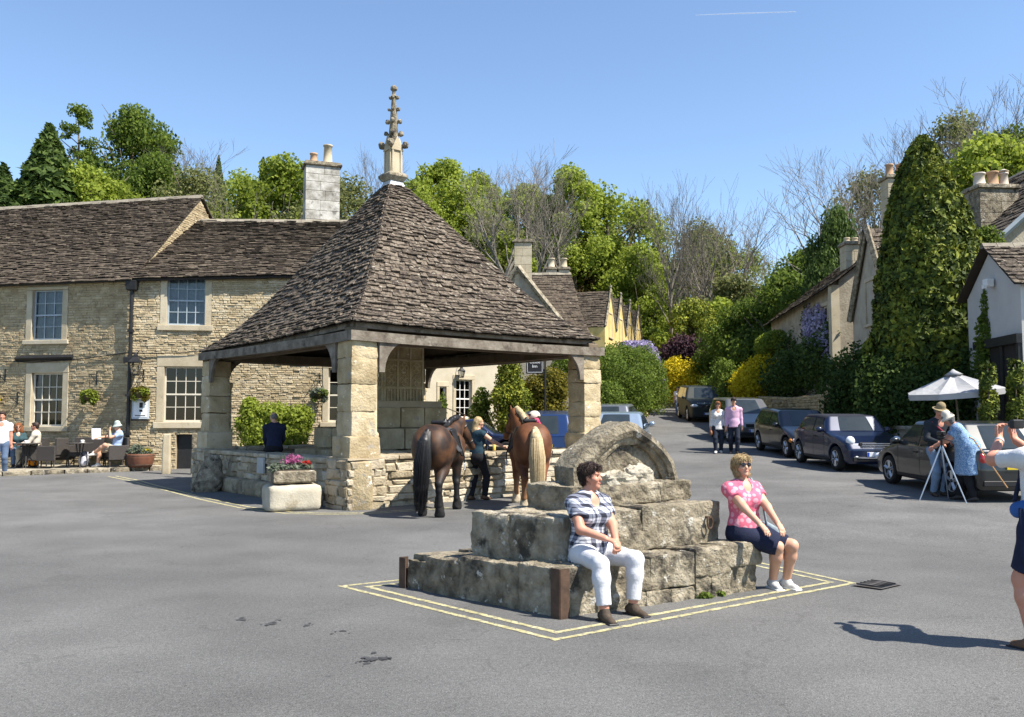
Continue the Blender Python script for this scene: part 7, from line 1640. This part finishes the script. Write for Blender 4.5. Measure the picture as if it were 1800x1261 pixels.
    # wheels
    for wy in (wf, wr):
        for sx in (1, -1):
            c = Vector((sx*(W/2-.11), wy, wheel)); R = Matrix.Rotation(math.pi/2*sx, 3, 'Y'); mb = MB(); mb.lathe([(wheel*.66, -.09), (wheel*.97, -.085), (wheel, -.05), (wheel, .05), (wheel*.97, .085), (wheel*.68, .09), (wheel*.66, .07)], c, 24, R); wo = mb.build('wheel', m_tyre, r, True, False)
            mb = MB(); mb.lathe([(wheel*.67, .03), (wheel*.67, .085), (wheel*.62, .088), (wheel*.60, .05)], c, 24, R); mb.lathe([(.001, .03), (wheel*.18, .075), (wheel*.2, .05)], c, 10, R)
            for q in range(spokes):
                t = 2*math.pi*q/spokes; mb.tube([c+R @ Vector((wheel*.12*math.cos(t), wheel*.12*math.sin(t), .07)), c+R @ Vector((wheel*.63*math.cos(t), wheel*.63*math.sin(t), .072))], [wheel*.10, wheel*.13], 4)
            mb.build('rim', m_rim, wo, False, False); mb = MB(); mb.lathe([(wheel*.62, .02), (.001, .02)], c, 16, R); mb.build('brake_disc', m_plast, wo, False, False)
    for sx in (1, -1):
        S = SDF(); S.el((sx*(W/2+.09), fr(zb)-.22, belt+.09), (.10, .06, .075), .02); S.rc((sx*(W/2-.05), fr(zb)-.2, belt+.04), (sx*(W/2+.06), fr(zb)-.21, belt+.07), .025, .03, .02); link('door_mirror', S.mesh('door_mirror', .018), pm, r, False)
        # lamps
        zl = hood-.22; S = SDF()
        if front == 'round': S.el((sx*(W/2-.24), hL-.17, hood-.11), (.115, .10, .125), .01, np.array(Matrix.Rotation(.35, 3, 'X')))
        else: S.el((sx*(W/2-.24), hL-.10, hood-.24), (.20, .13, .085), .01)
        link('headlamp', S.mesh('headlamp', .016), m_lampw, r, False)
        if amber:
            S = SDF(); S.el((sx*(W/2-.04), hL-.26, hood-.26), (.05, .10, .06), .01); link('indicator', S.mesh('indicator', .016), m_indic, r, False)
        S = SDF(); S.el((sx*(W/2-.20), -hL+.085, tail-.17), (.07, .075, .12), .01); link('tail_lamp', S.mesh('tail_lamp', .016), m_lampr, r, False)
    def fbox(c, hs, nm, m, bev=.01, par=r): mb = MB(); mb.box(c, hs, bev=bev); return mb.build(nm, m, par, False, False)
    fbox((0, hL-.015, .33), (W*.36, .04, .06), 'lower_grille', m_plast); fbox((0, -hL+.02, .34), (W*.40, .05, .05), 'rear_bumper_strip', m_plast)
    if front == 'round':
        for k_ in range(4): fbox((0, hL-.055+.012*(3-k_)*.5, hood-.30+k_*.042), (.40-.02*abs(k_-1), .03, .010), 'grille_bar', m_chrome, .004)
        fbox((0, hL-.085, hood-.235), (.42, .04, .09), 'grille', m_plast)
        for sx in (1, -1):
            mb = MB(); mb.lathe([(.045, 0), (.05, .02), (.035, .03)], (sx*.52, hL-.01, .36), 12, Matrix.Rotation(-math.pi/2, 3, 'X')); mb.build('fog_lamp', m_lampw, r, True, False)
        fbox((0, hL+.03, .36), (.5, .012, .012), 'chrome_strip', m_chrome, .004)
    else: fbox((0, hL-.045, hood-.27), (.36, .05, .06), 'grille', m_plast)
    fp = fbox((0, hL+.02, .45), (.26, .012, .056), 'number_plate', m_platew, .004); fbox((-.232*-1, hL+.033, .45), (.026, .002, .052), 'plate_band', mat('plate_blue', [(.01, .05, .35)]), .001, fp)
    fbox((0, -hL-.012, tail-.30), (.26, .012, .056), 'number_plate', m_platey, .004)
    return r
def cz(x, y, d=2.0): return gz(x, y)
def cpitch(x, y, heading): return math.atan2(gz(x+heading[0]*1.3, y+heading[1]*1.3)-gz(x-heading[0]*1.3, y-heading[1]*1.3), 2.6)
def park(name, label, x, y, hd, pm, **k):
    hd = Vector((hd[0], hd[1], 0)).normalized(); return car(name, label, (x, y, gz(x, y)+.012), facing(hd.x, hd.y), pm, pitch=cpitch(x, y, hd), **k)
park('parked_car', 'dark grey hatchback parked behind the elderly pair, rear towards us', 9.22, 18.35, (-.04, 1), paint('charcoal_paint', (.010, .011, .012), .0), L=4.2, W=1.74, H=1.44, h=.024)
park('parked_car', 'dark blue small convertible with round headlamps facing us', 9.08, 24.15, (.06, -1), paint('dark_blue_paint', (.006, .013, .045)), L=3.64, W=1.69, H=1.41, hood=.89, belt=.93, cowl=.72, rf=.38, rr=-1.0, rb=-1.35, tail=.92, wf=1.22, wr=-1.24, roofm=mat('soft_top', [(.010, .012, .02), (.018, .02, .03)], rough=.9), front='round', h=.024)
park('parked_car', 'black small hatchback parked behind the blue convertible', 9.12, 28.5, (.05, -1), paint('black_blue_paint', (.008, .010, .016)), L=3.9, W=1.66, H=1.43, amber=True)
park('parked_car', 'silver-grey people carrier facing us behind the walking couple', 8.95, 34.6, (.0, -1), paint('grey_brown_paint', (.17, .165, .155), .5), L=4.3, W=1.76, H=1.60, hood=.90, belt=.98, cowl=1.25, rf=.55, rr=-1.7, rb=-1.95, tail=1.0)
suv = park('four_wheel_drive', 'dark green-black four-wheel drive at the top of the parked row', 10.35, 48.6, (-.02, -1), mat('dark_green_paint', [(.010, .015, .014), (.014, .020, .019)], rough=.55, spec=.35), L=4.8, W=1.98, H=1.84, hood=1.10, belt=1.16, cowl=1.05, rf=.55, rr=-2.0, rb=-2.2, tail=1.25, wheel=.38, wf=1.4, wr=-1.4)
park('parked_car', 'pale silver-blue saloon parked on the left of the street beyond the arch stone', 3.35, 27.6, (.22, 1), paint('silver_blue_paint', (.34, .42, .52), .5), L=4.4, W=1.74, H=1.40, boot=(-1.95, 1.0), rb=-1.45, rr=-.75, tail=.98)
park('parked_car', 'small grey car just beyond the silver-blue saloon by the hedge', 3.75, 32.6, (.25, 1), paint('grey_paint', (.22, .23, .25), .5), L=4.0, W=1.7, H=1.45)
park('parked_car', 'bright blue people carrier seen from behind past the chestnut horse', 1.15, 27.4, (.12, 1), paint('mid_blue_paint', (.014, .036, .12)), L=4.1, W=1.74, H=1.60, hood=.9, belt=.96, tail=1.0, rr=-1.45, rb=-1.93, rf=.5, cowl=1.2)
park('parked_car', 'dark blue car parked crosswise behind the blonde rider', -1.35, 29.8, (.93, -.1), paint('navy_paint', (.012, .02, .06)), L=4.1, W=1.72, H=1.5)
# lettering on the four-wheel drive's bonnet edge
def text_mesh(name, body, size, loc, rot, material, parent, space=1.0):
    tx = bpy.data.curves.new(name, 'FONT'); tx.body = body; tx.size = size; tx.align_x = 'CENTER'; tx.extrude = .002; tx.space_character = space
    t = bpy.data.objects.new(name, tx); me = bpy.data.meshes.new_from_object(t); bpy.data.objects.remove(t); me.name = name
    o = link(name, me, material, parent, False); o.location = loc; o.rotation_euler = rot; return o
text_mesh('bonnet_lettering', 'RANGE ROVER', .14, (0, 4.8/2-.17, 1.10-.17), (math.pi/2-.6, 0, math.pi), m_rim, suv, 1.35)
# ---------------------------------------------------------------- furniture outside the inn
m_wicker = mat('dark_wicker', [(.035, .03, .027), (.075, .066, .06)], rough=.7, nscale=50, bump=.6, bscale=70)
def armchair(label, px, Y, rz, wide=.30):
    x = P(px, 800, Y).x; z = gz(x, Y)+.13; r = root('wicker_armchair', label, 'chair', (x, Y, z), rz)
    def pb(nm, *boxes):
        mb = MB()
        for c, hs in boxes: mb.box(c, hs, bev=.015)
        mb.build(nm, m_wicker, r, False, False)
    pb('seat', ((0, 0, .36), (wide, .27, .07))); pb('backrest', ((0, -.27, .62), (wide, .035, .25)))
    for sx in (1, -1): pb('arm', ((sx*(wide+.03), 0, .42), (.035, .28, .22)))
    for sx in (1, -1):
        for sy in (1, -1): mb = MB(); mb.tube([(sx*(wide+.01), sy*.24, 0), (sx*(wide+.02), sy*.25, .3)], [.018, .025], 6); mb.build('leg', m_wicker, r, False, False)
    return r
armchair('empty dark wicker armchair right of the cream-shirted man', 93, 26.5, facing(-1, .1)); armchair('wicker armchair of the cream-shirted man', 62, 26.72, facing(-.95, -.25)); armchair('wicker armchair of the curly-haired woman', 29, 26.95, facing(.55, -.84))
armchair('empty wide wicker seat behind the small round table', 152, 27.1, facing(.15, -1), .42); armchair('wicker armchair under the man reading a paper', 204.5, 26.92, facing(-.80, -.58))
def table(label, px, Y):
    x = P(px, 800, Y).x; z = gz(x, Y)+.13; r = root('cafe_table', label, 'table', (x, Y, z)); mb = MB(); mb.lathe([(.36, .70), (.37, .715), (.36, .73)], n=20); mb.build('table_top', m_wicker, r, False, False)
    for k in range(4): a = k*math.pi/2+.5; mb = MB(); mb.tube([(.10*math.cos(a), .10*math.sin(a), .70), (.06*math.cos(a), .06*math.sin(a), .40), (.30*math.cos(a), .30*math.sin(a), .0)], .016, 6); mb.build('leg', m_black, r, False, False)
    return x, Y, z
tx_, ty_, tz_ = table('dark cafe table in front of the curly-haired woman', 46, 26.3)
tx2, ty2, tz2 = table('dark cafe table between the wide seat and the man reading', 140, 26.5)
for lab, dx, dy, x, y, z in (('white coffee cup on the table by the man reading', .12, -.1, tx2, ty2, tz2), ('white cup on the curly-haired woman\'s table', .05, -.12, tx_, ty_, tz_)):
    mb = MB(); mb.lathe([(.03, 0), (.045, .03), (.05, .08), (.042, .08), (.03, .015)], n=12); mb.lathe([(.075, -.004), (.08, .006)], n=14); mb.tube([(.048, 0, .06), (.075, 0, .05), (.045, 0, .025)], .007, 5)
    o = mb.build('coffee_cup', m_white, None, True); o.location = (x+dx, y+dy, z+.736); tag(o, lab, 'cup')
def rucksack(label, px, py, m1, m2, dz=.0):
    p = G(px, py); r = root('rucksack', label, 'rucksack', (p.x, p.y+.05, p.z+dz), .3); S = SDF(); S.rc((0, 0, .12), (0, .02, .36), .14, .11, .05, ((0, 1, 0), .75)); link('bag', S.mesh('bag', .014, (.008, 14, 1)), m1, r, False)
    S = SDF(); S.rc((0, -.12, .12), (0, -.10, .26), .085, .07, .04, ((0, 1, 0), .6)); link('front_pocket', S.mesh('front_pocket', .014), m2, r, False)
    for sx in (1, -1): mb = MB(); mb.tube([(sx*.08, .1, .42), (sx*.1, -.06, .44), (sx*.12, -.13, .25), (sx*.11, -.12, .06)], .016, 6); mb.build('strap', m2, r, True, False)
rucksack('orange and black rucksack standing on the pavement by the cafe table', 57, 829, cloth('black_nylon', [(.012, .012, .012), (.03, .03, .03)]), cloth('orange_nylon', [(.55, .16, .01), (.65, .25, .02)]), .13)
rucksack('grey rucksack on the pavement under the small table', 146, 829, cloth('grey_nylon', [(.10, .10, .12), (.2, .2, .22)]), cloth('pale_grey_nylon', [(.35, .35, .38), (.45, .45, .48)]), .13)
# planting
def tuft(parent, name, pts, n, leaf, lm, shell=.6, up=.8, droop=0.0, asp=2.2):
    p, nn = blob_pts(pts, n, shell); nn = nn+np.array((0, 0, up)); V, F = leaves(p, nn, np.full(n, leaf), asp, .9, droop); o = link(name, npmesh(name, V, F), lm, parent, False); return o
L_red = leafmat('red_petals', [(.35, .02, .02), (.55, .05, .03)]); L_pink = leafmat('pink_petals', [(.42, .10, .25), (.60, .22, .40)]); L_grey = leafmat('silver_leaves', [(.14, .17, .12), (.24, .27, .20)])
tuft(pl, 'foliage', [(-.24, .2, .80, .16, .16, .09), (-.05, .22, .80, .2, .16, .08), (.2, .22, .80, .18, .16, .08), (-.36, .12, .77, .1, .1, .07)], 1300, .045, L_grey)
tuft(pl, 'pink_flowers', [(.02, .2, .95, .16, .14, .10), (-.05, .2, .90, .2, .14, .06)], 240, .035, L_pink, asp=1.2); tuft(pl, 'red_flowers', [(.24, .18, .86, .1, .1, .06)], 120, .035, L_red, asp=1.2)
mb = MB(); R = random.Random(4)
for k in range(16): x = R.uniform(-.2, .25); mb.tube([(x, .2, .76), (x+R.uniform(-.06, .06), .2+R.uniform(-.08, .08), R.uniform(.92, 1.06))], .004, 4)
mb.build('stems', L_grey, pl, False, False)
b0 = G(240, 829); bp_ = root('barrel_planter', 'rusty half-barrel planter of herbs beside the man reading', 'planter', (b0.x, b0.y+.25, b0.z+.12)); mb = MB(); mb.lathe([(.33, 0), (.36, .1), (.39, .28), (.395, .40), (.37, .40), (.36, .34)], n=20)
mb.build('tub', mat('rusty_tub', [(.10, .04, .022), (.17, .07, .04)], rough=.7, nscale=8), bp_, True, False)
for z in (.06, .33): mb = MB(); mb.lathe([(.352+.13*z, z), (.352+.13*z, z+.03)], n=20); mb.build('hoop', m_rust, bp_, False, False)
tuft(bp_, 'foliage', [(-.1, 0, .50, .22, .2, .16), (.15, 0, .45, .2, .2, .12), (-.2, -.05, .46, .15, .15, .1)], 1400, .06, L_grey, asp=3.0); tuft(bp_, 'yellow_flowers', [(.2, -.05, .50, .14, .14, .07), (-.15, -.1, .46, .1, .1, .05)], 200, .04, L_yellow, asp=1.2)
def basket(label, wall, px, py, spot=(.3, 0), cols=(L_spring, L_gold)):
    A, B, n = wall; u = Vector((B[0]-A[0], B[1]-A[1], 0)).normalized(); s = uvz(A, B, px, py); c = Vector((A[0], A[1], 0))+u*s[0]+n*.38; c.z = s[1]
    r = root('hanging_basket', label, 'hanging basket', c, math.atan2(n.y, n.x)+math.pi/2); mb = MB(); mb.lathe([(.02, -.20), (.14, -.15), (.20, -.02), (.21, .0), (.15, -.01)], n=14); mb.build('bowl', mat('moss_basket', [(.05, .04, .02), (.10, .075, .04)], nscale=25), r, True, False)
    mb = MB()
    for k in range(3): a = k*2.1; mb.tube([(.2*math.cos(a), .2*math.sin(a), 0), (0, 0, .62)], .006, 4)
    mb.build('chain', m_black, r, False, False); mb = MB(); mb.tube([(0, -.02, .62), (0, .36, .66)], .012, 5); mb.tube([(0, .05, .63), (0, .36, .40)], .010, 5); mb.box((0, .365, .52), (.02, .012, .2)); mb.build('bracket', m_black, r, False, False)
    tuft(r, 'foliage', [(0, 0, .06, .26, .24, .12), (.16, 0, -.10, .12, .16, .2), (-.16, 0, -.08, .12, .16, .16)], 900, .065, cols[0], asp=1.5); tuft(r, 'trailing_flowers', [(.1, -.08, .02, .2, .16, .14), (-.12, -.06, -.12, .1, .1, .2)], 500, .05, cols[1], asp=1.4)
W1_ = (pA, pB, pub1['n']); W2_ = (pB, pC, pub2['n'])
basket('hanging basket between the left windows of the inn', W1_, 170, 695); basket('hanging basket above the framed menu board', W2_, 252, 690, cols=(L_goldbush, L_spring)); basket('hanging basket on the inn wall seen inside the hall arch', W2_, 562, 692, cols=(L_grey, L_mid)); basket('yellow-flowered hanging basket at the far left edge of the inn', W1_, -1, 697, cols=(L_yellow, L_mid))
for px, py in ((10, 660), (32, 700)):
    s = uvz(pA, pB, px, py); c = A1+u1*s[0]+Z*s[1]; mb = MB(); mb.box(c+n1*.02, (.02, .015, .2)); mb.tube([c+n1*.02, c+n1*.35-Z*.02], .012, 5); mb.tube([c-Z*.18+n1*.02, c+n1*.25-Z*.02], .01, 5); mb.build('wall_bracket', m_black, pub1['root'])
# ---------------------------------------------------------------- parasol, clipped trees, tripod, stick, grate, sign
pp = P(1690, 690, 22.2); pa = root('parasol', 'large off-white parasol above the parked cars', 'parasol', (pp.x, pp.y, gz(pp.x, pp.y))); zt = P(1690, 655, 22.2).z-pa.location.z; ze_ = P(1690, 686, 22.2).z-pa.location.z; pa.rotation_euler = (.05, -.10, 0)
m_canvas = mat('canvas', [(.40, .40, .41), (.47, .47, .48)], rough=.9, nscale=5, transl=.25); K = 8
for k in range(K):
    a0, a1 = 2*math.pi*k/K, 2*math.pi*(k+1)/K; V = []; F = []
    for i in range(7):
        t = i/6
        for j in range(5):
            s = j/4; e0, e1_ = Vector((1.16*math.cos(a0), 1.16*math.sin(a0), ze_)), Vector((1.16*math.cos(a1), 1.16*math.sin(a1), ze_)); e = e0.lerp(e1_, s); p = Vector((0, 0, zt)).lerp(e, .06+.94*t); p.z -= .07*math.sin(math.pi*t)*(.4+.6*math.sin(math.pi*s)) - .03*(abs(s-.5)*2)*math.sin(math.pi*t); V.append(p)
    F = [(i*5+j, i*5+j+1, i*5+j+6, i*5+j+5) for i in range(6) for j in range(4)]; o = len(V)
    V += [V[30+j]-Vector((0, 0, .14)) for j in range(5)]; F += [(30+j, 31+j, o+j+1, o+j) for j in range(4)]; mb = MB(); mb.add(V, F); mb.build('canopy_panel', m_canvas, pa, False, False)
    mb = MB(); mb.tube([Vector((0, 0, zt-.08)), Vector((1.14*math.cos(a0), 1.14*math.sin(a0), ze_-.02))], .012, 5); mb.build('rib', m_oakdark, pa, False, False)
mb = MB(); mb.lathe([(.22, zt-.05), (.06, zt+.05), (.02, zt+.09)], n=12); mb.build('vent_cap', m_canvas, pa, True, False)
mb = MB(); mb.tube([(0, 0, 0), (0, 0, zt)], .025, 8); mb.build('pole', m_oak, pa, False, False); mb = MB(); mb.lathe([(.3, 0), (.3, .06), (.06, .1)], n=16); mb.build('base', m_black, pa, False, False)
for px, ty, lab in ((1738, 640, 'slim clipped spiral conifer in a pot under the parasol edge'), (1786, 633, 'slim clipped spiral conifer in a pot at the right edge')):
    c = P(px, 700, 20.8); z0 = gz(c.x, c.y); r = root('spiral_topiary', lab, 'topiary', (c.x, c.y, z0)); Ht = P(px, ty, 20.8).z-z0
    mb = MB(); mb.lathe([(.19, 0), (.26, .38), (.28, .42), (.24, .42), (.22, .36)], n=14); mb.build('pot', mat('terracotta', [(.26, .11, .06), (.34, .16, .09)], nscale=8), r, True, False)
    mb = MB(); mb.tube([(0, 0, .3), (0, 0, Ht-.1)], [.03, .01], 6); mb.build('trunk', m_bark, r, False, False)
    n = 5500; t = rng.random(n); a = t*2*math.pi*3.2+rng.normal(0, .75, n); rr = (.27-.10*t)*(.55+.45*rng.random(n)); p = np.stack([rr*np.cos(a), rr*np.sin(a), .55+t*(Ht-.62)+.10*rng.normal(size=n)*.6], 1); nn = np.stack([np.cos(a), np.sin(a), np.full(n, .5)], 1); V, F = leaves(p, nn, np.full(n, .05), 1.7, .8); link('crown', npmesh('crown', V, F), L_thuja, r, False)
ta, tb_, tc_ = G(1616, 881), G(1699, 885), G(1667, 876); top_ = P(1655, 782, (ta.y+tb_.y)/2+.12); tr3 = root('tripod', 'slim silver camera tripod in front of the old man', 'tripod', ((ta.x+tb_.x)/2, top_.y, ta.z)); m_alu = mat('aluminium', [(.45, .50, .56), (.55, .6, .66)], rough=.35, metal=.6)
for e in (ta, tb_, tc_): mb = MB(); mb.tube([top_, top_.lerp(e, .5), e], [.016, .013, .010], 6); mb.build('leg', m_alu, tr3)
mb = MB(); mb.tube([top_-Z*.05, top_+Z*.12], .022, 8); mb.box(top_+Z*.14, (.05, .05, .02), bev=.01); mb.tube([top_+Z*.12, top_+Vector((.16, -.12, .06))], .009, 5); mb.build('head', m_black, tr3)
cb = root('video_camera', 'small black video camera on top of the tripod', 'camera', top_+Z*.16); mb = MB(); mb.box((0, 0, .05), (.045, .09, .045), bev=.012); mb.build('camera_body', m_black, cb, False, False); mb = MB(); mb.lathe([(.03, 0), (.032, .05)], (0, -.09, .05), 12, Matrix.Rotation(math.pi/2, 3, 'X')); mb.build('lens', m_plast, cb, False, False)
w0, w1_ = P(1711, 772, 15.3), P(1771, 858, 15.0); mb = MB(); mb.tube([w0, w1_], .012, 6); mb.tube([w0-Vector((.07, .0, -.03)), w0, w0+Vector((.03, 0, -.04))], .014, 6); o = mb.build('walking_stick', mat('stick_wood', [(.30, .15, .06), (.42, .24, .10)], rough=.5)); tag(o, 'brown walking stick hanging from the stooping woman\'s arm', 'walking stick')
# road grate
m_iron = mat('worn_cast_iron', [(.05, .045, .042), (.10, .09, .082), (.14, .125, .11)], rough=.6, nscale=12, bump=.3)
g1, g2, g3, g4 = G(1497, 1031), G(1550, 1039), G(1587, 1030), G(1535, 1022); gr = root('drain_grate', 'rusty iron drain grate in the road right of the steps', 'drain grate', (g1+g3)/2)
mb = MB(); q = [v+Z*.016 for v in (g1, g2, g3, g4)]; cen = sum(q, Vector())/4; inn = [cen+(v-cen)*.84 for v in q]; mb.add(q+inn, [(0, 1, 5, 4), (1, 2, 6, 5), (2, 3, 7, 6), (3, 0, 4, 7)]); mb.build('frame', m_iron, gr)
mb = MB(); mb.add([v-Z*.001 for v in inn], [(0, 1, 2, 3)]); mb.build('pit_dark_sheet', m_black, gr)  # flat black sheet paints the shade of the drain below the bars
for k in range(5):
    t0, t1 = (k+.15)/5, (k+.7)/5; a, b = inn[0].lerp(inn[3], t0), inn[1].lerp(inn[2], t0); a2, b2 = inn[0].lerp(inn[3], t1), inn[1].lerp(inn[2], t1); mid = a.lerp(b, .5); mb = MB()
    mb.prism([(0, 0), (1, 0), (.5, 1)], a+Z*.004, b-a, a2-a, Z, .014); mb.build('grate_bar', m_iron, gr)
# oil stains on the road
R6 = random.Random(9); m_oil = mat('oil_stain', [(.035, .035, .036), (.06, .06, .061)], rough=.7)
for px, py, sp, nb in ((655, 1161, .11, 26), (478, 1096, .07, 12), (425, 1090, .05, 7), (540, 1100, .05, 8), (600, 1112, .06, 6)):
    c = G(px, py); mb = MB()
    for b_ in range(nb):
        a = R6.uniform(0, 6.28); q = sp*R6.random()**.7; cx, cy = c.x+q*math.cos(a)*1.3, c.y+q*math.sin(a)*1.6; rr = R6.uniform(.006, .032)*(1.2-q/sp*.7); ph = R6.uniform(0, 6); z_ = gz(cx, cy)+.003+b_*.00025
        V = [(cx, cy, z_)]+[(cx+rr*(1+.4*math.sin(2*t+ph)+.2*math.sin(5*t))*math.cos(t), cy+rr*1.3*(1+.4*math.cos(3*t+ph))*math.sin(t), z_) for t in np.linspace(0, 6.28, 15)[:-1]]; mb.add(V, [(0, i+1, (i+1) % 14+1) for i in range(14)])
    o = mb.build('oil_stain', m_oil); o['kind'] = 'structure'
# hanging inn sign
sc_ = P(940, 640, 30.5); sg = root('inn_sign', 'black hanging inn sign with white lettering seen under the hall eaves', 'sign', (sc_.x, sc_.y, gz(sc_.x, sc_.y)), 0); loc = Vector((0, 0, sc_.z-sg.location.z))
mb = MB(); mb.box(loc, (.30, .025, .34), bev=.01); bd = mb.build('board', m_black, sg, False, False)
mb = MB()
for (c, hs) in (((0, -.028, .29), (.26, .004, .006)), ((0, -.028, -.29), (.26, .004, .006)), ((.255, -.028, 0), (.006, .004, .29)), ((-.255, -.028, 0), (.006, .004, .29))): mb.box(loc+Vector(c), hs)
mb.build('border', m_white, bd, False, False)
for txt, dz, sz in (('The', .17, .11), ('Castle', .02, .15), ('Inn', -.13, .15)):
    text_mesh('lettering', txt, sz, loc+Vector((0, -.03, dz)), (math.pi/2, 0, 0), m_white, bd)
mb = MB(); mb.tube([(.36, .03, 0), (.36, .03, loc.z+.55)], .035, 8); mb.tube([(.36, .03, loc.z+.45), (-.30, .03, loc.z+.45)], .02, 6)
for x in (-.2, .2): mb.tube([(x, .03, loc.z+.45), (x, .0, loc.z+.33)], .008, 5)
mb.build('post', m_black, sg, False, False)
# beer glasses on the hall wall, weeds at its foot
for px, lab, m in ((857, 'empty tall glass on the hall wall beside the rider', glass_mat('clear_glass', (.85, .88, .88), .35)), (869, 'glass of golden cider on the hall wall beside the chestnut horse', mat('cider', [(.62, .40, .05), (.70, .50, .10)], rough=.1, spec=.6))):
    k = (px-900)/FPX; t = (k*PF.y-PF.x)/((PR.x-PF.x)-k*(PR.y-PF.y)); c = PF.lerp(PR, t); mb = MB(); mb.lathe([(.028, 0), (.03, .01), (.038, .15), (.034, .15), (.027, .015)], n=12); o = mb.build('beer_glass', m, None, True); o.location = (c.x, c.y, 1.0); tag(o, lab, 'glass')
for px, py, n, lab in ((665, 888, 500, 'green weeds at the foot of the hall wall beside the upright slab'), (690, 862, 300, 'green weeds growing out of the hall wall left of the dark horse'), (1238, 1054, 160, 'small weeds at the foot of the stone steps between the two women'), (1262, 1050, 110, 'tiny weed tuft at the foot of the steps near the blonde woman')):
    c = G(px, py); c.y += .05; r = root('weeds', lab, 'plant', c); tuft(r, 'foliage', [(0, 0, .06, .16, .12, .10), (.12, .1, .14, .14, .12, .14)] if n > 200 else [(0, 0, .02, .09, .04, .04)], n, .05 if n > 200 else .025, L_mid)
# faint vapour trail high in the sky
m_vap = bpy.data.materials.new('vapour'); m_vap.use_nodes = True; nt = m_vap.node_tree; nt.nodes.remove(nt.nodes['Principled BSDF']); a_ = nt.nodes.new('ShaderNodeBsdfTransparent'); b_ = nt.nodes.new('ShaderNodeBsdfDiffuse'); b_.inputs[0].default_value = (.85, .87, .9, 1); c_ = nt.nodes.new('ShaderNodeMixShader'); c_.inputs[0].default_value = .28
nt.links.new(a_.outputs[0], c_.inputs[1]); nt.links.new(b_.outputs[0], c_.inputs[2]); nt.links.new(c_.outputs[0], nt.nodes['Material Output'].inputs[0])
mb = MB(); mb.tube([P(1222, 27, 20000), P(1300, 24, 20000), P(1400, 21, 20000)], [6, 14, 9], 8); o = mb.build('contrail', m_vap); o['kind'] = 'stuff'; o['label'] = 'thin white vapour trail high in the blue sky'; o['category'] = 'cloud'
